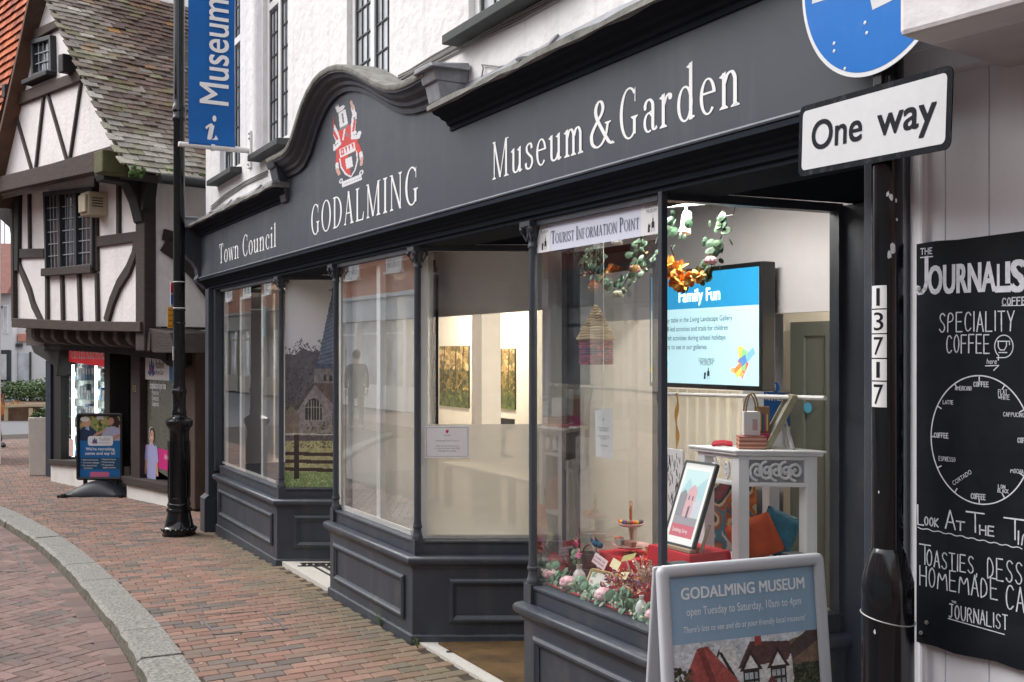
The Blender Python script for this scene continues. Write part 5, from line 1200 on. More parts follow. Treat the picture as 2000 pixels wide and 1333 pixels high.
# traffic sign pole
PX, PY = -1.935, 2.21
pl = thing('sign_pole', 'black steel sign pole with thick base and number stickers between shop and cafe', 'sign pole', (PX, PY, 0))
mb = MB(); mb.lathe([(.0405, 1.05), (.0405, 3.3), (.03, 3.31), (0, 3.315)], (PX, PY, 0), 40); mb.build('pole_shaft', M_iron, pl, smooth=True)
mb = MB(); mb.lathe([(.068, -.05), (.066, .9), (.066, 1.0), (.061, 1.02), (.047, 1.075), (.042, 1.085), (.0405, 1.088)], (PX, PY, 0), 40)
mb.build('pole_base', M_iron, pl, smooth=True)
mb = MB(); cpts = []
for k in range(25):
    a = 2*math.pi*k/24; cpts.append((PX+.0685*math.cos(a), PY+.0685*math.sin(a), .905-.012*math.sin(a*1.0+1)))
mb.tube(cpts, .0018, 5); mb.build('wire_loop', mat('dull_wire', (.4, .39, .37), rough=.5, metal=.6), pl)
_f = Vector((-PX, -PY, 0)).normalized(); fa = math.atan2(_f.y, _f.x)     # towards the viewer's side of the street
def onpole(t, z, r=.0412): a = fa-t; return Vector((PX+r*math.cos(a), PY+r*math.sin(a), z))
def pz(py): return 1.6-(py-690)*2.755/2050
for k, (ch, p0, p1) in enumerate((('1', 558, 604), ('3', 605, 652), ('7', 653, 700), ('1', 701, 744), ('7', 745, 796))):
    z1, z0 = pz(p0), pz(p1); mb = MB(); n = 12; t0, t1 = 1.25, .06
    for i in range(n): a, b = t0+(t1-t0)*i/n, t0+(t1-t0)*(i+1)/n; mb.quad(onpole(a, z0+.001), onpole(b, z0+.001), onpole(b, z1-.001), onpole(a, z1-.001))
    o = mb.build('number_sticker', mat('white_sticker', (.72, .72, .72), rough=.5, var=.06), pl)
    vs, fs = text_mesh(ch, .03, 6); vs = vs.copy(); x0, x1 = vs[:, 0].min(), vs[:, 0].max(); y0, y1 = vs[:, 1].min(), vs[:, 1].max(); mb = MB()
    hw = .36 if ch != '1' else .13
    N_ = 10
    for f in fs:
        for si in range(N_):
            lo, hi = x0+(x1-x0)*si/N_, x0+(x1-x0)*(si+1)/N_; P = [tuple(vs[i][:2]) for i in f]
            for lim, sg_ in ((lo, 1), (hi, -1)):       # clip the glyph to strips so that it can follow the round pole
                Q = []
                for i in range(len(P)):
                    a_, b_ = P[i], P[(i+1) % len(P)]; ia, ib = (a_[0]-lim)*sg_ >= 0, (b_[0]-lim)*sg_ >= 0
                    if ia: Q.append(a_)
                    if ia != ib: t = (lim-a_[0])/(b_[0]-a_[0]); Q.append((lim, a_[1]+(b_[1]-a_[1])*t))
                P = Q
                if not P: break
            if len(P) > 2: mb.add([onpole(.62+hw-(p[0]-x0)/(x1-x0)*2*hw, z0+.008+(p[1]-y0)/(y1-y0)*(z1-z0-.016), .0416) for p in P], [tuple(range(len(P)))])
    mb.build('number', M_dark, o)
M_drip = mat('white_splash', (.6, .62, .64), rough=.6, var=.3, scale=30)
for (px, py, sz) in ((1742, 488, 1.3), (1736, 500, 1), (1739, 389, 1), (1733, 383, .7), (1748, 395, .5), (1749, 432, .5), (1717, 960, .35), (1707, 1228, .6)):
    t = -(px-1733)/30*1.05 if py < 1050 else .5; r = .0414 if py < 1050 else .0668; mb = MB(); z = pz(py); pts = []
    for q in range(10): a = q*.628; w_ = random.uniform(.7, 1.2)*sz; pts.append(onpole(t+math.cos(a)*.13*w_*(.0405/r), z+math.sin(a)*.011*w_, r+.0002))
    mb.add(pts, [tuple(range(10))]); mb.build('paint_splash', M_drip, pl)
# signs on the pole
TLs = atD(1562, 210, 3.03); TRs = atD(1862, 125, 2.48); dS = Vector((TRs.x-TLs.x, TRs.y-TLs.y, 0)); SW = dS.length; dS.normalize(); nS = Vector((dS.y, -dS.x, 0))
tilt = (TRs.z-TLs.z)/SW; US = (dS+Vector((0, 0, tilt))).normalized(); VS = US.cross(-nS)*-1
if VS.z < 0: VS = -VS
PH = .2
ow = thing('one_way_sign', 'white rectangular one way plate with a black border on the sign pole', 'road sign', TLs-Vector((0, 0, PH)))
def rrect(x0, y0, x1, y1, r, n=6):
    p = []
    for cx, cy, a0 in ((x1-r, y1-r, 0), (x0+r, y1-r, 90), (x0+r, y0+r, 180), (x1-r, y0+r, 270)):
        for k in range(n+1): a = R_(a0+90*k/n); p.append((cx+r*math.cos(a), cy+r*math.sin(a)))
    return p
oS = TLs-VS*PH
M_signw = mat('reflective_white', (.60, .61, .62), rough=.45, var=.04, scale=30, bump=.05, bscale=400, bdist=.001)
M_signb = mat('sign_black', (.009, .011, .015), rough=.5, spec=.08, var=.15, dirt=.2, dirtcol=(.3, .3, .3), dscale=30)
mb = MB(); mb.prism(rrect(0, 0, SW, PH, .022), oS, US, VS, -nS*.003); mb.build('border', M_signb, ow)
mb = MB(); mb.face(rrect(.017, .016, SW-.017, PH-.016, .014), oS+nS*.0006, US, VS); fc = mb.build('sign_face', M_signw, ow)
mb = MB()
def onS(px, py): p = atP(px, py, oS, nS); return ((p-oS).dot(US), (p-oS).dot(VS))
for s, xa, xb, yb in (('One', 1586, 1683, 293), ('way', 1714, 1828, 262)):
    a = onS(xa, yb); b = onS(xb, yb-20); mb.text(s, oS+nS*.0012+US*a[0]+VS*.068, US, VS, size=.115, width=b[0]-a[0], bold=.022, res=6)
mb.build('lettering', M_dark, fc)
mb = MB()
for z in (.05, .15): mb.obox(oS+US*.26-nS*.022+VS*z, US*.12, nS*.018, VS*.02)
mb.build('rear_clip', M_lead2, ow)
rd = thing('round_blue_sign', 'round blue direction sign with a white rim and white arrow above the one way plate', 'road sign', oS+US*.318+Vector((0, 0, PH+.02)))
cS = Vector(TLs)+dS*.318; cS.z = 2.634; Rr = .307
circ = lambda r: [(r*math.cos(k*math.pi/48), r*math.sin(k*math.pi/48)) for k in range(96)]
mb = MB(); mb.prism(circ(Rr), cS, dS, (0, 0, 1), -nS*.003); mb.build('rim', mat('sign_rim', (.68, .69, .7), rough=.4, var=.1), rd)
mb = MB(); mb.face(circ(Rr-.012), cS+nS*.0006, dS, (0, 0, 1)); fc = mb.build('sign_face', mat('sign_blue', (.001, .14, .50), rough=.4, var=.05, spec=.25, dirt=.08, dirtcol=(.3, .42, .6), dscale=14), rd)
mb = MB(); W_ = [(.057, 2.59), (.116, 2.583), (.2, 2.572), (.26, 2.53), (.31, 2.496), (.387, 2.498), (.44, 2.53), (.37, 2.6), (.34, 2.72), (.24, 2.86), (.14, 2.80), (.1, 2.68)]
mb.face([(u-.318, z-2.634) for u, z in [(.057, 2.59), (.118, 2.583), (.15, 2.64), (.24, 2.70), (.28, 2.60), (.31, 2.496), (.387, 2.498), (.46, 2.52), (.40, 2.70), (.30, 2.84), (.14, 2.80), (.08, 2.70)]], cS+nS*.0012, dS, (0, 0, 1)); mb.build('arrow', M_signw, fc)
for u, z in ((.281, 2.471), (.288, 2.442), (.155, 2.43), (.155, 2.451), (.2, 2.37)):
    mb = MB(); mb.lathe([(.0055, 0), (.005, .0012), (0, .0016)], Vector(TLs)+dS*u+Vector((0, 0, z-TLs.z))+nS*.0006, 10, axis=nS); mb.build('rivet', mat('bare_rivet', (.55, .58, .6), rough=.4, metal=.5), rd)
mb = MB(); p_ = cS-nS*.012; mb.box(p_.x-.06, p_.x+.06, p_.y-.004, p_.y+.02, 2.42, 2.45); mb.box(p_.x-.012, p_.x+.012, p_.y-.004, p_.y+.01, 2.3, 2.45); mb.build('rear_clip', M_black, rd)

# cafe building on the right
cw = thing('cafe_building', 'white boarded cafe wall with a projecting white jetty beam beside the sign pole', 'building', (-1.9, 2.36, 0))
dW = Vector((math.cos(R_(7.5)), math.sin(R_(7.5)), 0)); nW = Vector((dW.y, -dW.x, 0)); oW = Vector((X(1768, 2.34), 2.34, 0))
M_board = mat('white_boarding', (.8, .8, .84), rough=.55, var=.06, scale=3, bump=.12, bscale=25, stretch=(2, 2, .35), dirt=.3, dirtcol=(.42, .42, .45), dscale=3)
mb = MB(); u = 0
while u < 3.2:
    w_ = random.choice((.115, .13, .12)); mb.obox(oW+dW*u+Vector((0, 0, -.1)), dW*(w_-.0025), -nW*.03, (0, 0, 2.46)); u += w_
mb.obox(oW-nW*.006+Vector((0, 0, -.1)), dW*3.2, -nW*.05, (0, 0, 2.455)); mb.build('boarded_wall', M_board, cw, bevel=.0015)
mb = MB(); mb.obox(oW+nW*.012+Vector((0, 0, -.1)), dW*.055, -nW*.012, (0, 0, 2.44)); mb.lathe([(.012, -.1), (.012, 2.33)], oW+nW*.006+dW*.058, 10); mb.build('corner_trim', M_board, cw, bevel=.003)
mb = MB(); mb.obox(oW+nW*.05-dW*.12+Vector((0, 0, 2.335)), dW*3.2, -nW*.1, (0, 0, .07)); mb.obox(oW+nW*.035-dW*.1+Vector((0, 0, 2.40)), dW*3.2, -nW*.08, (0, 0, .05)); mb.build('wall_plate', M_board, cw, bevel=.004)
jA = Vector((-1.646, 1.915, 2.314)); dep = (oW-jA).dot(-nW)+.1
M_jet = mat('white_old_beam', (.72, .70, .70), rough=.75, var=.1, scale=6, bump=.5, bscale=14, bdist=.012, dirt=.25, dirtcol=(.48, .43, .42), dscale=4)
mb = MB(); mb.obox(jA, dW*3, -nW*.13, (0, 0, .34)); mb.build('jetty_beam', M_jet, cw, bevel=.012)
mb = MB(); mb.obox(jA+Vector((0, 0, .004))-nW*.131+dW*.004, dW*3, -nW*(dep+.3), (0, 0, .05)); mb.build('jetty_soffit', mat('jetty_soffit_white', (.62, .60, .60), rough=.8, var=.08, dirt=.3, dirtcol=(.42, .38, .38)), cw)
mb = MB(); mb.obox(jA+Vector((0, 0, .34))-nW*.02+dW*.02, dW*11, -nW*3, (0, 0, 4)); mb.build('upper_wall', M_wall, cw)  # upper storey prolonged out of view to block sky light
mb = MB(); mb.obox(oW-nW*.06+dW*0, dW*11, -nW*3, (0, 0, 2.3)); mb.build('building_core', M_wall, cw)
# chalkboard
oB = oW+nW*.012
def onB(px, py): p = atP(px, py, oB, nW); return ((p-oB).dot(dW), p.z)
b0 = onB(1795, 478); b1 = onB(1793, 1252)
cb = thing('chalkboard', 'black hand lettered coffee menu chalkboard fixed to the white boarded wall', 'chalkboard', oB+dW*b0[0]+Vector((0, 0, b1[1])))
mb = MB(); pts = [(b0[0], b1[1])]; 
for k in range(1, 18): pts.append((b0[0]+k*.055, b1[1]-.002+random.uniform(-.006, .004)))
pts += [(b0[0]+.95, b0[1]+.01), (b0[0]+.4, b0[1]+.012), (b0[0]+.12, b0[1]+.002), (b0[0]+.06, b0[1]+.004), (b0[0], b0[1])]
mb.prism(pts, oB-nW*.008, dW, (0, 0, 1), nW*.02); bd = mb.build('board', mat('black_board', (.009, .011, .015), rough=.6, spec=.15, var=.35, scale=9, dirt=.15, dirtcol=(.06, .065, .08), dscale=4), cb)
oT = oB+nW*.0126; M_chalk = mat('white_chalk_paint', (.64, .66, .72), rough=.8, var=.2, scale=40)
mb = MB()
def chalk(s, px0, px1, pyb, pyt, bold=-.012, shear=0):
    a = onB(px0, pyb); b = onB(px1, pyb); c = onB(px0, pyt); vs, _ = text_mesh(s, bold, 3, shear); hh = vs[:, 1].max()-max(0, vs[:, 1].min())
    mb.text(s, oT+dW*a[0]+Vector((0, 0, a[1])), dW, Vector((0, 0, 1)), size=(c[1]-a[1])/hh, width=b[0]-a[0], bold=bold, shear=shear)
HAND = {'A': [[(0, 0), (.5, 1), (1, 0)], [(.18, .36), (.82, .36)]], 'B': [[(0, 0), (0, 1), (.7, .95), (.8, .75), (.6, .54), (0, .52)], [(.6, .54), (.95, .3), (.75, .04), (0, 0)]], 'C': [[(.95, .82), (.7, .98), (.3, .96), (.06, .7), (.03, .35), (.25, .04), (.6, .0), (.95, .16)]], 'D': [[(.02, 0), (0, 1), (.55, .9), (.92, .55), (.75, .15), (.02, 0)]], 'E': [[(.9, 1), (0, 1), (0, 0), (.95, 0)], [(0, .52), (.8, .52)]], 'F': [[(.95, 1), (0, 1), (0, 0)], [(0, .54), (.8, .54)]], 'H': [[(0, 0), (0, 1)], [(1, 0), (1, 1)], [(0, .5), (1, .5)]], 'I': [[(.5, 0), (.5, 1)]], 'J': [[(.2, 1), (1, 1)], [(.7, 1), (.68, .2), (.4, 0), (.1, .12)]], 'K': [[(0, 0), (0, 1)], [(.9, 1), (0, .45), (.95, 0)]], 'L': [[(0, 1), (0, 0), (.95, 0)]], 'M': [[(0, 0), (.12, 1), (.5, .3), (.88, 1), (1, 0)]], 'N': [[(0, 0), (0, 1), (1, 0), (1, 1)]], 'O': [[(.5, 1), (.15, .85), (.02, .5), (.18, .12), (.5, 0), (.82, .12), (.98, .5), (.85, .86), (.5, 1)]], 'P': [[(0, 0), (0, 1), (.7, .96), (.92, .76), (.7, .54), (0, .5)]], 'R': [[(0, 0), (0, 1), (.7, .96), (.9, .76), (.65, .54), (0, .5)], [(.4, .52), (.95, 0)]], 'S': [[(.92, .86), (.6, 1), (.2, .92), (.1, .72), (.35, .55), (.75, .42), (.92, .22), (.7, .02), (.3, .0), (.02, .16)]], 'T': [[(0, 1), (1, 1)], [(.5, 1), (.5, 0)]], 'U': [[(0, 1), (.03, .3), (.3, 0), (.7, 0), (.97, .3), (1, 1)]], 'W': [[(0, 1), (.25, 0), (.5, .7), (.75, 0), (1, 1)]], 'Y': [[(0, 1), (.5, .48), (1, 1)], [(.5, .48), (.42, 0)]], ',': [[(.4, .05), (.2, -.15)]]}
def hand(s, px0, px1, pyb, pyt, w=.0031, gap=.32):
    a = onB(px0, pyb); b = onB(px1, pyb); h = onB(px0, pyt)[1]-a[1]; wd = lambda c: {'I': .12, ',': .25, 'M': 1.25, 'W': 1.2}.get(c, .85)
    tot = sum(wd(c)+gap for c in s)-gap; K = (b[0]-a[0])/tot; u = a[0]
    for c in s:
        jz, jr = random.uniform(-.02, .02)*h, random.uniform(-.03, .03)
        for pl_ in HAND.get(c, []):
            P = []
            for i in range(len(pl_)-1):
                for q in range(3): t = q/3; P.append((pl_[i][0]*(1-t)+pl_[i+1][0]*t, pl_[i][1]*(1-t)+pl_[i+1][1]*t))
            P.append(pl_[-1])
            if len(pl_) > 4:      # round the corners of curved letters
                for _ in range(2): P = [P[0]]+[((P[i-1][0]+2*P[i][0]+P[i+1][0])/4, (P[i-1][1]+2*P[i][1]+P[i+1][1])/4) for i in range(1, len(P)-1)]+[P[-1]]
            Q = [oT+dW*(u+(x*wd(c)+jr*y)*K)+Vector((0, 0, a[1]+y*h+jz))+nW*.0004 for x, y in P]
            for i in range(len(Q)-1):
                d = Q[i+1]-Q[i]
                if d.length < 1e-7: continue
                s_ = d.normalized().cross(nW)*w/2*random.uniform(.85, 1.15); e = d.normalized()*w*.3; mb.quad(Q[i]-s_-e, Q[i+1]-s_+e, Q[i+1]+s_+e, Q[i]+s_-e)
        u += (wd(c)+gap)*K
def stroke(pix, w=.004, off=0):
    P = [oT+dW*onB(x, y)[0]+Vector((0, 0, onB(x, y)[1]))+nW*(.0004+off) for x, y in pix]
    for i in range(len(P)-1):
        d = (P[i+1]-P[i]); 
        if d.length < 1e-6: continue
        s_ = d.normalized().cross(nW)*w/2; e = d.normalized()*w*.25; mb.quad(P[i]-s_-e, P[i+1]-s_+e, P[i+1]+s_+e, P[i]+s_-e)
chalk('THE', 1803, 1826, 499, 486, .01); stroke([(1803, 504), (1827, 502)], .003)
stroke([(1815, 503), (1815, 552), (1812, 565), (1806, 572), (1800, 573), (1797, 567), (1799, 561)], .011)
chalk('OURNA', 1819, 1949, 575, 521, .03); stroke([(1977, 565), (1952, 566)], .016, .0004); stroke([(1973.5, 514), (1973.5, 552)], .013); stroke([(1955, 518), (1955, 566)], .007)
chalk('ST', 1981, 2046, 570, 510, .04)
hand('COFFEE', 1963, 2018, 597, 583, .003); stroke([(1962, 598), (2010, 597)], .002)
hand('SPECIALITY', 1840, 1986, 649, 612); hand('COFFEE', 1854, 1938, 690, 655)
stroke([(1955, 704)]+[(1966+18*math.cos(a), 677-22*math.sin(a)) for a in [R_(235-k*15) for k in range(23)]]+[(1952, 699)], .0025); stroke([(1953, 667), (1971, 667), (1971, 676), (1967, 684), (1959, 684), (1955, 678), (1955, 667)], .0025); stroke([(1971, 667), (1977, 667), (1977, 674)], .0025); stroke([(1956, 689), (1972, 689)], .0025)
chalk('here', 1932, 1952, 711, 701, .0, .15); stroke([(1930, 715), (1956, 714), (1946, 724)], .0025)
ce = onB(1918, 859); 
def ring_(px, a): return None
rz = ce[1]-onB(1918, 984)[1]; rx = ce[0]-onB(1824, 865)[0]
pts = [oT+dW*(ce[0]+rx*math.cos(R_(k*4)))+Vector((0, 0, ce[1]+rz*math.sin(R_(k*4))))+nW*.0005 for k in range(91)]
for i in range(90):
    d = (pts[i+1]-pts[i]).normalized().cross(nW)*.0016; mb.quad(pts[i]-d, pts[i+1]-d, pts[i+1]+d, pts[i]+d)
for k in range(12):
    a = R_(k*30); A = oT+dW*(ce[0]+rx*math.cos(a))+Vector((0, 0, ce[1]+rz*math.sin(a)))+nW*.0008; B = A-(dW*math.cos(a)+Vector((0, 0, math.sin(a))))*.014; d = (B-A).normalized().cross(nW)*.0015; mb.quad(A-d, B-d, B+d, A+d)
for s, x0, x1, yb, yt, bo in (('COFFEE', 1907, 1936, 755, 746, .012), ('AMERICANO', 1871, 1903, 762, 754, -.005), ('FLAT', 1955, 1972, 770, 761, 0), ('WHITE', 1955, 1977, 780, 771, 0), ('LATTE', 1847, 1867, 789, 782, .005), ('CAPPUCINO', 1965, 2006, 813, 805, 0), ('COFFEE', 1830, 1857, 854, 845, .012), ('COFFEE', 1993, 2020, 864, 855, .012), ('ESPRESSO', 1839, 1871, 899, 891, 0), ('MOCHA', 1979, 2004, 923, 915, -.01), ('COFFEE', 1902, 1930, 973, 963, .012), ('LONG', 1955, 1973, 953, 946, 0), ('BLACK', 1954, 1975, 961, 954, 0)):
    hand(s, x0, x1, yb, yt, .0026 if bo > .01 else .0015)
a = onB(1868, 948); b_ = (dW*.86+Vector((0, 0, .62))).normalized(); mb.text('CORTADO', oT+dW*a[0]+Vector((0, 0, a[1]+.0)), b_, (dW*-.5+Vector((0, 0, .87))).normalized(), size=.016, width=.062, bold=.0)
for s, x0, x1, yb, yt in (('L', 1798, 1810, 1023, 985), ('OOK', 1811, 1838, 1025, 1009), ('A', 1852, 1871, 1031, 995), ('T', 1873, 1889, 1034, 1017), ('T', 1893, 1928, 1037, 999), ('HE', 1919, 1947, 1043, 1025), ('T', 1966, 2010, 1050, 1010), ('IME', 1993, 2045, 1062, 1036)): hand(s, x0, x1, yb, yt, .0036)
stroke([(1798+k*5.5, 1029+k*1.1+(2 if k % 4 in (1, 2) else 0)) for k in range(38)], .0025)
hand('T', 1801, 1823, 1099, 1061); hand('OASTIES,', 1815, 1915, 1104, 1072); hand('DESSERTS', 1934, 2080, 1129, 1087)
hand('HOMEMADE', 1802, 1954, 1142, 1104); hand('CAKES', 1970, 2070, 1188, 1140)
hand('THE', 1864, 1873, 1176, 1172, .001); hand('JOURNALIST', 1858, 1973, 1205, 1178, .003); stroke([(1857, 1207), (1967, 1238)], .0025)
mb.build('hand_lettering', M_chalk, bd)
for px, py in ((1801, 565), (1804, 1235), (1815, 1215)): 
    mb = MB(); q = onB(px, py); mb.lathe([(.006, 0), (.005, .003), (0, .003)], oT+dW*q[0]+Vector((0, 0, q[1])), 10, axis=nW); mb.build('screw', mat('screw_steel', (.4, .38, .35), rough=.5, metal=.7), bd)

# museum pavement board
pa, pb = atD(1281, 1106, 3.18), atD(1604, 1079, 3.40); zt_ = (pa.z+pb.z)/2; U = Vector((pb.x-pa.x, pb.y-pa.y, 0)); PW = U.length; U.normalize(); Nn = Vector((U.y, -U.x, 0))
if Nn.dot(Vector((-pa.x, -pa.y, 0))) < 0: Nn = -Nn
bo = thing('pavement_board', 'grey framed museum pavement board with pale blue poster of opening times', 'pavement board', (pa.x+U.x*PW/2, pa.y+U.y*PW/2, 0))
Vv = Vector((0, 0, zt_))-Nn*.10; Ln = Vv.length; Vv.normalize(); o = Vector((pa.x, pa.y, 0))+Nn*.10; Nf = U.cross(Vv); 
if Nf.dot(Nn) < 0: Nf = -Nf
M_alu = mat('grey_plastic_frame', (.52, .53, .56), rough=.35, var=.04)
def frame_ring(mb, o, U, V, N, W, H, w, th, r):
    out_ = rrect(0, 0, W, H, r, 5); inn = rrect(w, w, W-w, H-w, .004, 5); n = len(out_)
    prof = [(0, 0), (0, .5), (.12, .85), (.35, 1), (.65, 1), (.88, .85), (1, .55), (1, 0)]
    vs = []
    for f, h in prof:
        for (a, b), (c, d) in zip(out_, inn): vs.append(o+U*(a+(c-a)*f)+V*(b+(d-b)*f)+N*(h*th))
    k = len(prof); mb.add(vs, [(i*n+j, i*n+(j+1) % n, (i+1)*n+(j+1) % n, (i+1)*n+j) for i in range(k-1) for j in range(n)])
mb = MB(); frame_ring(mb, o, U, Vv, Nf, PW, Ln, .038, .02, .024); fr_ = mb.build('frame', M_alu, bo, smooth=True)
mb = MB(); mb.prism(rrect(.004, .004, PW-.004, Ln-.004, .022), o-Nf*.012, U, Vv, Nf*.012); mb.build('backing', M_alu, bo)
hp = [onp for onp in ()]
mb = MB(); zb2 = Ln-.24; oI = o+Nf*.004
mb.face([(.04, zb2), (PW-.04, zb2), (PW-.04, Ln-.04), (.04, Ln-.04)], oI, U, Vv); hdp = mb.build('poster', mat('pale_blue_poster', RGB('#8fabc2'), rough=.35, var=.07, scale=4, bump=.35, bscale=6, bdist=.01, stretch=(2, 2, .6)), bo)
mb = MB(); iw = PW-.084
for s, yb, wd, sz, bold, sh in (('GODALMING MUSEUM', Ln-.107, .86, .05, .03, 0), ('open Tuesday to Saturday, 10am to 4pm', Ln-.157, .8, .036, -.0, 0), ("There's lots to see and do at your friendly local museum!", Ln-.207, .85, .027, -.0, .2)):
    mb.text(s, oI+Nf*.0015+U*(PW/2)+Vv*yb, U, Vv, size=sz, width=iw*wd, align='C', bold=bold, shear=sh, res=3)
mb.build('lettering', mat('poster_white', (.86, .88, .9), rough=.5, var=0), hdp)
ra = Raster(190, 230, RGB('#cfd2d6')); BK = RGB('#2a2a24')
ra.a[:, :] = RGB('#ccd0d4'); ra.poly([(.0, .0), (1, 0), (1, .35), (0, .35)], RGB('#3b4230'), .4)
ra.blotch(0, 0, 1, .33, [RGB('#39452c'), RGB('#556340'), RGB('#262d1e')], 700, .016)
ra.rect(.28, .3, .4, .93, RGB('#cfd0ce')); ra.poly([(.27, .84), (.4, .98), (.47, .72)], RGB('#d8d8d6')); ra.poly([(.26, .84), (.31, .95), (.44, .7), (.42, .69), (.31, .91)], BK); ra.rect(.31, .92, .36, .99, RGB('#c8c8c8'))
ra.rect(.44, .35, 1, .84, RGB('#d5d3cf')); ra.poly([(.43, .8), (.52, .97), (.84, .94), (.78, .82)], RGB('#5a3f3e'), .12); ra.rect(.555, .94, .6, 1., RGB('#a14a42'))
for cx in (.52, .71):
    ra.poly([(cx-.08, .78), (cx, .92), (cx+.08, .78)], RGB('#3c2a2a')); ra.poly([(cx-.05, .79), (cx, .88), (cx+.05, .79)], RGB('#dcdad6')); ra.rect(cx-.055, .58, cx+.055, .78, BK)
    for q in range(3):
        for r_ in range(3): ra.rect(cx-.046+q*.033, .6+r_*.06, cx-.022+q*.033, .645+r_*.06, RGB('#aeb4ba'))
ra.poly([(.02, .66), (.16, .96), (.23, .97), (.48, .66)], RGB('#a4524d'), .14); ra.poly([(.16, .96), (.2, .97), (.3, .66), (.26, .66)], RGB('#7e3d3a'), .1); ra.rect(.06, .36, .42, .66, RGB('#33282a'))
ra.poly([(.56, .56), (.66, .74), (.78, .54)], RGB('#6b3a38')); ra.poly([(.59, .56), (.66, .69), (.74, .55)], RGB('#d8d4cf')); ra.rect(.6, .36, .74, .55, RGB('#48403c'))
ra.poly([(.8, .95), (1, 1), (1, .5), (.82, .6)], RGB('#7a6250'), .2); ra.poly([(.78, .9), (.92, 1), (1, 1), (1, .93), (.82, .82)], RGB('#4a3b38'), .1); ra.blotch(.82, .2, 1, .78, [RGB('#2e3524'), RGB('#3d4630'), RGB('#1d2218'), RGB('#54583c')], 700, .014); ra.blotch(.0, .3, .12, .85, [RGB('#4a4334'), RGB('#60543f'), RGB('#33301f')], 320, .012)
ra.blotch(.0, .2, .3, .5, [RGB('#4d5a48'), RGB('#6f7c66'), RGB('#242a20')], 500, .01); ra.grain(.2)
mb = MB(); ra.place(mb, oI+U*.04+Vv*(zb2-.46), U*(PW-.08), Vv*.46); mb.build('poster_photo', M_print, bo)
mb = MB(); ob = Vector((pa.x, pa.y, 0))-Nn*.12; Vb = (Vector((0, 0, zt_))+Nn*.11).normalized(); mb.obox(ob, U*PW, Vb*Ln*.995, -Nn*.015); mb.build('rear_panel', M_alu, bo, bevel=.006)
for k in (.15, .85): mb = MB(); mb.cbox(o+U*PW*k+Vv*(Ln-.01)-Nn*.02, U, Nn, (0, 0, 1), .06, .05, .02); mb.build('hinge', M_black, bo)

# recruitment pavement board with a rubber base
c = atG(195, 967); Zb = -CC*c.x+SS*c.y; k_ = Zb/F; U = Vector((SS, CC, 0)); Nf = Vector((CC, -SS, 0)); zB = c.z
rb = thing('pavement_board', 'blue recruitment pavement board in a black frame with a humped black base', 'pavement board', c)
def RP(px, py, n=0): return c+U*((px-195)*k_)+Vector((0, 0, (967-py)*k_))+Nf*n
mb = MB(); o = RP(150, 938); W = 91*k_; H = 131*k_; frame_ring(mb, o, U, Vector((0, 0, 1)), Nf, W, H, .035, .03, .03); mb.build('frame', M_black, rb, smooth=True)
mb = MB(); mb.prism(rrect(.003, .003, W-.003, H-.003, .028), o-Nf*.03, U, (0, 0, 1), Nf*.031); mb.build('backing', M_black, rb)
rs = Raster(60, 40, RGB('#7c8a4f')); rs.blotch(0, 0, 1, 1, [RGB('#5a6a3a'), RGB('#8d9656'), RGB('#c0a667'), RGB('#3c4528'), RGB('#a39a60')], 160, .06); rs.rect(.42, .82, .58, 1, RGB('#c9c9cc'))
rs.poly([(0, 0), (0, .42), (.1, .55), (.26, .55), (.4, .38), (.42, .2), (.3, 0)], RGB('#203352'), .2); rs.ell(.16, .72, .115, .2, RGB('#c79a86')); rs.ell(.13, .84, .11, .1, RGB('#d8d4d0')); rs.poly([(.12, .48), (.22, .56), (.24, .38)], RGB('#9fb0cf'))
rs.ell(.81, .8, .12, .24, RGB('#2b1c1a')); rs.ell(.9, .7, .08, .2, RGB('#2b1c1a')); rs.ell(.76, .76, .07, .15, RGB('#bb8a76')); rs.poly([(.55, .0), (.56, .35), (.66, .52), (.84, .55), (.98, .46), (1, .0)], RGB('#a9aac4'), .1); rs.line(.6, .4, .36, .2, .06, RGB('#c09080')); rs.line(.95, .2, .8, .06, .08, RGB('#b98772'))
mb = MB(); rs.place(mb, RP(156, 861, .004), U*(80*k_), (0, 0, 50*k_)); mb.build('poster_photo', M_print, rb)
mb = MB(); mb.face([(0, 0), (80*k_, 0), (80*k_, 71*k_), (0, 71*k_)], RP(156, 862-71-.0, .003)-Vector((0, 0, 2*71*k_*0.5+0)), U, (0, 0, 1)) if 0 else mb.quad(RP(156, 932, .003), RP(236, 932, .003), RP(236, 861, .003), RP(156, 861, .003)); po = mb.build('poster', mat('poster_blue', RGB('#1669a8'), rough=.35, var=.03), rb)
mb = MB(); mb.quad(RP(157, 917, .0045), RP(234, 917, .0045), RP(234, 894, .0045), RP(157, 894, .0045)); mb.build('text_panel', mat('poster_navy', RGB('#134a6e'), rough=.4, var=.03), po)
mb = MB(); mb.face(rrect(0, 0, 49*k_, 19*k_, .03), RP(172, 871, .006), U, (0, 0, 1)); mb.build('logo_panel', M_white, po)
mb = MB(); mb.face(rrect(0, 0, 38*k_, 10*k_, .02), RP(176, 932, .006), U, (0, 0, 1)); mb.build('pink_tab', mat('pink_tab', RGB('#c8688c'), var=0), po)
mb = MB(); logo(mb, RP(185.5, 867.5, .0075), U, (0, 0, 1), .078, Nf); mb.build('logo', [M_lb, M_lr], po)
mb = MB(); mb.text('Radfield', RP(195, 861, .0075), U, (0, 0, 1), width=21*k_, size=.06); mb.text('Home Care', RP(195, 867, .0075), U, (0, 0, 1), width=18*k_, size=.035); mb.build('lettering', mat('pale_grey_blue', RGB('#9aa3bb'), var=0), po)
mb = MB()
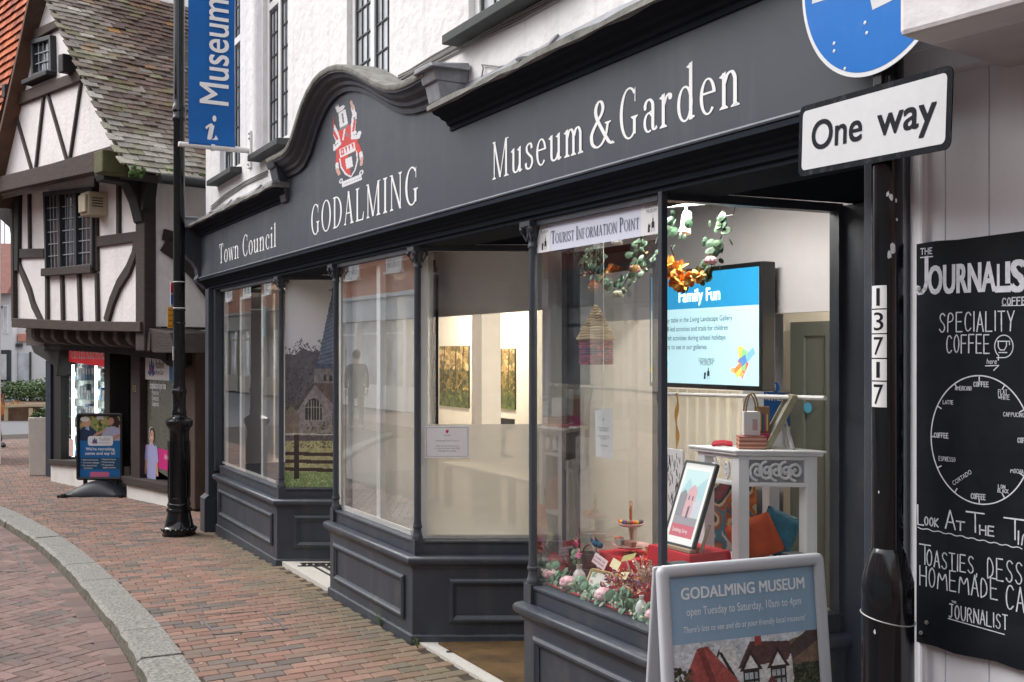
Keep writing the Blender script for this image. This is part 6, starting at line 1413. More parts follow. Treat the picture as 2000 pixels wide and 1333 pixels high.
for s, x0, x1, y, sz, bo_ in (("We're recruiting,", 168, 225, 880, .052, .025), ('come and say hi!', 167, 225, 888.5, .052, .025), ('• Paid travel time', 159.5, 192, 900, .03, 0), ('• Tax free mileage', 159.5, 194, 905.5, .03, 0), ('• No experience', 159.5, 189.5, 911, .03, 0), ('necessary', 163.5, 181, 916, .03, 0), ('• Flexible hours', 198, 226.5, 899, .03, 0), ('• Paid training', 198, 224, 904.5, .03, 0), ('• Progression', 198, 222.5, 910, .03, 0), ('opportunities', 201, 226, 915, .03, 0)):
    mb.text(s, RP(x0, y, .0065), U, (0, 0, 1), width=(x1-x0)*k_, size=sz, bold=bo_)
mb.build('lettering', M_lett, po)
mb = MB()
for px in (166, 226): mb.lathe([(.035, -.01), (.03, .02), (.026, .05), (.026, .11)], RP(px, 954, -.01), 12)
mb.build('spring_mount', M_black, rb, smooth=True)
mb = MB(); L_ = 132*k_; n = 24; D_ = .27; vs = []; prof = []
for i in range(n+1):
    t = i/n; x = (t-.5)*L_; h = .035+.145*max(0, math.cos((t-.5)*math.pi))**1.4; dd = D_*(1-.25*math.cos((t-.5)*math.pi)*1)
    sec = [(-dd, 0), (-dd, .03), (-dd*.75, h*.72), (-dd*.35, h), (dd*.35, h), (dd*.75, h*.72), (dd, .03), (dd, 0)]
    vs += [RP(196, 967)+U*x+Nf*a+Vector((0, 0, b)) for a, b in sec]
fs = [(i*8+j, i*8+(j+1) % 8, (i+1)*8+(j+1) % 8, (i+1)*8+j) for i in range(n) for j in range(8)]+[tuple(range(8))[::-1], tuple(range(n*8, n*8+8))]
mb.add(vs, fs); mb.build('rubber_base', mat('black_rubber', (.018, .02, .026), rough=.45, var=.2), rb, smooth=50)
for sx in (-1, 1):
    for sy in (-1, 1): mb = MB(); mb.lathe([(.03, 0), (.035, .02), (.03, .045)], RP(196, 967)+U*sx*(L_/2-.07)+Nf*sy*.26-Vector((0, 0, .0)), 12); mb.build('roller', M_black, rb)
# ------------------------------------------------------------------ across the street (seen in the shop glass) and far end
M_brick = mat('red_brick_wall', RGB('#8a4a38'), rough=.9, var=.25, scale=7, bump=.3, bscale=30)
def brickmat(name, c1, c2, mor):
    if name in MATS: return MATS[name]
    m = mat(name, c1, rough=.9, var=0); t = m.node_tree; N = t.nodes; L = t.links; p = N['Principled BSDF']
    tc = N.new('ShaderNodeTexCoord'); mp = N.new('ShaderNodeMapping'); mp.inputs['Rotation'].default_value = (R_(90), 0, 0)
    b = N.new('ShaderNodeTexBrick'); b.inputs['Color1'].default_value = (*c1, 1); b.inputs['Color2'].default_value = (*c2, 1); b.inputs['Mortar'].default_value = (*mor, 1)
    b.inputs['Scale'].default_value = 1; b.inputs['Brick Width'].default_value = .225; b.inputs['Row Height'].default_value = .075; b.inputs['Mortar Size'].default_value = .006
    L.new(tc.outputs['Object'], mp.inputs[0]); L.new(mp.outputs[0], b.inputs[0]); L.new(b.outputs[0], p.inputs['Base Color']); return m
M_bk1 = brickmat('dark_red_brick', RGB('#99503f'), RGB('#874538'), RGB('#6d5a50')); M_bk2 = brickmat('orange_brick', RGB('#bd7355'), RGB('#a9654a'), RGB('#8b7868')); M_bk3 = brickmat('tan_brick', RGB('#a06a4c'), RGB('#8f6048'), RGB('#8a7a6a'))
M_stucco = mat('cream_stucco', (.62, .58, .5), rough=.9, var=.06)
OY = -8.0
def terrace(x0, x1, wallm, label, frontm, signm, signtxt, dark=False, signlab=None):
    """a shop with two upper windows facing the museum; x1 > x0"""
    t = thing('terrace_shop', label, 'building', ((x0+x1)/2, OY, 0)); H = 6.9; W = x1-x0
    mb = MB(); mb.box(x0, x1, OY-7, OY, 3.4, H); mb.build('upper_wall', wallm, t)
    mb = MB(); mb.box(x0, x1, OY-7, OY-.4, -.3, 3.4); mb.build('shop_interior', mat('dim_shop_interior', (.09, .085, .075), rough=.8, var=.4, scale=1.5), t)
    mb = MB(); mb.hexa([(x0, OY-7.2, H), (x1, OY-7.2, H), (x1, OY+.3, H), (x0, OY+.3, H), (x0, OY-4, H+1.4), (x1, OY-4, H+1.4), (x1, OY-3, H+1.4), (x0, OY-3, H+1.4)]); mb.build('roof', mat('brown_roof_tile', RGB('#5d463c')), t)
    n = max(2, round(W/3.6))
    for i in range(n):
        cx = x0+W*(i+.5)/n
        for z0 in (4.15,):
            hh = 1.75 if z0 < 5 else 1.3
            mb = MB(); w = 1.15
            for q in ((cx-w/2, cx-w/2+.1), (cx+w/2-.1, cx+w/2)): mb.box(q[0], q[1], OY-.02, OY+.06, z0, z0+hh)
            for q in ((z0, z0+.12), (z0+hh-.1, z0+hh), (z0+hh/2-.03, z0+hh/2+.03)): mb.box(cx-w/2+.1, cx+w/2-.1, OY-.02, OY+.05, q[0], q[1])
            mb.box(cx-.015, cx+.015, OY-.02, OY+.04, z0+.12, z0+hh-.1); mb.box(cx-w/2-.08, cx+w/2+.08, OY-.02, OY+.14, z0-.08, z0)
            f = mb.build('sash_window', M_white, t); mb = MB(); mb.quad((cx+w/2, OY+.012, z0), (cx-w/2, OY+.012, z0), (cx-w/2, OY+.012, z0+hh), (cx+w/2, OY+.012, z0+hh)); mb.build('window_pane', M_wing, f)
    mb = MB(); mb.box(x0, x1, OY-.4, OY+.12, 2.65, 3.35); mb.box(x0-.0, x1, OY-.1, OY+.25, 3.35, 3.47); fa_ = mb.build('shop_fascia', signm, t, bevel=.01)
    if signtxt:
        mb = MB(); mb.text(signtxt, ((x0+x1)/2, OY+.125, 2.85), (-1, 0, 0), (0, 0, 1), size=.4, width=W*.4, align='C'); mb.build('lettering', M_lett if dark else mat('light_blue_lettering', RGB('#6f9fc4'), var=0), fa_)
    k = max(3, round(W/2.2))
    for i in range(k+1):
        px = x0+.12+(W-.24)*i/k; mb = MB(); mb.box(px-.11, px+.11, OY-.4, OY+.06, -.2, 2.65); mb.box(px-.14, px+.14, OY-.4, OY+.09, -.2, .3); mb.build('pilaster', frontm, t, bevel=.008)
    for i in range(k):
        a, c = x0+.23+(W-.24)*i/k, x0+.01+(W-.24)*(i+1)/k
        mb = MB(); mb.box(a, c, OY-.35, OY-.02, -.2, .55); mb.box(a, c, OY-.2, OY-.12, 2.2, 2.27); mb.build('stall_riser', frontm, t)
        mb = MB(); mb.quad((c, OY-.15, .55), (a, OY-.15, .55), (a, OY-.15, 2.65), (c, OY-.15, 2.65)); mb.build('window_pane', M_wing, t)
    return t
t1 = terrace(10, 26, M_bk1, 'dark brick shop far right across the street from the cafe', M_white, M_white, None)
t2 = terrace(-6, 10, M_bk1, 'red brick shop with white front across from the museum door', mat('sage_paint', RGB('#8d988c')), mat('sage_paint', RGB('#8d988c')), None)
t3 = terrace(-21, -6, M_bk1, 'dark red brick shop with a charcoal front reflected in the right bay', mat('charcoal_paint', RGB('#3a3e42'), rough=.5), mat('charcoal_paint', RGB('#3a3e42')), None)
t4 = terrace(-36, -21, M_bk2, 'orange brick cafe with a white front and pale blue sign lettering', M_white, mat('pale_grey_blue_sign', RGB('#c3ccd3'), rough=.5), 'Friendly cafe' if 0 else None)
t5 = terrace(-56, -36, M_bk3, 'tan brick shop with a teal hanging sign at the far left end', mat('stone_paint', RGB('#8f8a7a')), mat('stone_paint2', RGB('#77756b')), None)
mb = MB()   # bird shaped emblem on the white cafe's sign
mb.face([(0, 0), (.5, .1), (.9, .0), (1.1, .25), (.8, .2), (.55, .5), (.45, .25), (.1, .2)], (-27.5, OY+.128, 2.8), (-1.1, 0, 0), (0, 0, .8)); mb.text('cafe & kitchen', (-29.2, OY+.128, 2.85), (-1, 0, 0), (0, 0, 1), size=.34, width=3) if 0 else None
mb.build('sign_emblem', mat('light_blue_lettering', RGB('#6f9fc4'), var=0), t4)
mb = MB(); mb.box(-44.9, -43.7, OY+.3, OY+.34, 2.3, 3.5); mb.box(-44.3, -44.26, OY-.1, OY+.32, 3.5, 3.54); mb.build('hanging_sign', mat('teal_sign', RGB('#2fa3ae'), rough=.4, var=0), t5)
mb = MB()
for k in range(3): mb.box(-46+k*2, -45+k*2, OY-.3, OY-.25, 2.45, 2.5)
mb.build('strip_lamp', mat('lit_strip', (.9, .97, 1), var=0, emit=8), t5)
t6 = thing('sky_blocker_building', 'added unseen tan brick block behind the viewer cutting sky light', 'building', (16, -3, 0)); mb = MB(); mb.box(14, 22, -8, 3.4, -.3, 9); mb.build('wall', M_bk3, t6)  # unseen block added to darken the lobby side panels
for wz in (1.2, 4.4, 6.9):
    for wy in (-6, -3.4, -.8, 1.6):
        mb = MB(); mb.box(13.96, 14.02, wy-.5, wy+.5, wz, wz+1.6); wf_ = mb.build('sash_window', M_white, t6); mb = MB(); mb.quad((13.955, wy-.42, wz+.08), (13.955, wy-.42, wz+1.52), (13.955, wy+.42, wz+1.52), (13.955, wy+.42, wz+.08)); mb.build('window_pane', M_wing, wf_)
# far pavement
mb = MB(); mb.box(-26, 40, OY-.01, OY+3.6, -.3, -.02); fp = mb.build('far_pavement', [mat('far_paving', RGB('#a08a7e'), rough=.85, var=.15, scale=3)]); tag(fp, kind='structure')
# cafe table and chairs on the far pavement
M_chair = mat('dark_chair_metal', (.03, .03, .032), rough=.5, var=.1)
def cafe_table(x, y):
    t = thing('cafe_table', 'small dark round cafe table standing on the far pavement between two chairs', 'table', (x, y, -.02)); mb = MB(); mb.lathe([(.35, .70), (.36, .715), (.35, .73), (0, .731)], (x, y, -.02), 24); mb.build('table_top', M_chair, t)
    mb = MB(); mb.lathe([(.22, 0), (.2, .02), (.03, .05), (.025, .7)], (x, y, -.02), 12); mb.build('pedestal', M_chair, t); return t
def cafe_chair(x, y, rz):
    t = thing('cafe_chair', 'dark metal slatted cafe chair at the small table on the far pavement', 'chair', (x, y, -.02), 'cafe chairs across the street'); c, s = math.cos(rz), math.sin(rz)
    def P(a, b, h): return Vector((x+a*c-b*s, y+a*s+b*c, -.02+h))
    mb = MB(); mb.hexa([P(-.19, -.2, .44), P(.19, -.2, .44), P(.19, .2, .44), P(-.19, .2, .44), P(-.19, -.2, .46), P(.19, -.2, .46), P(.19, .2, .46), P(-.19, .2, .46)]); mb.build('seat', M_chair, t)
    for a, b in ((-.18, -.19), (.18, -.19), (-.18, .19), (.18, .19)):
        mb = MB(); mb.tube([P(a*1.1, b*1.15, 0), P(a, b, .45)]+([P(a, b*1.25, .86)] if b > 0 else []), .013, 8); mb.build('leg', M_chair, t)
    mb = MB()
    for h in (.58, .68, .78, .86): mb.bar(P(-.18, .21+.03*(h-.5)/.3, h), P(.18, .21+.03*(h-.5)/.3, h), .05, .012)
    mb.build('backrest', M_chair, t); return t
cafe_table(-17.6, -5.4); cafe_chair(-18.4, -5.5, 1.6); cafe_chair(-16.8, -5.3, -1.5)

# people: skin-modifier bodies
def person(loc, heading, label, jacket, trousers, skinc=(.45, .3, .24), hair=(.03, .025, .02), step=.16, S=1.0):
    t = thing('person', label, 'person', loc); c, s = math.cos(heading), math.sin(heading)
    def P(f, l, h): return Vector((loc[0]+(f*c-l*s)*S, loc[1]+(f*s+l*c)*S, loc[2]+h*S))   # forward, left, height
    def skin(name, pts, edges, rad, m, sub=2):
        me = bpy.data.meshes.new(name); b = Vector(loc); me.from_pydata([tuple(p-b) for p in pts], edges, []); o = bpy.data.objects.new(name, me); COL.objects.link(o); o.parent = t; me.materials.append(m)
        md = o.modifiers.new('skin', 'SKIN'); md.use_smooth_shade = True
        for i, r in enumerate(rad): me.skin_vertices[0].data[i].radius = (r[0]*S, r[1]*S) if isinstance(r, tuple) else (r*S, r*S)
        me.skin_vertices[0].data[0].use_root = True; q = o.modifiers.new('sub', 'SUBSURF'); q.levels = sub; q.render_levels = sub; return o
    sk = mat('skin_%d' % int(skinc[0]*100), skinc, rough=.5, var=.05); jm, tm = jacket, trousers
    skin('body', [P(0, 0, 1.42), P(.0, 0, 1.5), P(.02, 0, 1.58), P(.03, 0, 1.66), P(.01, 0, 1.73)], [(0, 1), (1, 2), (2, 3), (3, 4)], [.06, .055, (.07, .085), (.078, .098), (.06, .075)], sk)
    mb = MB(); h0 = P(.115, 0, 1.6); mb.ball(h0, .016, .016, .025, n=8, k=5)
    for l in (-1, 1): mb.ball(P(.02, .078*l, 1.61), .012, .018, .028, n=8, k=5)
    mb.build('face_features', sk, t, smooth=True)
    mb = MB()
    for l in (-1, 1): mb.ball(P(.1, .032*l, 1.635), .009, n=8, k=5)
    mb.build('eyes', mat('eye_dark', (.02, .015, .012)), t)
    mb = MB(); mb.ball(P(-.01, 0, 1.67), .105*S, .1*S, .105*S, n=14, k=9); mb.build('hair', mat('hair_%d' % int(hair[0]*1000), hair, rough=.6, var=.3, scale=60), t, smooth=True)
    J = [P(0, 0, .92), P(0, 0, 1.1), P(0, 0, 1.28), P(0, 0, 1.4), P(0, .17, 1.4), P(-.03, .22, 1.15), P(.1, .23, .93), P(0, -.17, 1.4), P(.02, -.22, 1.15), P(-.06, -.23, .93), P(0, 0, 1.47), P(0, 0, .82)]
    skin('jacket', J, [(0, 1), (1, 2), (2, 3), (3, 4), (4, 5), (5, 6), (3, 7), (7, 8), (8, 9), (3, 10), (0, 11)], [(.13, .18), (.125, .165), (.135, .18), (.1, .12), .075, .06, .045, .075, .06, .045, .06, (.13, .19)], jm)
    T = [P(0, 0, .9), P(0, .1, .84), P(.05, .1, .48), P(step, .1, .09), P(0, -.1, .84), P(.02, -.1, .48), P(-step, -.1, .1)]
    skin('trousers', T, [(0, 1), (1, 2), (2, 3), (0, 4), (4, 5), (5, 6)], [(.12, .16), .092, .065, .05, .092, .065, .05], tm)
    for l, st in ((1, step), (-1, -step)):
        mb = MB(); mb.ball(P(st+.06, .1*l, .045), .13*S, .055*S, .05*S, n=12, k=6); o = mb.build('shoe', M_black, t, smooth=True)
        hp_ = P(.1 if l > 0 else -.06, .23*l, .9); hd = [hp_, hp_+Vector((0, 0, -.08*S))]; ed = [(0, 1)]; ra_ = [.028, .034]
        for q in range(4):
            k0 = len(hd); L_ = (.07, .08, .075, .06)[q]; off = Vector((-s*0+c*(.012*(q-1.5)*2), s*(.012*(q-1.5)*2), 0)); hd += [hd[1]+off+Vector((0, 0, -.03*S)), hd[1]+off*1.1+Vector((0, 0, -.03*S-L_))]; ed += [(1, k0), (k0, k0+1)]; ra_ += [.01, .008]
        k0 = len(hd); hd += [hp_+Vector((c*.035, s*.035, -.05)), hp_+Vector((c*.05, s*.05, -.1))]; ed += [(0, k0), (k0, k0+1)]; ra_ += [.011, .009]
        skin('hand', hd, ed, ra_, sk, 1)
    return t
person((-21.6, -3.4, -.09), R_(200), 'person in a dark jacket walking on the far side, mirrored in the middle bay', mat('dark_jacket', (.03, .035, .045), rough=.8), mat('dark_trousers', (.02, .02, .025), rough=.9))
pL = atD(-17, 857, 20.2)
pp = person((pL.x, pL.y, g(pL.x)), R_(60), 'person in a rust brown coat and black trousers at the left edge of the pavement', mat('rust_coat', RGB('#6e3a24'), rough=.85, var=.2), mat('black_trousers', (.012, .012, .014), rough=.9), step=.12, hair=(.05, .03, .02))
bgp = atD(2.5, 801, 20.0); mb = MB(); mb.ball(bgp, .04, .06, .12, n=10, k=7); mb.tube([bgp+Vector((0, 0, .1)), bgp+Vector((.02, .03, .3)), bgp+Vector((0, .06, .1))], .012, 6); tag(mb.build('shoulder_bag', mat('orange_bag', RGB('#d0803a'), rough=.7), None, loc=bgp, smooth=True), 'small orange bag held by the person in the rust coat', 'bag')

# planter beside the timber house
pt = atG(58, 930); kz = (-CC*pt.x+SS*pt.y)/F; Up = Vector((SS, CC, 0)); Np = Vector((CC, -SS, 0))
pn = thing('planter', 'tall square off white planter with green plants beside the timber framed house', 'planter', pt)
mb = MB(); a = pt-Up*4*kz; Hh = 114*kz; Wd = 58*kz
mb.hexa([a+Up*.02, a+Up*(Wd-.02), a+Up*(Wd-.02)-Np*Wd, a+Up*.02-Np*Wd]+[a+Up*0+Vector((0, 0, Hh)), a+Up*Wd+Vector((0, 0, Hh)), a+Up*Wd-Np*Wd+Vector((0, 0, Hh)), a-Np*Wd+Vector((0, 0, Hh))]); mb.build('pot', mat('off_white_pot', (.62, .58, .52), rough=.7, var=.08, dirt=.25, dirtcol=(.4, .36, .3)), pn, bevel=.012)
def leaves(mb, c, r, n, size, rz=1.0, flat=.5, cols=None):
    for _ in range(n):
        d = Vector((random.gauss(0, 1), random.gauss(0, 1), random.gauss(0, 1)))
        if d.length < 1e-3: continue
        d.normalize(); p = Vector(c)+Vector((d.x*r, d.y*r, d.z*r*rz))*random.random()**.4; q = size*random.uniform(.6, 1.3)
        u = Vector((random.gauss(0, 1), random.gauss(0, 1), random.gauss(0, flat))).normalized(); v = u.orthogonal().normalized(); v.rotate(Matrix.Rotation(random.uniform(0, 6.3), 3, u)) if hasattr(v, 'rotate') else None
        mb.add([p-u*q*.5, p+v*q*.25, p+u*q*.5, p-v*q*.25], [(0, 1, 2, 3)], 0, random.choice(cols) if cols else None)
M_leafa = mat('leaf_colours', rough=.6, attr=True, var=.2, scale=20)
GR = [RGB(c) for c in ('#4a6233', '#3a5128', '#5d7440', '#2f4422', '#6c8350')]
mb = MB(); leaves(mb, a+Up*Wd/2-Np*Wd/2+Vector((0, 0, Hh+.03)), Wd*.55, 260, .09, .45, cols=GR); mb.build('foliage', M_leafa, pn)
# far end of the street
def far(px, py, Z): return atD(px, py, Z)
kf = 36/F; o = far(-150, 742, 36); Uf = Vector((SS, CC, 0)); Nf_ = Vector((CC, -SS, 0)); o.z = -.5
fb = thing('white_shop_building', 'white rendered shop building with a red tiled roof at the far end of the street', 'building', o)
def FPX(px, py, n=0): return far(px, py, 36)+Nf_*n
def fbox(px0, px1, py0, py1, n0, n1, m, name, par=fb):
    a = FPX(px0, py1, n0); mb = MB(); mb.obox(a, Uf*((px1-px0)*kf), Nf_*(n1-n0), (0, 0, (py1-py0)*kf)); return mb.build(name, m, par)
M_fw = mat('far_white_render', (.66, .65, .65), rough=.9, var=.05)
fbox(-260, 24, 574, 810, -6, 0, M_fw, 'wall'); fbox(24.2, 130, 640, 810, -6, -.4, M_fw, 'wall')
mb = MB(); a = FPX(-270, 575, .5); b = FPX(27, 575, .5); mb.hexa([a, b, b-Nf_*7, a-Nf_*7, a-Nf_*3+Vector((0, 0, 2.0)), b-Nf_*3-Uf*.5+Vector((0, 0, 2.0)), b-Nf_*3.2-Uf*.5+Vector((0, 0, 2.0)), a-Nf_*3.2+Vector((0, 0, 2.0))]); mb.build('roof', mat('red_brown_roof', RGB('#7a5148'), rough=.9, var=.25, scale=4), fb)
fbox(-10, 0, 494, 520, -3.4, -2.6, mat('red_chimney', RGB('#8c5140'), var=.2), 'chimney'); fbox(8, 24, 497, 540, -3.4, -2.9, mat('skylight_pane', (.4, .45, .5), rough=.2), 'roof_light')
w_ = fbox(7, 16, 596, 652, -.02, .03, M_white, 'sash_window'); fbox(8.5, 14.5, 599, 649, .03, .04, M_wing, 'window_pane', w_)
sf = fbox(-200, 22, 684, 745, .0, .08, mat('dark_shopfront', (.03, .035, .04), rough=.4), 'shopfront'); fbox(-20, 15, 692, 742, .08, .1, M_wing, 'window_pane', sf)
fbox(26, 50, 690, 745, -.4, -.36, M_wing, 'window_pane'); fbox(49, 51, 688, 745, -.4, -.3, mat('dark_shopfront', (.03, .035, .04)), 'window_frame')
fbox(27, 46, 652, 667, -.39, -.3, mat('coral_sign', RGB('#c98774'), var=.1), 'shop_sign'); fbox(26, 34, 671, 678, -.39, -.2, mat('dark_shopfront', (.03, .035, .04)), 'wall_lamp')
mb = MB(); mb.tube([FPX(4, 600, .0), FPX(4, 598, .6), FPX(8, 596, .7)], .03, 6); mb.lathe([(.05, -.3), (.12, -.25), (.1, 0), (0, .1)], FPX(7, 612, .6), 10); mb.build('wall_lantern', M_black, fb)
# antenna-like pole far behind
mb = MB(); q = far(9, 742, 44); q.z = 0; mb.lathe([(.05, 0), (.03, 8)], q, 8); tag(mb.build('flag_pole', mat('pale_pole', (.5, .5, .5)), None, loc=q), 'thin pale pole rising behind the far white shop building', 'pole')
# hedge, flower bed, rail, car
def shrub(px, py, Z, r, rz, n, label, size=.1, cols=GR, grp=None):
    c = far(px, py, Z); t = thing('shrub', label, 'shrub', (c.x, c.y, -.25), grp)
    mb = MB(); leaves(mb, c, r, n, size, rz, cols=cols); mb.build('foliage', M_leafa, t)
    mb = MB(); mb.tube([Vector((c.x, c.y, -.25)), c], [.04, .02], 6); mb.build('stem', M_timb, t)
random.seed(21)
for px, py, r, n in ((-30, 762, .6, 500), (8, 764, .5, 500), (32, 764, .55, 700), (58, 764, .58, 800), (86, 762, .62, 900), (112, 764, .6, 400)):
    shrub(px, py, 33+random.uniform(-.4, .4), r, .62, n, 'rounded dark green shrub in the hedge before the far white building', .1, grp='hedge shrubs before the far building')
shrub(28, 794, 30.6, .34, .5, 420, 'low dry orange brown plant in the bed by the rail', .07, [RGB(c) for c in ('#9c7448', '#b08350', '#86643c', '#a87a44')])
shrub(92, 806, 24.0, .22, .6, 200, 'small leafy green plant beside the off white planter', .07)
a = far(-60, 812, 29.4); mb = MB(); mb.obox(Vector((a.x, a.y, -.4)), Uf*3, -Nf_*4, (0, 0, .5)); fbed = mb.build('flower_bed', mat('bed_soil', RGB('#6d5442'), rough=1, var=.4, scale=5)); tag(fbed, kind='structure')
rl = thing('wooden_rail', 'long pale wooden rail along the flower bed beyond the road', 'rail', far(50, 812, 29.2))
mb = MB(); mb.bar(far(-40, 796, 29.2), far(130, 789, 29.4), .09, .07); mb.build('rail', mat('pale_wood', RGB('#b3a184'), rough=.8, var=.2), rl)
for px in (-30, 12, 60, 104): 
    q = far(px, 795, 29.3); mb = MB(); mb.box(q.x-.05, q.x+.05, q.y-.05, q.y+.05, -.4, q.z-.04); mb.build('post', mat('pale_wood', RGB('#b3a184')), rl)
# parked silver car, mostly behind the shrubs
ca = far(-92, 790, 34.6); ca.z = -.3
car = thing('parked_car', 'silver parked car half hidden by the hedge at the far left', 'car', ca)
def CPt(l, d, h): return Vector((ca.x, ca.y, ca.z))+Uf*l+Nf_*d+Vector((0, 0, h))
prof = [(-2, .25), (-2.05, .55), (-1.9, .75), (-1.1, .85), (-.6, 1.28), (.55, 1.32), (1.15, .92), (1.85, .82), (2.05, .6), (2.05, .28)]
mb = MB(); mb.prism(prof, CPt(0, .8, 0), Uf, (0, 0, 1), -Nf_*1.6); mb.build('body', mat('silver_car_paint', (.45, .48, .52), rough=.25, metal=.6, var=.03), car, bevel=.08)
mb = MB(); mb.prism([(-.95, .88), (-.55, 1.22), (.5, 1.25), (.98, .93)], CPt(0, .81, 0), Uf, (0, 0, 1), Nf_*.01); mb.build('side_window', M_wing, car)
for l in (-1.25, 1.3):
    mb = MB(); mb.lathe([(.3, 0), (.31, .1), (.3, .2)], CPt(l, .62, .3), 20, axis=Nf_); wh = mb.build('wheel', mat('black_rubber', (.018, .02, .026)), car); mb = MB(); mb.lathe([(.19, .201), (.17, .21), (0, .212)], CPt(l, .62, .3), 16, axis=Nf_); mb.build('rim', M_alu, wh)
# ------------------------------------------------------------------ things shown in the museum window
random.seed(33)
FU = Vector((SS, CC, 0)); FN = Vector((CC, -SS, 0)); UP = Vector((0, 0, 1))     # facing the passer-by
def emat(name, col, s):
    m = mat(name, col, rough=.3, var=0, emit=s); return m
# wall mounted screen
ty = 3.60; a = atY(1268, 753, ty); b = atY(1488, 765, ty); tz1 = atY(1488, 510, ty).z; tz0 = b.z; tx0, tx1 = a.x, b.x
tv = thing('wall_screen', 'large black framed information screen glowing blue on the wall inside the right bay', 'screen', ((tx0+tx1)/2, ty+.05, tz0))
mb = MB(); mb.box(tx0, tx1, ty, ty+.09, tz0, tz1); mb.build('casing', M_black, tv, bevel=.006)
mb = MB(); mb.box((tx0+tx1)/2-.1, (tx0+tx1)/2+.1, ty+.09, 3.74, (tz0+tz1)/2-.1, (tz0+tz1)/2+.1); mb.build('wall_mount', M_black, tv)
def TP(u, v, o=.001): return Vector((tx0+.02+(tx1-tx0-.04)*u, ty-o, tz0+.025+(tz1-tz0-.05)*v))
mb = MB(); mb.quad(TP(0, 0), TP(1, 0), TP(1, 1), TP(0, 1)); sc = mb.build('screen', emat('screen_pale', RGB('#b9dfe8'), .55), tv)
mb = MB(); mb.quad(TP(0, .68, .002), TP(1, .68, .002), TP(1, 1, .002), TP(0, 1, .002)); mb.build('title_band', emat('screen_blue', RGB('#2a8cbd'), .6), sc)
mb = MB(); mb.text('Family Fun', TP(.48, .745, .003), (1, 0, 0), UP, size=.095, width=.34, align='C', bold=.04); mb.build('title', emat('screen_white', (.85, .95, 1), .8), sc)
mb = MB()
for k, s in enumerate(('•  Play table in the Living Landscape Gallery', '•  Self-led activities and trails for children', '•  Craft activities during school holidays', '•  Lots to see in our galleries')):
    vs, _ = text_mesh(s, 0, 3, 0); mb.text(s, TP(.1, .56-.083*k, .003), (1, 0, 0), UP, size=.04, width=(vs[:, 0].max()-vs[:, 0].min())*.0345)
mb.text('GODALMING', TP(.55, .2, .003), (1, 0, 0), UP, size=.028, width=.13, align='C'); mb.text('MUSEUM', TP(.55, .168, .003), (1, 0, 0), UP, size=.028, width=.1, align='C')
mb.build('slide_text', mat('screen_text', (.03, .06, .08), var=0, rough=.4), sc)
def museum_icon(mb, o, U, V, k, m=0):
    """tower with cupola and a pair of gabled houses, as a silhouette"""
    o, U, V = Vector(o), Vector(U), Vector(V)
    for p in ([(.1, 0), (.14, 0), (.14, .3), (.1, .3)], [(.36, 0), (.4, 0), (.4, .3), (.36, .3)], [(.08, .28), (.42, .28), (.42, .62), (.08, .62)], [(.05, .6), (.45, .6), (.34, .76), (.16, .76)], [(.19, .76), (.31, .76), (.31, .9), (.19, .9)], [(.17, .9), (.33, .9), (.25, 1.05)], [(.24, 1.0), (.26, 1.0), (.26, 1.3), (.24, 1.3)], [(-.38, 0), (-.12, 0), (-.12, .35), (-.05, .35), (-.05, .5), (-.1, .66), (-.18, .5), (-.26, .66), (-.34, .5)]): mb.face(p, o, U*k, V*k, m)
mb = MB(); museum_icon(mb, TP(.55, .045, .003), (1, 0, 0), UP, .06); mb.build('museum_emblem', mat('screen_text', (.03, .06, .08)), sc)
for k, c in enumerate(('#e08a4f', '#7fb4d8', '#e6cf5a', '#d86f4a', '#8fc98a', '#5c86c4', '#e8b070', '#c8dc6a')*2):
    bx = .86 if k < 9 else .1; u, v = bx+random.uniform(-.08, .08), .17+random.uniform(-.1, .1); an = random.uniform(0, 3.1); L_, W_ = random.uniform(.03, .06), random.uniform(.014, .026); e = Vector((math.cos(an), 0, math.sin(an))); f = Vector((-e.z, 0, e.x)); p = TP(u, v, .003+.0001*k); mb = MB(); mb.quad(p-e*L_-f*W_, p+e*L_*.9-f*W_*.6, p+e*L_+f*W_, p-e*L_*.8+f*W_*.8); mb.build('coloured_scrap', emat('scrap_'+c[1:], RGB(c), .6), sc)
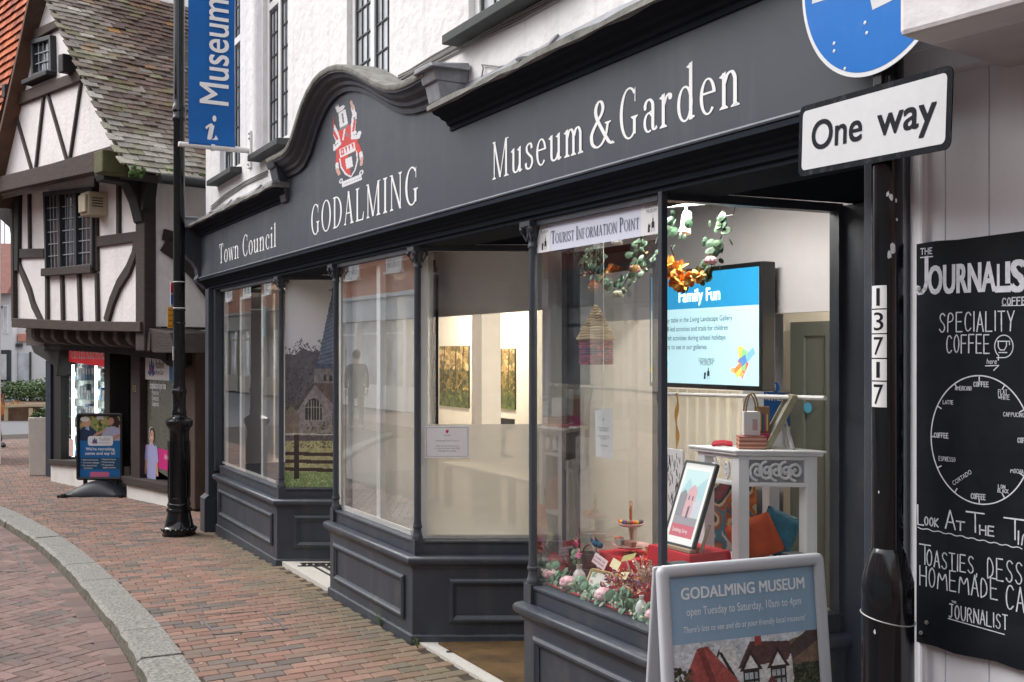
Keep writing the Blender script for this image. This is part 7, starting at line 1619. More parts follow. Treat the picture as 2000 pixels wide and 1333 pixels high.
# information strip on the glass
gy = yF+.045-.004; TLp = atY(1049, 436, gy); BLp = atY(1046, 494, gy); TRp = atY(1285, 391, gy); BRp = atY(1284, 459, gy)
inf = thing('information_strip', 'white tourist information strip across the top of the right bay window', 'sign', (BLp.x, gy, BLp.z))
x0, x1, z0, z1 = bays[2]['L']+.045, bays[2]['R']-.055, (BLp.z+BRp.z)/2, min(2.166, (TLp.z+TRp.z)/2)
M_pale = mat('pale_lilac_vinyl', RGB('#d2d6e6'), rough=.4, var=.02); M_vw = mat('white_vinyl', (.76, .75, .76), rough=.4, var=.02)
mb = MB(); mb.prism([(x0+.03, z1), (x0, z0+.05), (x0, z0), (x1, z0), (x1, z1)][::-1], (0, gy, 0), (1, 0, 0), UP, (0, .0025, 0)); st = mb.build('strip', M_pale, inf)
ew = .115
for q0, q1 in ((x0+.006, x0+ew), (x1-ew, x1)):
    mb = MB(); mb.quad((q0, gy-.0008, z0), (q1, gy-.0008, z0), (q1, gy-.0008, z1-.002), (q0+(.025 if q0 < x0+.1 else 0), gy-.0008, z1-.002)); mb.build('end_panel', M_vw, st)
    mb = MB(); museum_icon(mb, ((q0+q1)/2+.004, gy-.0016, z0+.01), (1, 0, 0), UP, .052); mb.build('museum_emblem', mat('icon_ink', (.016, .012, .018), rough=.6, var=0), st)
    mb = MB(); mb.text('GODALMING', ((q0+q1)/2+.008, gy-.0016, z1-.021), (1, 0, 0), UP, size=.022, width=.085, align='C'); mb.text('MUSEUM', ((q0+q1)/2+.008, gy-.0016, z1-.039), (1, 0, 0), UP, size=.02, width=.062, align='C'); mb.build('lettering', mat('grey_ink', (.22, .23, .28), var=0), st)
mb = MB(); s = Serif(mb, (x0+ew+.012, gy-.0016, z0+.03), (1, 0, 0), UP); s.T, s.t = .1, .045; s.write('Tourist Information Point', x1-x0-2*ew-.024, .056, smallcaps=.76, gap=.07); mb.build('lettering', mat('slate_ink', RGB('#39435a'), var=0), st)
# notice on the angled pane of the middle bay
d = (gg[3]-gg[2]).normalized(); n_ = Vector((d.y, -d.x, 0)); oN = gg[2]+n_*.003
def onG(px, py): p = atP(px, py, oN, n_); return (p-oN).dot(d), p.z
a = onG(830, 895); b = onG(917, 895); t = onG(830, 832)
no = thing('notice', 'white framed council notice sheet on the angled pane of the middle bay', 'notice', oN+d*a[0]+UP*a[1])
def NP(u, v, o=0): return oN+d*(a[0]+(b[0]-a[0])*u)+UP*(a[1]+(t[1]-a[1])*v)+n_*o
mb = MB(); mb.obox(NP(0, 0), d*(b[0]-a[0]), n_*.002, UP*(t[1]-a[1])); mb.build('sheet', M_vw, no)
mb = MB()
for q in (((.03, .05), (.97, .05), (.97, .06), (.03, .06)), ((.03, .94), (.97, .94), (.97, .95), (.03, .95)), ((.03, .06), (.04, .06), (.04, .94), (.03, .94)), ((.96, .06), (.97, .06), (.97, .94), (.96, .94))): mb.quad(*[NP(u, v, .0028) for u, v in q])
for v, w, s in ((.52, .52, 'Godalming Town Council'), (.36, .5, 'Please use our main entrance'), (.28, .56, 'or visit us at the Town Hall'), (.2, .4, 'Monday to Friday'), (.68, .16, 'GODALMING')): mb.text(s, NP(.5, v, .003), d, UP, size=.012, width=(b[0]-a[0])*w, align='C')
mb.build('lettering', mat('grey_ink', (.22, .23, .28)), no)
mb = MB(); mb.face([(0, 0), (.008, .008), (.008, .02), (-.008, .02), (-.008, .008)], NP(.5, .76, .003), d, UP); mb.build('small_crest', M_lr, no)
# paper notice hanging inside
p0, p1, p2, p3_ = atY(1164, 893, 2.72), atY(1197, 898, 2.72), atY(1196, 798, 2.72), atY(1162, 801, 2.72)
t_ = thing('paper_notice', 'small white paper notice hanging inside the right bay below the woven house', 'notice', p0)
mb = MB(); mb.add([p0, p1, p2, p3_]+[q+Vector((0, .002, 0)) for q in (p0, p1, p2, p3_)], [(0, 1, 2, 3), (7, 6, 5, 4), (0, 4, 5, 1), (1, 5, 6, 2), (2, 6, 7, 3), (3, 7, 4, 0)]); mb.build('sheet', mat('soft_white_paper', (.6, .61, .62), var=.03), t_)
mb = MB(); w = p1-p0; h = p3_-p0
for v, k_ in ((.62, .6), (.57, .5), (.45, .62), (.4, .4), (.25, .45)): mb.text('please ask inside for help', p0+w*.5+h*v+Vector((0, -.001, 0)), w.normalized(), h.normalized(), size=.012, width=w.length*k_, align='C')
museum_icon(mb, p0+w*.5+h*.78+Vector((0, -.001, 0)), w.normalized(), h.normalized(), .016); mb.build('lettering', mat('grey_ink', (.22, .23, .28)), t_)
mb = MB(); mb.tube([(p3_+p2)/2, Vector(((p3_+p2).x/2, 2.72, 2.45))], .0012, 4); mb.build('string', M_white, t_)
# church photograph panel inside the left bay's angled pane
g0 = bays[0]['g']; d = (g0[3]-g0[2]).normalized(); n_ = Vector((-d.y, d.x, 0)); oC = g0[2]+n_*.02+d*.022; LW = .47; n1 = n_*.012
ch = thing('photo_panel', 'tall printed photograph of a spired stone church behind a field fence', 'photo panel', oC+UP*GZ0)
W_ = 110; H_ = 300; rs = Raster(W_, H_, RGB('#d7d3d8')); vis_ = .417/LW
def C(px, py): return ((px-555)/97*vis_, (958-py)/(958-545))
sky_ = np.clip((rs.Y-.6)/.4, 0, 1)[..., None]; rs.a[:] = np.array(RGB('#c9c6ce'))*(1-sky_)+np.array(RGB('#e4e1e6'))*sky_
def CPoly(pts, col, j=0): rs.poly([C(*p) for p in pts], col, j)
rs.blotch(0, C(0, 870)[1], 1, C(0, 735)[1], [RGB('#3f3b42'), RGB('#4a464a'), RGB('#34323a'), RGB('#524c4c')], 700, .014)
for i in range(60): rs.blotch(i/60, C(0, 790)[1], (i+1)/60, C(0, 672+7*math.sin(i*.31)+4*math.sin(i*1.1)+(6 if i < 8 else 0))[1], [RGB('#5d5760'), RGB('#6a636a'), RGB('#4f4b55'), RGB('#746d74')], 30, .009)
rs.poly([C(540, 870)]+[C(540+8*i, 690+6*math.sin(i*.7)+4*math.sin(i*1.9)) for i in range(20)]+[C(700, 870)], RGB('#575159'), .08)
rs.blotch(0, C(0, 860)[1], 1, C(0, 720)[1], [RGB('#3f3b42'), RGB('#4a464a'), RGB('#34323a')], 700, .011)
rs.blotch(0, C(0, 850)[1], .25, C(0, 790)[1], [RGB('#5a523a'), RGB('#6a5f40'), RGB('#453f33')], 160, .01)
CPoly([(612, 716), (638, 578), (641, 578), (668, 716)], RGB('#707a90'), .1)
for k in range(16): CPoly([(612+k*1.5, 716-k*8), (640, 716-k*8-9), (668-k*1.5, 716-k*8), (668-k*1.5, 713-k*8), (640, 716-k*8-12), (612+k*1.5, 713-k*8)], RGB('#5b657c'))
CPoly([(638.5, 579), (640.5, 579), (640.5, 562), (638.5, 562)], RGB('#4c4a52')); CPoly([(634, 568), (645, 566), (645, 564), (634, 566)], RGB('#4c4a52'))
CPoly([(606, 722), (674, 722), (674, 713), (606, 713)], RGB('#4e5569')); CPoly([(607, 780), (673, 780), (673, 722), (607, 722)], RGB('#777073'), .22)
for x in (624, 634): CPoly([(x, 748), (x+5, 748), (x+5, 738), (x+2.5, 733), (x, 738)], RGB('#332f33'))
CPoly([(577, 850), (577, 800), (607, 752), (650, 800), (650, 850)], RGB('#80777a'), .2); CPoly([(570, 803), (606, 752), (609, 752), (577, 806)], RGB('#4b4145')); CPoly([(606, 752), (690, 752), (690, 812), (650, 805)], RGB('#5d4d4c'), .12)
CPoly([(591, 824), (591, 796), (597, 786), (606, 780), (615, 786), (621, 796), (621, 824)], RGB('#2b2a2f'))
for x in (596, 601.5, 606, 611, 616.5): CPoly([(x-.6, 824), (x+.8, 824), (x+.8, 786), (x-.6, 786)], RGB('#8f8780'))
CPoly([(590, 800), (622, 800), (622, 798), (590, 798)], RGB('#8f8780')); CPoly([(556, 850), (556, 808), (565, 796), (580, 812), (580, 850)], RGB('#76695f'), .14); rs.blotch(C(585, 0)[0], C(0, 858)[1], C(640, 0)[0], C(0, 828)[1], [RGB('#6c6c5a'), RGB('#7c7b68'), RGB('#4d4d40')], 60, .016)
rs.blotch(C(640, 0)[0], C(0, 858)[1], 1, C(0, 800)[1], [RGB('#3d3a35'), RGB('#4b4438'), RGB('#2f2d2b')], 300, .011)
rs.rect(0, 0, 1, C(0, 866)[1], RGB('#a39d74'), .1); rs.blotch(0, C(0, 880)[1], 1, C(0, 852)[1], [RGB('#4b4338'), RGB('#5d5446'), RGB('#3b352e')], 300, .008)
rs.rect(0, 0, 1, C(0, 928)[1], RGB('#7c8d5c'), .15); rs.blotch(0, 0, 1, C(0, 934)[1], [RGB('#6a7d4c'), RGB('#93a272'), RGB('#586d40'), RGB('#a9b58c')], 500, .007)
for y in (887, 902, 918): CPoly([(540, y), (1000, y+12), (1000, y+20), (540, y+7)], RGB('#3a2c2a'), .12)
CPoly([(540, 851), (1000, 853), (1000, 856), (540, 854)], RGB('#a8a49c')); CPoly([(571, 942), (580, 942), (580, 853), (571, 853)], RGB('#2e2423'))
rs.a = np.clip(rs.a*1.3, 0, .9); sk_m = rs.a.mean(axis=2) > .5; a0_ = rs.a.copy(); rs.grain(.22); rs.a[sk_m] = a0_[sk_m]
mb = MB(); rs.place(mb, oC+UP*GZ0, d*LW, UP*(GZ1-GZ0)); mb.build('print', M_print, ch); mb = MB(); mb.obox(oC+n_*.001+UP*GZ0, d*LW, n_*.01, UP*(GZ1-GZ0)); mb.build('backing', M_white, ch)
# landscape pictures on the office wall
def landscape(px0, px1, py0, py1, label, seed):
    rng = random.getstate(); random.seed(seed); a = atY(px0, py1, 4.585); b = atY(px1, py0, 4.585); r = Raster(60, 70, RGB('#b59a5c'))
    r.rect(0, 0, 1, .25, RGB('#6d7a3a'), .2); r.blotch(0, .55, 1, 1, [RGB('#a58a5c'), RGB('#8a744c'), RGB('#c2a87c'), RGB('#6f6340')], 200, .05); r.blotch(0, .2, 1, .6, [RGB('#55542f'), RGB('#6c6238'), RGB('#3f4226'), RGB('#857040')], 240, .045); r.blotch(0, .0, 1, .25, [RGB('#4a5530'), RGB('#5d6a3a'), RGB('#3a4424')], 140, .045)
    for x in (.15, .55, .8): r.line(x, .15, x+.03, 1, .035, RGB('#4d4128'), .2)
    t = thing('landscape_picture', label, 'picture', a); r.grain(.2); mb = MB(); r.place(mb, a, Vector((b.x-a.x, 0, 0)), UP*(b.z-a.z)); mb.build('print', M_print, t); mb = MB(); mb.box(a.x, b.x, 4.586, 4.599, a.z, b.z); mb.build('backing', M_black, t); random.setstate(rng)
landscape(858, 915, 676, 792, 'autumn woodland picture on the warm office wall, left of the white post', 1); landscape(945, 1005, 681, 795, 'autumn woodland picture on the warm office wall, right of the white post', 2)
q = atY(972, 830, 4.3); mn = thing('desk_monitor', 'dark desk monitor just showing above the frosted film', 'monitor', (q.x, 4.3, .7)); mb = MB(); mb.box(q.x-.25, q.x+.25, 4.3, 4.33, .95, q.z+.06); mb.build('panel', M_black, mn); mb = MB(); mb.box(q.x-.04, q.x+.04, 4.31, 4.36, .7, .95); mb.box(q.x-.12, q.x+.12, 4.25, 4.4, .7, .72); mb.build('stand', M_black, mn)
q = atY(960, 960, 3.7); dk = thing('office_desk', 'pale office desk behind the frosted film of the middle bay', 'desk', (q.x, 4.0, 0)); mb = MB(); mb.box(q.x-.9, q.x+.9, 3.7, 4.4, .67, .70); mb.build('desk_top', mat('pale_desk', (.6, .56, .48), rough=.5), dk)
for sx in (-.85, .85):
    for yy in (3.75, 4.35): mb = MB(); mb.box(q.x+sx-.025, q.x+sx+.025, yy-.025, yy+.025, .02, .67); mb.build('leg', M_black, dk)
# ---- plant stand and what is on it
BED = .571
def fbx(mb, px0, px1, py0, py1, Z, dep, m=0, col=None, o=0):
    k = Z/F; a = atD(px0, py1, Z)+FN*o; return mb.obox(a, FU*((px1-px0)*k), -FN*dep, UP*((py1-py0)*k), m, col)
ZS = 4.22; k = ZS/F; sa = atD(1443, 890, ZS); SWd = (1593-1443)*k; SD = .2; dS2 = (FU*.995+FN*.10).normalized(); nS2 = Vector((dS2.y, -dS2.x, 0)); zt0 = sa.z
M_sat = mat('satin_white_paint', (.68, .68, .69), rough=.35, var=.04)
sb = -nS2*.86-dS2*.50
ps = thing('plant_stand', 'white carved plant stand in the corner of the right bay holding gifts', 'plant stand', (sa.x, sa.y, BED))
dl = (-nS2-dS2*.75).normalized()*.25       # side direction, seen to the left
def SPt(u, v, z): return Vector((sa.x, sa.y, 0))+dS2*u+dl*v+UP*z
def sbox(u0, u1, v0, v1, z0, z1, name, bev=.003, par=ps):
    mb = MB(); mb.hexa([SPt(u0, v0, z0), SPt(u1, v0, z0), SPt(u1, v1, z0), SPt(u0, v1, z0), SPt(u0, v0, z1), SPt(u1, v0, z1), SPt(u1, v1, z1), SPt(u0, v1, z1)]); return mb.build(name, M_sat, par, bevel=bev)
tp = sbox(-.02, SWd+.015, -.05, 1.06, zt0, zt0+.02, 'top'); sbox(-.028, SWd+.023, -.08, 1.09, zt0+.012, zt0+.022, 'top_lip', par=tp)
for u in (0, SWd-.042):
    for v in (0, .82): sbox(u, u+.042, v, v+.17, BED, zt0, 'leg')
for z_ in (zt0-.018, zt0-.125): sbox(.042, SWd-.042, .0, .06, z_, z_+.017, 'rail'); sbox(.0, .03, .17, .82, z_, z_+.017, 'rail')
for side in range(2):
    mb = MB(); n = 5 if side == 0 else 2
    for i in range(n):
        c_ = .06+(SWd-.12)*(i+.5)/n if side == 0 else .2+.6*(i+.5)/n; pts = []
        for q in range(22):
            aa = q*.42*(1 if i % 2 else -1)+(1.6 if i % 2 else -1.6); r_ = .034*(1-q/26)
            pts.append(SPt(c_+r_*math.cos(aa), .03, zt0-.063+r_*1.15*math.sin(aa)) if side == 0 else SPt(.012, c_+r_*1.9*math.cos(aa), zt0-.063+r_*1.15*math.sin(aa)))
        mb.tube(pts, .0065, 6); mb.ball(pts[-1], .009, n=6, k=4); mb.ball(pts[3], .011, .006, .014, n=6, k=4)
    mb.build('carved_frieze', M_sat, ps, smooth=True)
mb = MB(); mb.hexa([SPt(.04, .06, zt0-.108), SPt(SWd-.04, .06, zt0-.108), SPt(SWd-.04, .09, zt0-.108), SPt(.04, .09, zt0-.108), SPt(.04, .06, zt0-.018), SPt(SWd-.04, .06, zt0-.018), SPt(SWd-.04, .09, zt0-.018), SPt(.04, .09, zt0-.018)]); mb.build('frieze_back', mat('shadow_grey_board', (.3, .3, .32)), ps)
def single(mb, name, m, label, cat, loc, group=None, smooth=False, bevel=0):
    return tag(mb.build(name, m, None, loc=loc, smooth=smooth, bevel=bevel), label, cat, group)
zT_ = zt0+.0225
def onTop(px, v=.3): # point on the stand's top
    u = (px-1443)*k; return SPt(u-v*dl.dot(FU), v, zT_)
def tbox(px0, px1, h, v, dep, m, mb, z=0, mi=0): o = onTop(px0, v)+UP*z; return mb.obox(o, dS2*((px1-px0)*k), -nS2*dep, UP*h, mi)
cols_ = [RGB(c) for c in ('#a3705a', '#c79a83', '#8d4c44', '#d2b08f', '#7a4a40', '#b98770')]
cb_ = thing('coaster_stack', 'stack of brown striped coaster boxes on the plant stand under the white gift bag', 'stack', onTop(1473, .2)); mb = MB()
for q in range(9): tbox(1446+random.uniform(-.5, .5), 1499+random.uniform(-.5, .5), .0052, .12, .1, 0, mb, z=.0056*q, mi=q % 3)
mb.build('coasters', [mat('coaster_%d' % i, c, var=.15, scale=40) for i, c in enumerate(cols_[:3])], cb_)
bg_ = thing('gift_bag', 'small white gift bag with gold handles standing on the coaster stack', 'bag', onTop(1475, .3)+UP*.052); mb = MB(); tbox(1459, 1491, .098, .3, .05, 0, mb, z=.0525); mb.build('bag', mat('white_card', (.68, .66, .66), var=.03), bg_, bevel=.002)
mb = MB(); o = onTop(1459, .28)+UP*.151; W_ = 32*k; mb.tube([o+dS2*W_*(.12+.76*t)+UP*(.075*math.sin(math.pi*t)**.6) for t in np.linspace(0, 1, 14)], .0035, 6); mb.tube([o-nS2*.04+dS2*W_*(.05+.76*t)+UP*(.07*math.sin(math.pi*t)**.6) for t in np.linspace(0, 1, 14)], .0035, 6); mb.build('handle', mat('gold_cord', RGB('#8b7648'), rough=.4, metal=.4), bg_)
mb = MB(); o = onTop(1476, .3)+UP*.075; mb.quad(o+nS2*.001, o+dS2*.02+nS2*.001, o+dS2*.02+UP*.045+nS2*.001, o+UP*.045+nS2*.001); mb.build('label', mat('pink_label', RGB('#b89a9c'), var=.1, scale=60), bg_)
pc = thing('pencil_box', 'kraft box of coloured pencils on magenta boxes behind the gift bag', 'box', onTop(1505, .7)); mb = MB(); tbox(1492, 1520, .035, .75, .06, 0, mb); tbox(1491, 1519, .018, .7, .06, 0, mb, z=.036); mb.build('magenta_box', mat('magenta_card', RGB('#a83266'), var=.15, scale=30), pc, bevel=.001)
mb = MB(); tbox(1493, 1521, .11, .8, .04, 0, mb, z=.056); mb.build('kraft_box', mat('kraft_card', RGB('#8d6b4f'), var=.1), pc)
for i, c in enumerate(('#7c3f8c', '#c23b3b', '#d9a33a', '#3d7a4a', '#3a5ea8', '#c65a8a', '#e2d15a')): mb = MB(); tbox(1495+i*3.3, 1497.4+i*3.3, .07, .78, .004, 0, mb, z=.066); mb.build('pencil', mat('pencil_'+c[1:], RGB(c), var=0), pc)
fr2 = thing('leaning_frame', 'grey wooden picture frame leaning back on an easel at the right of the plant stand', 'picture frame', onTop(1515, .2)); o = onTop(1503, .25); e = (nS2*.5+dS2*.86).normalized(); lean = (UP*.2+dS2*.105)
mb = MB(); th = -dS2*.012
for p, q in (((0, 0), (0, 1)), ((1, 0), (1, 1))): A = o-nS2*.16*p[0]+lean*0; mb.bar(A, A+lean*1.06, .016, .024, up=dS2)
mb.bar(o, o-nS2*.16, .02, .016); mb.bar(o+lean*1.05, o-nS2*.16+lean*1.05, .02, .016); mb.build('frame', mat('washed_wood', RGB('#97917a'), rough=.8, var=.25, scale=20), fr2)
mb = MB(); mb.quad(o+dS2*.002, o-nS2*.16+dS2*.002, o-nS2*.16+lean+dS2*.002, o+lean+dS2*.002); mb.build('picture', mat('grey_picture', (.3, .3, .27), var=.3, scale=20), fr2)
mb = MB(); mb.bar(o-nS2*.08+lean*.6+dS2*.01, onTop(1548, .5), .012, .012); mb.bar(o-nS2*.04+lean*.6+dS2*.01, onTop(1552, .2), .012, .012); mb.build('easel_leg', M_sat, fr2)
mb = MB(); o = onTop(1406, .8)
for q in range(3): mb.tube([o+dS2*.004*q-nS2*.012*q+UP*(.006+.004*q), o+dS2*(.05)-nS2*.01*q+UP*(.01+.004*q), o+dS2*.085-nS2*.012*q+UP*(.006+.003*q)], .007, 8)
single(mb, 'red_pouch', mat('red_cloth_pouch', RGB('#b3283a'), rough=.8, var=.15), 'small folded red cloth pouch on the left edge of the plant stand', 'pouch', o, smooth=True)
# marbled sheet and cushions under the stand
rs = Raster(70, 100, RGB('#262b30')); X_, Y_ = rs.X*7, rs.Y*10; sw = np.sin(X_*1.3+1.5*np.sin(Y_*.9))+.8*np.sin(Y_*1.7+X_*.6+1.2*np.sin(X_*1.1)); ph = (np.sin(sw*6+X_*.4)+1)/2
pal = np.array([RGB(c) for c in ('#1f2a30', '#d8d2cc', '#3d7f96', '#c6743e', '#e0cfa8', '#2b3038', '#a3434e', '#8fb3bd')]); ix = ((np.abs(sw)*2.1+Y_*.35) % len(pal)).astype(int); rs.a = pal[ix]*(.65+.5*ph[..., None])
mb = MB(); o = SPt(.02, 1.08, BED+.02); rs.place(mb, o, dS2*.24, UP*(zt0-BED-.16)); t_ = thing('marbled_sheet', 'swirling multicoloured marbled paper sheet standing behind the plant stand', 'paper sheet', o); mb.build('print', M_print, t_); mb = MB(); mb.obox(o-nS2*.002, dS2*.24, -nS2*.01, UP*(zt0-BED-.16)); mb.build('backing', M_white, t_)
def cushion(c, e1, e2, e3, m, name, label, fringe=None):
    mb = MB(); n = 12; vs = []; fs = []
    for i in range(n+1):
        for j in range(n+1):
            u, v = i/n*2-1, j/n*2-1; h = (max(0, (1-u**4)*(1-v**4)))**.5; vs.append(c+e1*u+e2*v+e3*h)
    for i in range(n+1):
        for j in range(n+1):
            u, v = i/n*2-1, j/n*2-1; h = (max(0, (1-u**4)*(1-v**4)))**.5; vs.append(c+e1*u+e2*v-e3*h)
    q = (n+1)**2
    for i in range(n):
        for j in range(n): a_ = i*(n+1)+j; fs += [(a_, a_+n+1, a_+n+2, a_+1), (q+a_, q+a_+1, q+a_+n+2, q+a_+n+1)]
    mb.add(vs, fs); return single(mb, name, m, label, 'cushion', c, smooth=60)
sbox(.02, SWd-.02, .05, .98, .752, .768, 'shelf')
cushion(SPt(.115, .3, .845), (dS2*.9+UP*.35).normalized()*.095, (UP*.86-dS2*.4).normalized()*.085, nS2*.03, mat('rust_velvet', RGB('#b0481e'), rough=.7, var=.25, scale=12, bump=.4, bscale=25), 'velvet_cushion', 'crumpled rust orange velvet cushion under the plant stand')
cushion(SPt(.245, .5, .86), (dS2*.8-UP*.35).normalized()*.075, (UP*.85+dS2*.3).normalized()*.09, nS2*.03, mat('teal_velvet', RGB('#1f5a70'), rough=.7, var=.3, scale=40, bump=.5, bscale=60), 'teal_cushion', 'dark teal ribbed cushion beside the rust cushion under the plant stand')
# ---- red cloth risers
M_red = mat('red_felt', RGB('#ad1526'), rough=.9, var=.15, scale=6, bump=.5, bscale=9, bdist=.01)
def riser(c, w, d_, h, label):
    mb = MB(); n = 28; vs = []; fs = []
    prof = [(1.0, h), (1.03, h-.012), (1.07, h*.5), (1.1, 0)]
    for f, z in prof:
        for i in range(n):
            t = i/n*4; sgm = int(t); q = t-sgm; P_ = [(-1, -1), (1, -1), (1, 1), (-1, 1), (-1, -1)]; x = P_[sgm][0]+(P_[sgm+1][0]-P_[sgm][0])*q; y = P_[sgm][1]+(P_[sgm+1][1]-P_[sgm][1])*q
            wv = 1+(.05*math.sin(i*2.4) if z < h-.02 else 0); vs.append(Vector(c)+Vector((x*w/2*f*wv, y*d_/2*f*wv, z)))
    for k_ in range(3):
        for i in range(n): fs.append((k_*n+i, (k_+1)*n+i, (k_+1)*n+(i+1) % n, k_*n+(i+1) % n))
    fs.append(tuple(range(n))); mb.add(vs, fs); return single(mb, 'cloth_riser', M_red, label, 'display riser', c, 'red display risers', smooth=60)
def bedp(px, y): p = atY(px, 1000, y); return Vector((p.x, y, BED))
rc1 = bedp(1232, 2.78); h1 = atY(1232, 1082, 2.78).z-BED; riser(rc1, .26, .2, h1, 'tall red cloth riser under the tiered cake stand')
rc2 = bedp(1248, 2.55); h2 = atY(1248, 1150, 2.55).z-BED; riser(rc2, .2, .16, max(.05, h2), 'low red cloth riser behind the front flower garland')
rc3 = bedp(1345, 2.66); h3 = atY(1345, 1070, 2.66).z-BED; riser(rc3, .26, .2, h3, 'red cloth riser under the framed town print')
mb = MB(); a = bays[2]['g']; xx0, xx1 = a[1].x+.03, a[2].x-.03
vs = []; 
for i in range(25):
    for j in range(5): vs.append((xx0+(xx1-xx0)*i/24, yF+.07+.42*j/4, BED+.004+.006*math.sin(i*1.1+j)*random.random()))
mb.add(vs, [(i*5+j, (i+1)*5+j, (i+1)*5+j+1, i*5+j+1) for i in range(24) for j in range(4)]); single(mb, 'red_cloth', M_red, 'red cloth laid over the sill of the right bay under the flowers', 'cloth', (xx0, 2.5, BED), smooth=60)
# tiered cake stand
ck = rc1+UP*h1; cs_ = thing('cake_stand', 'two tier pink china cake stand with a red finial on the tall red riser', 'cake stand', ck)
M_china = mat('pink_china', RGB('#c9a09a'), rough=.25, var=.12, scale=14)
for z, r in ((.025, .085), (.122, .063)): mb = MB(); mb.lathe([(.02, z), (r*.7, z+.004), (r, z+.014), (r, z+.018), (r*.7, z+.009), (0, z+.007)], ck, 32); mb.build('plate', M_china, cs_, smooth=True)
mb = MB(); mb.lathe([(.03, 0), (.006, .01), (.004, .02), (.004, .15), (.008, .16), (.006, .18), (.009, .2), (.003, .215), (.001, .222)], ck, 12); mb.tube([ck+UP*.21+Vector((.012*math.cos(q*.5), 0, .014+.014*math.sin(q*.5))) for q in range(13)], .002, 6); mb.build('stem', mat('copper', (.6, .25, .12), rough=.35, metal=.7), cs_, smooth=True)
for i in range(12):
    aa = -2.4+i*.26; c = ck+Vector((.05*math.cos(aa+.3), .05*math.sin(aa+.3), .148)); mb = MB(); mb.ball(c, .0095, n=10, k=6); single(mb, 'felt_bead', mat('bead_%d' % (i % 6), RGB(('#b0273f', '#d8772e', '#d9a836', '#4a5a72', '#7f3f6e', '#6a7d4a')[i % 6]), rough=.9), 'small coloured felt bead on the rim of the upper cake stand plate', 'bead', c, 'felt beads on the upper plate', smooth=True)
for i, (dx, dy, w, h, c, lab) in enumerate(((-.05, -.03, .04, .03, '#c87a62', 'small coral wrapped soap on the lower cake stand plate'), (-.01, -.05, .04, .026, '#8d8a84', 'small grey wrapped soap on the lower cake stand plate'), (.045, -.035, .06, .026, '#8a5f52', 'brown wrapped bar on the lower cake stand plate'), (-.01, .02, .035, .07, '#cdc6bf', 'tall pale carton on the lower cake stand plate'))):
    c_ = ck+Vector((dx, dy, .043)); mb = MB(); mb.box(c_.x-w/2, c_.x+w/2, c_.y-.014, c_.y+.014, c_.z, c_.z+h); single(mb, 'wrapped_soap' if i < 3 else 'small_carton', mat('wrap_'+c[1:], RGB(c), var=.25, scale=60), lab, 'soap' if i < 3 else 'carton', c_, bevel=.004)
# blue felt bird perched on the riser
c = atY(1165, 1062, 2.66); mb = MB(); mb.ball(c, .03, .016, .016, n=12, k=8); mb.add([c+Vector((-.02, 0, .005)), c+Vector((-.05, .0, .025)), c+Vector((-.048, 0, .0)), c+Vector((-.02, 0, -.008))], [(0, 1, 2, 3)]); mb.add([c+Vector((.0, -.006, .008)), c+Vector((.016, -.02, .04)), c+Vector((.022, -.004, .012))], [(0, 1, 2)]); mb.ball(c+Vector((.03, 0, -.004)), .014, n=10, k=6); mb.tube([c+Vector((0, 0, -.012)), Vector((c.x, c.y, BED))], .002, 5)
single(mb, 'felt_bird', mat('blue_felt', RGB('#24506e'), rough=.95, var=.2), 'dark blue felt bird on a wire left of the cake stand', 'bird ornament', c, smooth=True)
# small pots, vases and frame
def vase(px, py, y, h, r, m, label, name='bud_vase'):
    c = atY(px, py, y); c.z = BED; mb = MB(); mb.lathe([(r*.6, 0), (r*.95, h*.15), (r, h*.4), (r*.7, h*.65), (r*.32, h*.8), (r*.38, h*.97), (r*.42, h), (r*.3, h), (r*.25, h*.8)], c, 20); return single(mb, name, m, label, 'vase', c, smooth=True), c
_, vc = vase(1131, 1140, 2.50, .1, .034, mat('grey_glaze', (.5, .47, .45), rough=.25, var=.1), 'small grey glazed bud vase with pink flowers at the left of the display'); _, v2 = vase(1253, 1180, 2.43, .085, .025, mat('white_glaze', (.6, .62, .6), rough=.25, var=.12, scale=20), 'small white patterned bud vase at the right end of the garland')
mb = MB(); c = atY(1150, 1115, 2.62); c.z = BED; hh = atY(1150, 1080, 2.62).z-BED; mb.lathe([(.045, 0), (.045, hh-.07), (.038, hh-.068), (.05, hh), (.046, hh), (.036, hh-.06), (0, hh-.06)], c, 24); mb.tube([c+Vector((.048*math.cos(q), .01*math.sin(q), hh+.034*math.sin(q))) for q in np.linspace(0, math.pi, 12)], .0035, 6); single(mb, 'pewter_bucket', mat('dark_pewter', (.10, .09, .09), rough=.35, metal=.6), 'dark pewter bucket with a handle behind the small grey vase', 'bucket', c, smooth=True)
c = atY(1141, 1152, 2.49); e = atY(1181, 1160, 2.49); fp = thing('small_picture', 'small gold framed flower picture between the grey vase and the red riser', 'picture frame', c); Ux = Vector((e.x-c.x, .03, 0)); Uz = Vector((.01, .035, .085)); 
mb = MB(); 
for p, q in ((c, c+Ux), (c+Uz, c+Ux+Uz)): mb.bar(p, q, .012, .012)
for p, q in ((c, c+Uz), (c+Ux, c+Ux+Uz)): mb.bar(p, q, .012, .0115, up=(0, -1, 0))
mb.build('frame', mat('pale_gold_wood', RGB('#ad9468'), rough=.5, var=.1), fp)
rs = Raster(20, 20, (.66, .66, .62)); rs.blotch(.15, .1, .85, .9, [RGB('#7f9a78'), RGB('#d8c9c4'), RGB('#b98a8e'), RGB('#94ab98')], 26, .06); mb = MB(); rs.place(mb, c+Vector((0, -.002, .002)), Ux, Uz); mb.build('picture', M_print, fp)
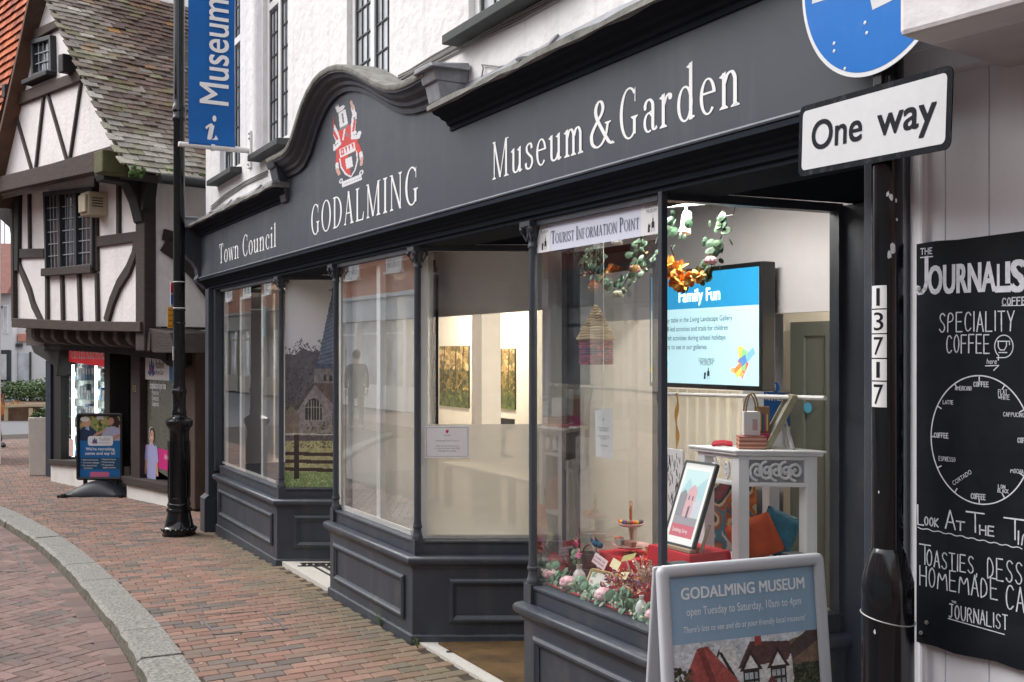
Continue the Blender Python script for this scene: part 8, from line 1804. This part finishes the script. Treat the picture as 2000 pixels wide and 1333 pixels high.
def card(px, py, y, w, h, m, label, tilt=.15, txt=None):
    c = atY(px, py, y); mb = MB(); U_ = Vector((math.cos(tilt*.5), 0, -math.sin(tilt))).normalized(); V_ = Vector((.05, .5, .86)); mb.obox(c, U_*w, Vector((0, .002, 0)), V_*h); t = thing('price_card', label, 'card', c); o = mb.build('card', m, t)
    if txt: mb = MB(); [mb.text(s, c+U_*w*.08+V_*h*(.62-.36*i)+Vector((0, -.001, 0)), U_, V_.normalized(), size=h*.3, width=w*.8) for i, s in enumerate(txt)]; mb.build('lettering', M_dark, o)
    mb = MB(); mb.bar(c+U_*w*.5, Vector((c.x+w*.5, c.y+.02, c.z-.05)), .01, .004); mb.build('card_holder', M_sat, t); return t
M_pinkc = mat('pale_pink_card', RGB('#c9adb2'), var=.05); M_yelc = mat('pale_yellow_card', RGB('#cfc49a'), var=.05)
card(1155, 1097, 2.60, .1, .045, M_pinkc, 'long pale pink handwritten card against the tall red riser', .25, ('made by', 'local hands')); card(1190, 1106, 2.58, .06, .04, M_yelc, 'cream folded card beside the pink handwritten card', .2); card(1212, 1098, 2.62, .1, .03, mat('olive_card', RGB('#a89d62'), var=.08), 'long olive card lying under the cake stand', -.3); card(1206, 1133, 2.50, .06, .035, M_yelc, 'small cream butterfly card resting on the dried flowers', -.2)
# flowers
PK = [RGB(c) for c in ('#d3a9b0', '#dcb9bd', '#c890a0', '#e0c6c6')]; EU = [RGB(c) for c in ('#6f8f78', '#7f9d86', '#5c7d66', '#8fa893', '#4f7058')]; WHF = [RGB(c) for c in ('#cfcfb8', '#d8d6c4', '#b4bd96')]
M_petal = mat('petal_colours', rough=.7, attr=True, var=.12, scale=40)
def petal(mb, c, dirv, L, W, col, cup=.3):
    dirv = Vector(dirv).normalized(); s_ = dirv.orthogonal().normalized(); s_.rotate(Matrix.Rotation(random.uniform(0, 6.28), 3, dirv)); n_ = dirv.cross(s_)
    P_ = [c, c+dirv*L*.35+s_*W*.5+n_*L*cup*.3, c+dirv*L*.8+s_*W*.42+n_*L*cup*.15, c+dirv*L, c+dirv*L*.8-s_*W*.42+n_*L*cup*.15, c+dirv*L*.35-s_*W*.5+n_*L*cup*.3]; mb.add(P_+[c+dirv*L*.55+n_*L*cup*.55], [(0, 1, 6), (1, 2, 6), (2, 3, 6), (3, 4, 6), (4, 5, 6), (5, 0, 6)], 0, col)
def peony(c, r, cols=PK):
    mb = MB()
    for ring_n, (n, el, rr_) in enumerate(((6, 1.25, .45), (8, .8, .75), (9, .35, .95), (8, -.1, 1.0))):
        for i in range(n):
            a_ = 2*math.pi*(i+.5*ring_n)/n; dv = Vector((math.cos(a_)*math.cos(el), math.sin(a_)*math.cos(el), math.sin(el))); p = Vector(c)+dv*r*rr_*.55
            mb.ball(p, r*.42, r*.42, r*.38, col=random.choice(cols), n=8, k=5)
    return mb
def roundleaf(mb, c, r, col, nrm=None):
    n_ = Vector(nrm or (random.gauss(0, .6), -1, random.gauss(.3, .5))).normalized(); a_ = n_.orthogonal().normalized(); b_ = n_.cross(a_); P_ = [Vector(c)+(a_*math.cos(q*.785)*1.0+b_*math.sin(q*.785)*.85)*r for q in range(8)]; mb.add(P_+[Vector(c)+n_*r*.2], [(q, (q+1) % 8, 8) for q in range(8)], 0, col)
gl = thing('flower_garland', 'garland of eucalyptus and pink peonies lying along the sill of the right bay', 'flower garland', bedp(1165, 2.44))
curve = [(1066, 1118, 2.43), (1090, 1138, 2.43), (1112, 1150, 2.42), (1140, 1163, 2.42), (1165, 1168, 2.42), (1190, 1172, 2.42), (1215, 1180, 2.42), (1240, 1198, 2.42), (1262, 1212, 2.42), (1276, 1218, 2.42)]
cp_ = [atY(*q) for q in curve]; mb = MB()
for i in range(len(cp_)-1):
    for q in range(40): p = cp_[i].lerp(cp_[i+1], random.random())+Vector((random.gauss(0, .012), random.uniform(-.02, .05), random.gauss(.008, .018))); p.z = max(p.z, BED+.01); p.y = max(p.y, yF+.065); roundleaf(mb, p, random.uniform(.012, .026), random.choice(EU))
mb.build('foliage', M_petal, gl)
mb = MB()
for i in range(len(cp_)-1):
    for q in range(12): p = cp_[i].lerp(cp_[i+1], random.random())+Vector((random.gauss(0, .015), random.uniform(-.025, .02), random.gauss(0, .015))); p.z = max(p.z, BED+.012); p.y = max(p.y, yF+.065); mb.ball(p, .006, n=6, k=4, col=random.choice(WHF))
mb.build('white_blossom', M_petal, gl)
for px, py, r in ((1073, 1122, .036), (1110, 1155, .042), (1180, 1175, .045), (1212, 1186, .03), (1274, 1205, .032)):
    c = atY(px, py, 2.425); c.z = max(c.z, BED+r*.8); peony(c, r).build('peony', M_petal, gl, smooth=True)
# pink sprig in the grey vase
sg_ = thing('pink_sprig', 'sprig of small magenta flowers standing in the grey bud vase', 'flowers', vc+UP*.1); mb = MB(); tips = [vc+Vector((dx, 0, dz)) for dx, dz in ((-.015, .2), (.004, .15), (-.045, .165))]
for tp_ in tips: mb.tube([vc+UP*.09, vc.lerp(tp_, .6)+UP*.04, tp_], .0018, 5)
mb.build('stem', mat('sprig_green', RGB('#5d7a4a')), sg_)
for tp_ in tips[:2]:
    mb = MB(); [petal(mb, tp_, (math.cos(q*1.256), -.5, math.sin(q*1.256)), .026, .022, RGB(random.choice(('#c8568a', '#d67a9e', '#b8447a')))) for q in range(5)]; mb.ball(tp_+Vector((0, -.006, 0)), .005, n=6, k=4, col=RGB('#e8d090')); mb.build('flower', M_petal, sg_)
mb = MB(); [roundleaf(mb, vc+Vector((random.uniform(-.05, .0), 0, random.uniform(.1, .16))), .014, random.choice(EU)) for q in range(6)]; mb.build('leaf', M_petal, sg_)
# dried flowers on the low riser
df = thing('dried_flowers', 'bunch of purple and straw dried flowers spread on the low red riser', 'flowers', rc2+UP*h2); mb = MB(); DF = [RGB(c) for c in ('#7a4a78', '#94607f', '#b98a62', '#a8423f', '#5a4a7c', '#c9b48a', '#8e3a55', '#d0925a')]
for q in range(190):
    c = Vector((rc2.x+random.uniform(-.15, .13), rc2.y+random.uniform(-.11, .05), BED+max(.05, h2)+random.uniform(-.01, .05)))
    for j in range(4): petal(mb, c, (random.gauss(0, 1), random.gauss(-.4, .7), random.gauss(.5, .6)), random.uniform(.012, .024), .008, random.choice(DF))
mb.build('flower_heads', M_petal, df)
mb = MB()
for q in range(26):
    b0_ = Vector((rc2.x+.05+random.gauss(0, .02), rc2.y, BED+h2+.03)); tpp = b0_+Vector((random.gauss(.02, .035), random.gauss(-.02, .02), random.uniform(.05, .11))); mb.tube([b0_, tpp], .0012, 4, col=RGB('#c9bfa8'))
    for j in range(5): petal(mb, b0_.lerp(tpp, .5+.12*j), (random.gauss(0, 1), random.gauss(0, 1), .8), .016, .007, random.choice([RGB('#d8cfc0'), RGB('#c4b8a8'), RGB('#d9c9c0')]))
mb.build('pale_stems', M_petal, df)
c = atY(1274, 1085, 2.68); mb = MB(); [petal(mb, c, (math.cos(q), -.4, math.sin(q)), .045, .02, RGB(random.choice(('#d88a2a', '#c9651e', '#e0a63a')))) for q in np.linspace(0, 6, 9)]; mb.tube([c, Vector((c.x, c.y, BED))], .003, 5, col=RGB('#5d6a3a')); single(mb, 'felt_sunflower', M_petal, 'orange felt flower on a stem between the cake stand and the corner post', 'flower ornament', c)
# framed town print on its easel
pz0 = atY(1297, 1058, 2.60); pe = atY(1354.5, 1073, 2.60); pt_ = atY(1339, 901, 2.72)
tp = thing('framed_print', 'black framed town print in pink and blue leaning on a small wooden easel', 'picture frame', pz0); Ux = Vector((pe.x-pz0.x, 0, 0)); V3 = Vector((0, pt_.y-pz0.y, pt_.z-pz0.z)); nn3 = Ux.cross(V3).normalized()
mb = MB(); wd = .009
for p, q in ((pz0, pz0+Ux), (pz0+V3, pz0+Ux+V3)): mb.bar(p, q, .018, wd, up=V3)
for p, q in ((pz0, pz0+V3), (pz0+Ux, pz0+Ux+V3)): mb.bar(p, q, .018, wd, up=Ux)
mb.build('frame', M_black, tp)
rs = Raster(50, 74, (.74, .74, .73)); rs.rect(.12, .1, .88, .9, RGB('#9fc3cc')); rs.poly([(.12, .62), (.3, .8), (.5, .66), (.88, .84), (.88, .9), (.12, .9)], RGB('#b9d6d8')); rs.poly([(.12, .3), (.12, .6), (.26, .66), (.4, .58), (.4, .3)], RGB('#7d7f86'), .08); rs.poly([(.36, .3), (.36, .66), (.52, .74), (.66, .66), (.66, .3)], RGB('#c79da4'), .06); rs.poly([(.62, .3), (.62, .52), (.75, .58), (.88, .52), (.88, .3)], RGB('#b9bfc9'), .06); rs.poly([(.12, .24), (.88, .24), (.88, .34), (.12, .34)], RGB('#8d8a92'), .05); rs.rect(.48, .32, .55, .44, RGB('#4b4a55')); rs.rect(.43, .54, .47, .6, RGB('#5c4f5c')); rs.rect(.54, .54, .58, .6, RGB('#5c4f5c')); rs.ell(.515, .44, .035, .03, RGB('#4b4a55')); rs.rect(.12, .1, .88, .24, RGB('#b8596a'))
mb = MB(); rs.place(mb, pz0+nn3*.006*(1 if nn3.y < 0 else -1), Ux, V3); pr3 = mb.build('print', M_print, tp)
mb = MB(); mb.text('Godalming, Surrey', pz0+Ux*.2+V3*.15+nn3*.0075*(1 if nn3.y < 0 else -1), (1, 0, 0), V3.normalized(), size=.022, width=Ux.length*.5); mb.build('lettering', M_lett, pr3)
mb = MB(); mb.bar(pz0+Ux*.95+Vector((0, .03, -.05)), pz0+Ux*1.12+Vector((0, .06, .09)), .02, .012); mb.bar(pz0+Ux*.1+Vector((0, .03, -.04)), pz0+Ux*.5+V3*.8+Vector((0, .06, 0)), .02, .012); mb.bar(pz0+Vector((-.01, -.012, -.008)), pz0+Ux+Vector((.01, -.012, -.008)), .03, .012); mb.build('easel', mat('easel_wood', RGB('#8d7a66'), var=.2), tp)
# white card standing behind and the ribbon
c = atY(1300, 965, 2.85); e = atY(1333, 880, 2.85); sk_ = thing('sketch_board', 'tall white board with black tree sketches behind the framed town print', 'board', c); mb = MB(); mb.box(c.x, e.x, 2.85, 2.862, BED, e.z); mb.build('board', M_sat, sk_); mb = MB()
for q in range(60):
    p = Vector((random.uniform(c.x, e.x-.01), 2.8488, random.uniform(c.z-.05, e.z-.03))); an = random.uniform(.9, 2.2); mb.quad(p, p+Vector((.003, 0, 0)), p+Vector((.02*math.cos(an)+.002, 0, .03*math.sin(an))), p+Vector((.02*math.cos(an), 0, .03*math.sin(an))))
mb.build('sketch_lines', M_dark, sk_)
mb = MB(); c = atY(1322, 768, 3.1); vs = []; zb_ = atY(1322, 882, 3.1).z
for i in range(16): z = c.z-(c.z-zb_)*i/15; o_ = .006*math.sin(i*.7); vs += [(c.x-.011+o_, 3.1+.004*math.sin(i), z), (c.x+.011+o_, 3.1-.004*math.sin(i), z)]
mb.add(vs, [(2*i, 2*i+1, 2*i+3, 2*i+2) for i in range(15)]); single(mb, 'gold_ribbon', mat('mustard_velvet', RGB('#b0821f'), rough=.6, var=.25, scale=14), 'mustard velvet ribbon hanging from the curtain rail beside the corner post', 'ribbon', c)
# sheer curtain behind
cu = thing('sheer_curtain', 'pale sheer curtain hanging from the rail below the information screen', 'curtain', (-4.6, 3.7, BED))
mb = MB(); vs = []; n = 60; cx0, cx1 = tx0-.05, tx1-.25
for i in range(n+1): x = cx0+(cx1-cx0)*i/n; y = 3.68+.012*math.sin(i*.9); vs += [(x, y, .3), (x, y, ra.z+0 if isinstance(ra, Vector) else 1.4)]
mb.add(vs, [(2*i, 2*i+2, 2*i+3, 2*i+1) for i in range(n)]); mb.build('cloth', M_sheer, cu)
# hanging woven bird house
c = atY(1164, 655, 2.75); kz_ = (-CC*c.x+SS*c.y)/F; bh = thing('woven_bird_house', 'woven bird house with a straw cone roof and purple red body in the right bay', 'bird house', c)
mb = MB(); nrow = 13; R0, R1 = 36*kz_, 3*kz_; z1_, z0_ = atY(1164, 600, 2.75).z, atY(1164, 662, 2.75).z
for i in range(nrow): f = i/(nrow-1); mb.tube([Vector((c.x+(R0+(R1-R0)*f)*math.cos(q), c.y+(R0+(R1-R0)*f)*math.sin(q), z0_+(z1_-z0_)*f+.002*math.sin(q*5+i))) for q in np.linspace(0, 2*math.pi, 25)], .0075, 6, col=RGB(random.choice(('#97815f', '#a8916c', '#877252', '#b09a78'))), caps=False)
mb.build('straw_roof', M_petal, bh, smooth=60)
mb = MB(); z3 = atY(1164, 710, 2.75).z
for i in range(11):
    f = i/10; cc = random.choice([('#8e2f55', '#a03a5e', '#7a2a56'), ('#5a2f66', '#4d2c5e'), ('#b0455e', '#93304a')][min(2, int(f*3))]); z = z3+(z0_-z3-.004)*f
    for s_ in range(24): a0_, a1_ = s_*2*math.pi/24, (s_+1)*2*math.pi/24; o_ = .0025*(1 if (s_+i) % 2 else -1); r_ = 31*kz_; mb.tube([Vector((c.x+(r_+o_)*math.cos(a0_), c.y+(r_+o_)*math.sin(a0_), z)), Vector((c.x+(r_-o_)*math.cos(a1_), c.y+(r_-o_)*math.sin(a1_), z))], .0055, 5, col=RGB(random.choice(('#8e2f55', '#a03a5e', '#6a2a5a', '#b3455f', '#4d2c5e')) if random.random() < .5 else cc), caps=False)
mb.lathe([(29*kz_, 0), (0, .001)], Vector((c.x, c.y, z3)), 20, col=RGB('#3a1d33')); mb.build('woven_body', M_petal, bh, smooth=60)
mb = MB(); mb.tube([Vector((c.x, c.y, z1_)), Vector((c.x, c.y, 2.45))], .0012, 4); mb.build('string', mat('grey_ink', (.22, .23, .28)), bh)
# hanging leaf and flower swag
sw_ = thing('hanging_swag', 'hanging swag of eucalyptus and warm lit roses in the right bay before the screen', 'flower swag', atY(1300, 480, 2.9))
def swag(pts, n, size, cols, name, jit=.02):
    P_ = [atY(*q) for q in pts]; mb = MB()
    for i in range(len(P_)-1):
        for q in range(n): roundleaf(mb, P_[i].lerp(P_[i+1], random.random())+Vector((random.gauss(0, jit), random.gauss(0, jit), random.gauss(0, jit))), size*random.uniform(.7, 1.3), random.choice(cols))
    mb.build(name, M_petal, sw_); return P_
DG = [RGB(c) for c in ('#3d5a44', '#4a6a50', '#2f4a38', '#5a7458')]
s1 = [(1248, 470, 2.8), (1240, 520, 2.8), (1215, 560, 2.8), (1180, 560, 2.8), (1150, 520, 2.8), (1135, 505, 2.8)]; s2 = [(1405, 425, 3.0), (1412, 455, 3.0), (1395, 495, 3.0), (1385, 530, 3.0), (1355, 548, 3.0), (1320, 545, 3.0)]; s3 = [(1305, 425, 2.9), (1320, 440, 2.9), (1310, 480, 2.9)]
swag(s1, 20, .015, EU, 'foliage'); swag(s2, 20, .019, DG, 'foliage'); swag(s3, 8, .02, DG+EU, 'foliage', .03); swag([(1262, 468, 2.8), (1270, 500, 2.8), (1252, 530, 2.8)], 8, .016, EU+[RGB('#9c7d3f')], 'foliage')
for px, py, r, cc in ((1207, 576, .028, WHF), (1240, 527, .03, [RGB(c) for c in ('#c08a80', '#b07a70', '#d0a096')]), (1388, 510, .03, [RGB(c) for c in ('#c7a0a8', '#b88f9c', '#d4b4b8')])): c = atY(px, py, 2.95 if px > 1300 else 2.78); peony(c, r, cc).build('rose', M_petal, sw_, smooth=True)
ORG = [RGB(c) for c in ('#eda03c', '#e58a30', '#f2b95a', '#dc7a34', '#f6cd80')]  # warm lamp glow painted into the petal colours
for px, py, r in ((1312, 522, .045), (1328, 528, .04), (1330, 552, .04), (1350, 545, .03), (1364, 540, .03), (1318, 545, .035)):
    c = atY(px, py, 2.95); mb = MB()
    for q in range(16): petal(mb, c, (random.gauss(0, 1), random.gauss(-.5, .6), random.gauss(0, 1)), r*1.3, r, random.choice(ORG))
    mb.build('lit_rose', mat('painted_glow_petal', rough=.6, attr=True, var=.1, scale=30), sw_)
mb = MB(); 
for px, py in ((1232, 545), (1150, 500), (1225, 565), (1140, 520), (1262, 520)):
    for q in range(7): c = atY(px+random.uniform(-8, 8), py+random.uniform(-8, 8), 2.78); petal(mb, c, (random.gauss(0, 1), -.5, random.gauss(0, 1)), .016, .012, random.choice(WHF))
mb.build('white_blossom', M_petal, sw_)
mb = MB(); a = atY(1437, 398, 3.0); mb.tube([atY(1405, 425, 3.0), atY(1432, 420, 3.0), atY(1437, 400, 3.0), Vector((a.x, a.y, 2.45))], .002, 5); q = atY(1310, 425, 2.9); mb.tube([q, Vector((q.x, q.y, 2.45))], .0015, 5); q = atY(1248, 470, 2.8); mb.tube([q, Vector((q.x, q.y, 2.45))], .0015, 5); mb.tube([atY(*p) for p in s2], .003, 5); mb.tube([atY(*p) for p in s1], .003, 5); mb.tube([atY(*p) for p in ((1310, 480, 2.9), (1318, 510, 2.93), (1320, 545, 3.0))], .003, 5); mb.build('hoop_wire', M_black, sw_)
# spot lamp that warms the swag
a = atY(1340, 405, 3.0); sp = thing('track_spotlight', 'white track spotlight under the bay ceiling shining on the hanging swag', 'spotlight', a)
mb = MB(); mb.bar(atY(1306, 402, 3.1), atY(1372, 396, 3.0)+UP*0, .03, .02); mb.tube([a, a-UP*.03], .006, 6); mb.build('track', M_white, sp)
aim = (atY(1325, 535, 2.95)-(a-UP*.06)).normalized(); mb = MB(); mb.lathe([(.02, -.05), (.024, -.03), (.024, .02), (.03, .05), (.027, .05)], a-UP*.07, 16, axis=aim); mb.build('lamp_head', M_white, sp, smooth=True)
L = bpy.data.lights.new('spot', 'SPOT'); L.energy = 24; L.color = (1, .66, .3); L.spot_size = R_(42); L.shadow_soft_size = .02; lo = bpy.data.objects.new('spot_light', L); COL.objects.link(lo); lo.parent = sp; lo.location = (a-UP*.07+aim*.055)-world_loc(sp); lo.rotation_euler = (-aim).to_track_quat('Z', 'Y').to_euler()
# fire action notice, door sticker, clock
a = atY(1494, 800, 4.94); b = atY(1546, 768, 4.94); fs_ = thing('fire_notice', 'blue fire action notice with a round mark on the cream wall behind the plant stand', 'notice', a); mb = MB(); mb.box(a.x, b.x, 4.93, 4.945, a.z-.1, b.z); pn_ = mb.build('panel', mat('notice_blue', RGB('#1f5fae'), var=0), fs_)
mb = MB(); mb.text('Fire Action', (a.x+.02, 4.928, b.z-.055), (1, 0, 0), UP, size=.06, width=b.x-a.x-.04, bold=.02); mb.build('lettering', M_lett, pn_); c = atY(1516, 757, 4.94); mb = MB(); mb.lathe([(.035, 0), (.035, .006)], c, 20, axis=(0, -1, 0)); pm = mb.build('round_mark', mat('notice_blue', RGB('#1f5fae')), fs_); mb = MB(); mb.box(c.x-.004, c.x+.004, 4.925, 4.93, c.z-.005, c.z+.022); mb.box(c.x-.004, c.x+.004, 4.925, 4.93, c.z-.02, c.z-.012); mb.build('mark_symbol', M_lett, pm)
c = atY(1578, 797, 4.88); mb = MB(); mb.lathe([(.034, 0), (.034, .003)], c, 20, axis=(0, -1, 0)); single(mb, 'round_sticker', mat('sky_blue_sticker', RGB('#4596c8'), var=0), 'round sky blue sticker on the grey door at the back', 'sticker', c)
# doormat, weeds by the wall
x0, x1 = bays[1]['R']+.12, bays[2]['L']-.02
mb = MB(); mb.hexa([(x0, yF+.1, .0135), (x1, yF+.1, .0135), (x1, YB-.1, .0135), (x0+.26, YB-.1, .0135), (x0, yF+.1, .024), (x1, yF+.1, .024), (x1, YB-.1, .024), (x0+.26, YB-.1, .024)]); single(mb, 'doormat', mat('coir_mat', RGB('#5f4829'), rough=1, var=.45, scale=5, bump=.8, bscale=300, dirt=.9, dirtcol=RGB('#33230f'), dscale=3.5), 'brown coir doormat in the lobby between the middle and right bays', 'doormat', (x0, yF+.3, .013))
M_weed = mat('weed_green', RGB('#5d7a3c'), rough=.7, var=.25)
for px, py, y, n, h, lab in ((745, 1212, yF-.013, 16, .09, 'wispy green weed growing at the foot of the middle bay panel'), (817, 1258, yF-.01, 12, .06, 'small weed tuft at the corner of the middle bay')):
    c = atY(px, py, y); c.z = g(c.x); mb = MB()
    for q in range(n): a_ = random.uniform(-1, 1); tp_ = c+Vector((a_*.05, -random.uniform(.0, .03), h*random.uniform(.4, 1))); mb.tube([c, c.lerp(tp_, .5)+Vector((0, -.004, .01)), tp_], [.0014, .001, .0004], 4); mb.add([tp_, tp_+Vector((.008, -.003, .004)), tp_+Vector((0, -.004, .012)), tp_+Vector((-.008, -.003, .004))], [(0, 1, 2, 3)])
    single(mb, 'weed', M_weed, lab, 'weed', c)
# bits of litter and leaves on the paving
random.seed(9); M_lit = mat('pale_petal', (.6, .55, .48), var=.1)
for q in range(16):
    p = atG(random.uniform(30, 760), random.uniform(1010, 1320), .004); 
    if p.y > 2.25: continue
    if p.y < ky(p.x)+.05 and p.y > ky(p.x)-KW-.05: continue
    if p.y < ky(p.x): p.z -= KH
    mb = MB(); a_ = random.uniform(0, 3); r_ = random.uniform(.006, .011); mb.add([p+Vector((r_*math.cos(a_+t_)*(1 if int(t_*2) % 2 else .6), r_*math.sin(a_+t_), .002*math.sin(t_*3))) for t_ in np.linspace(0, 5.5, 7)], [tuple(range(7))]); single(mb, 'fallen_petal', M_lit, 'tiny pale petal or paper scrap fallen on the brick paving', 'petal', p, 'fallen scraps on the paving')
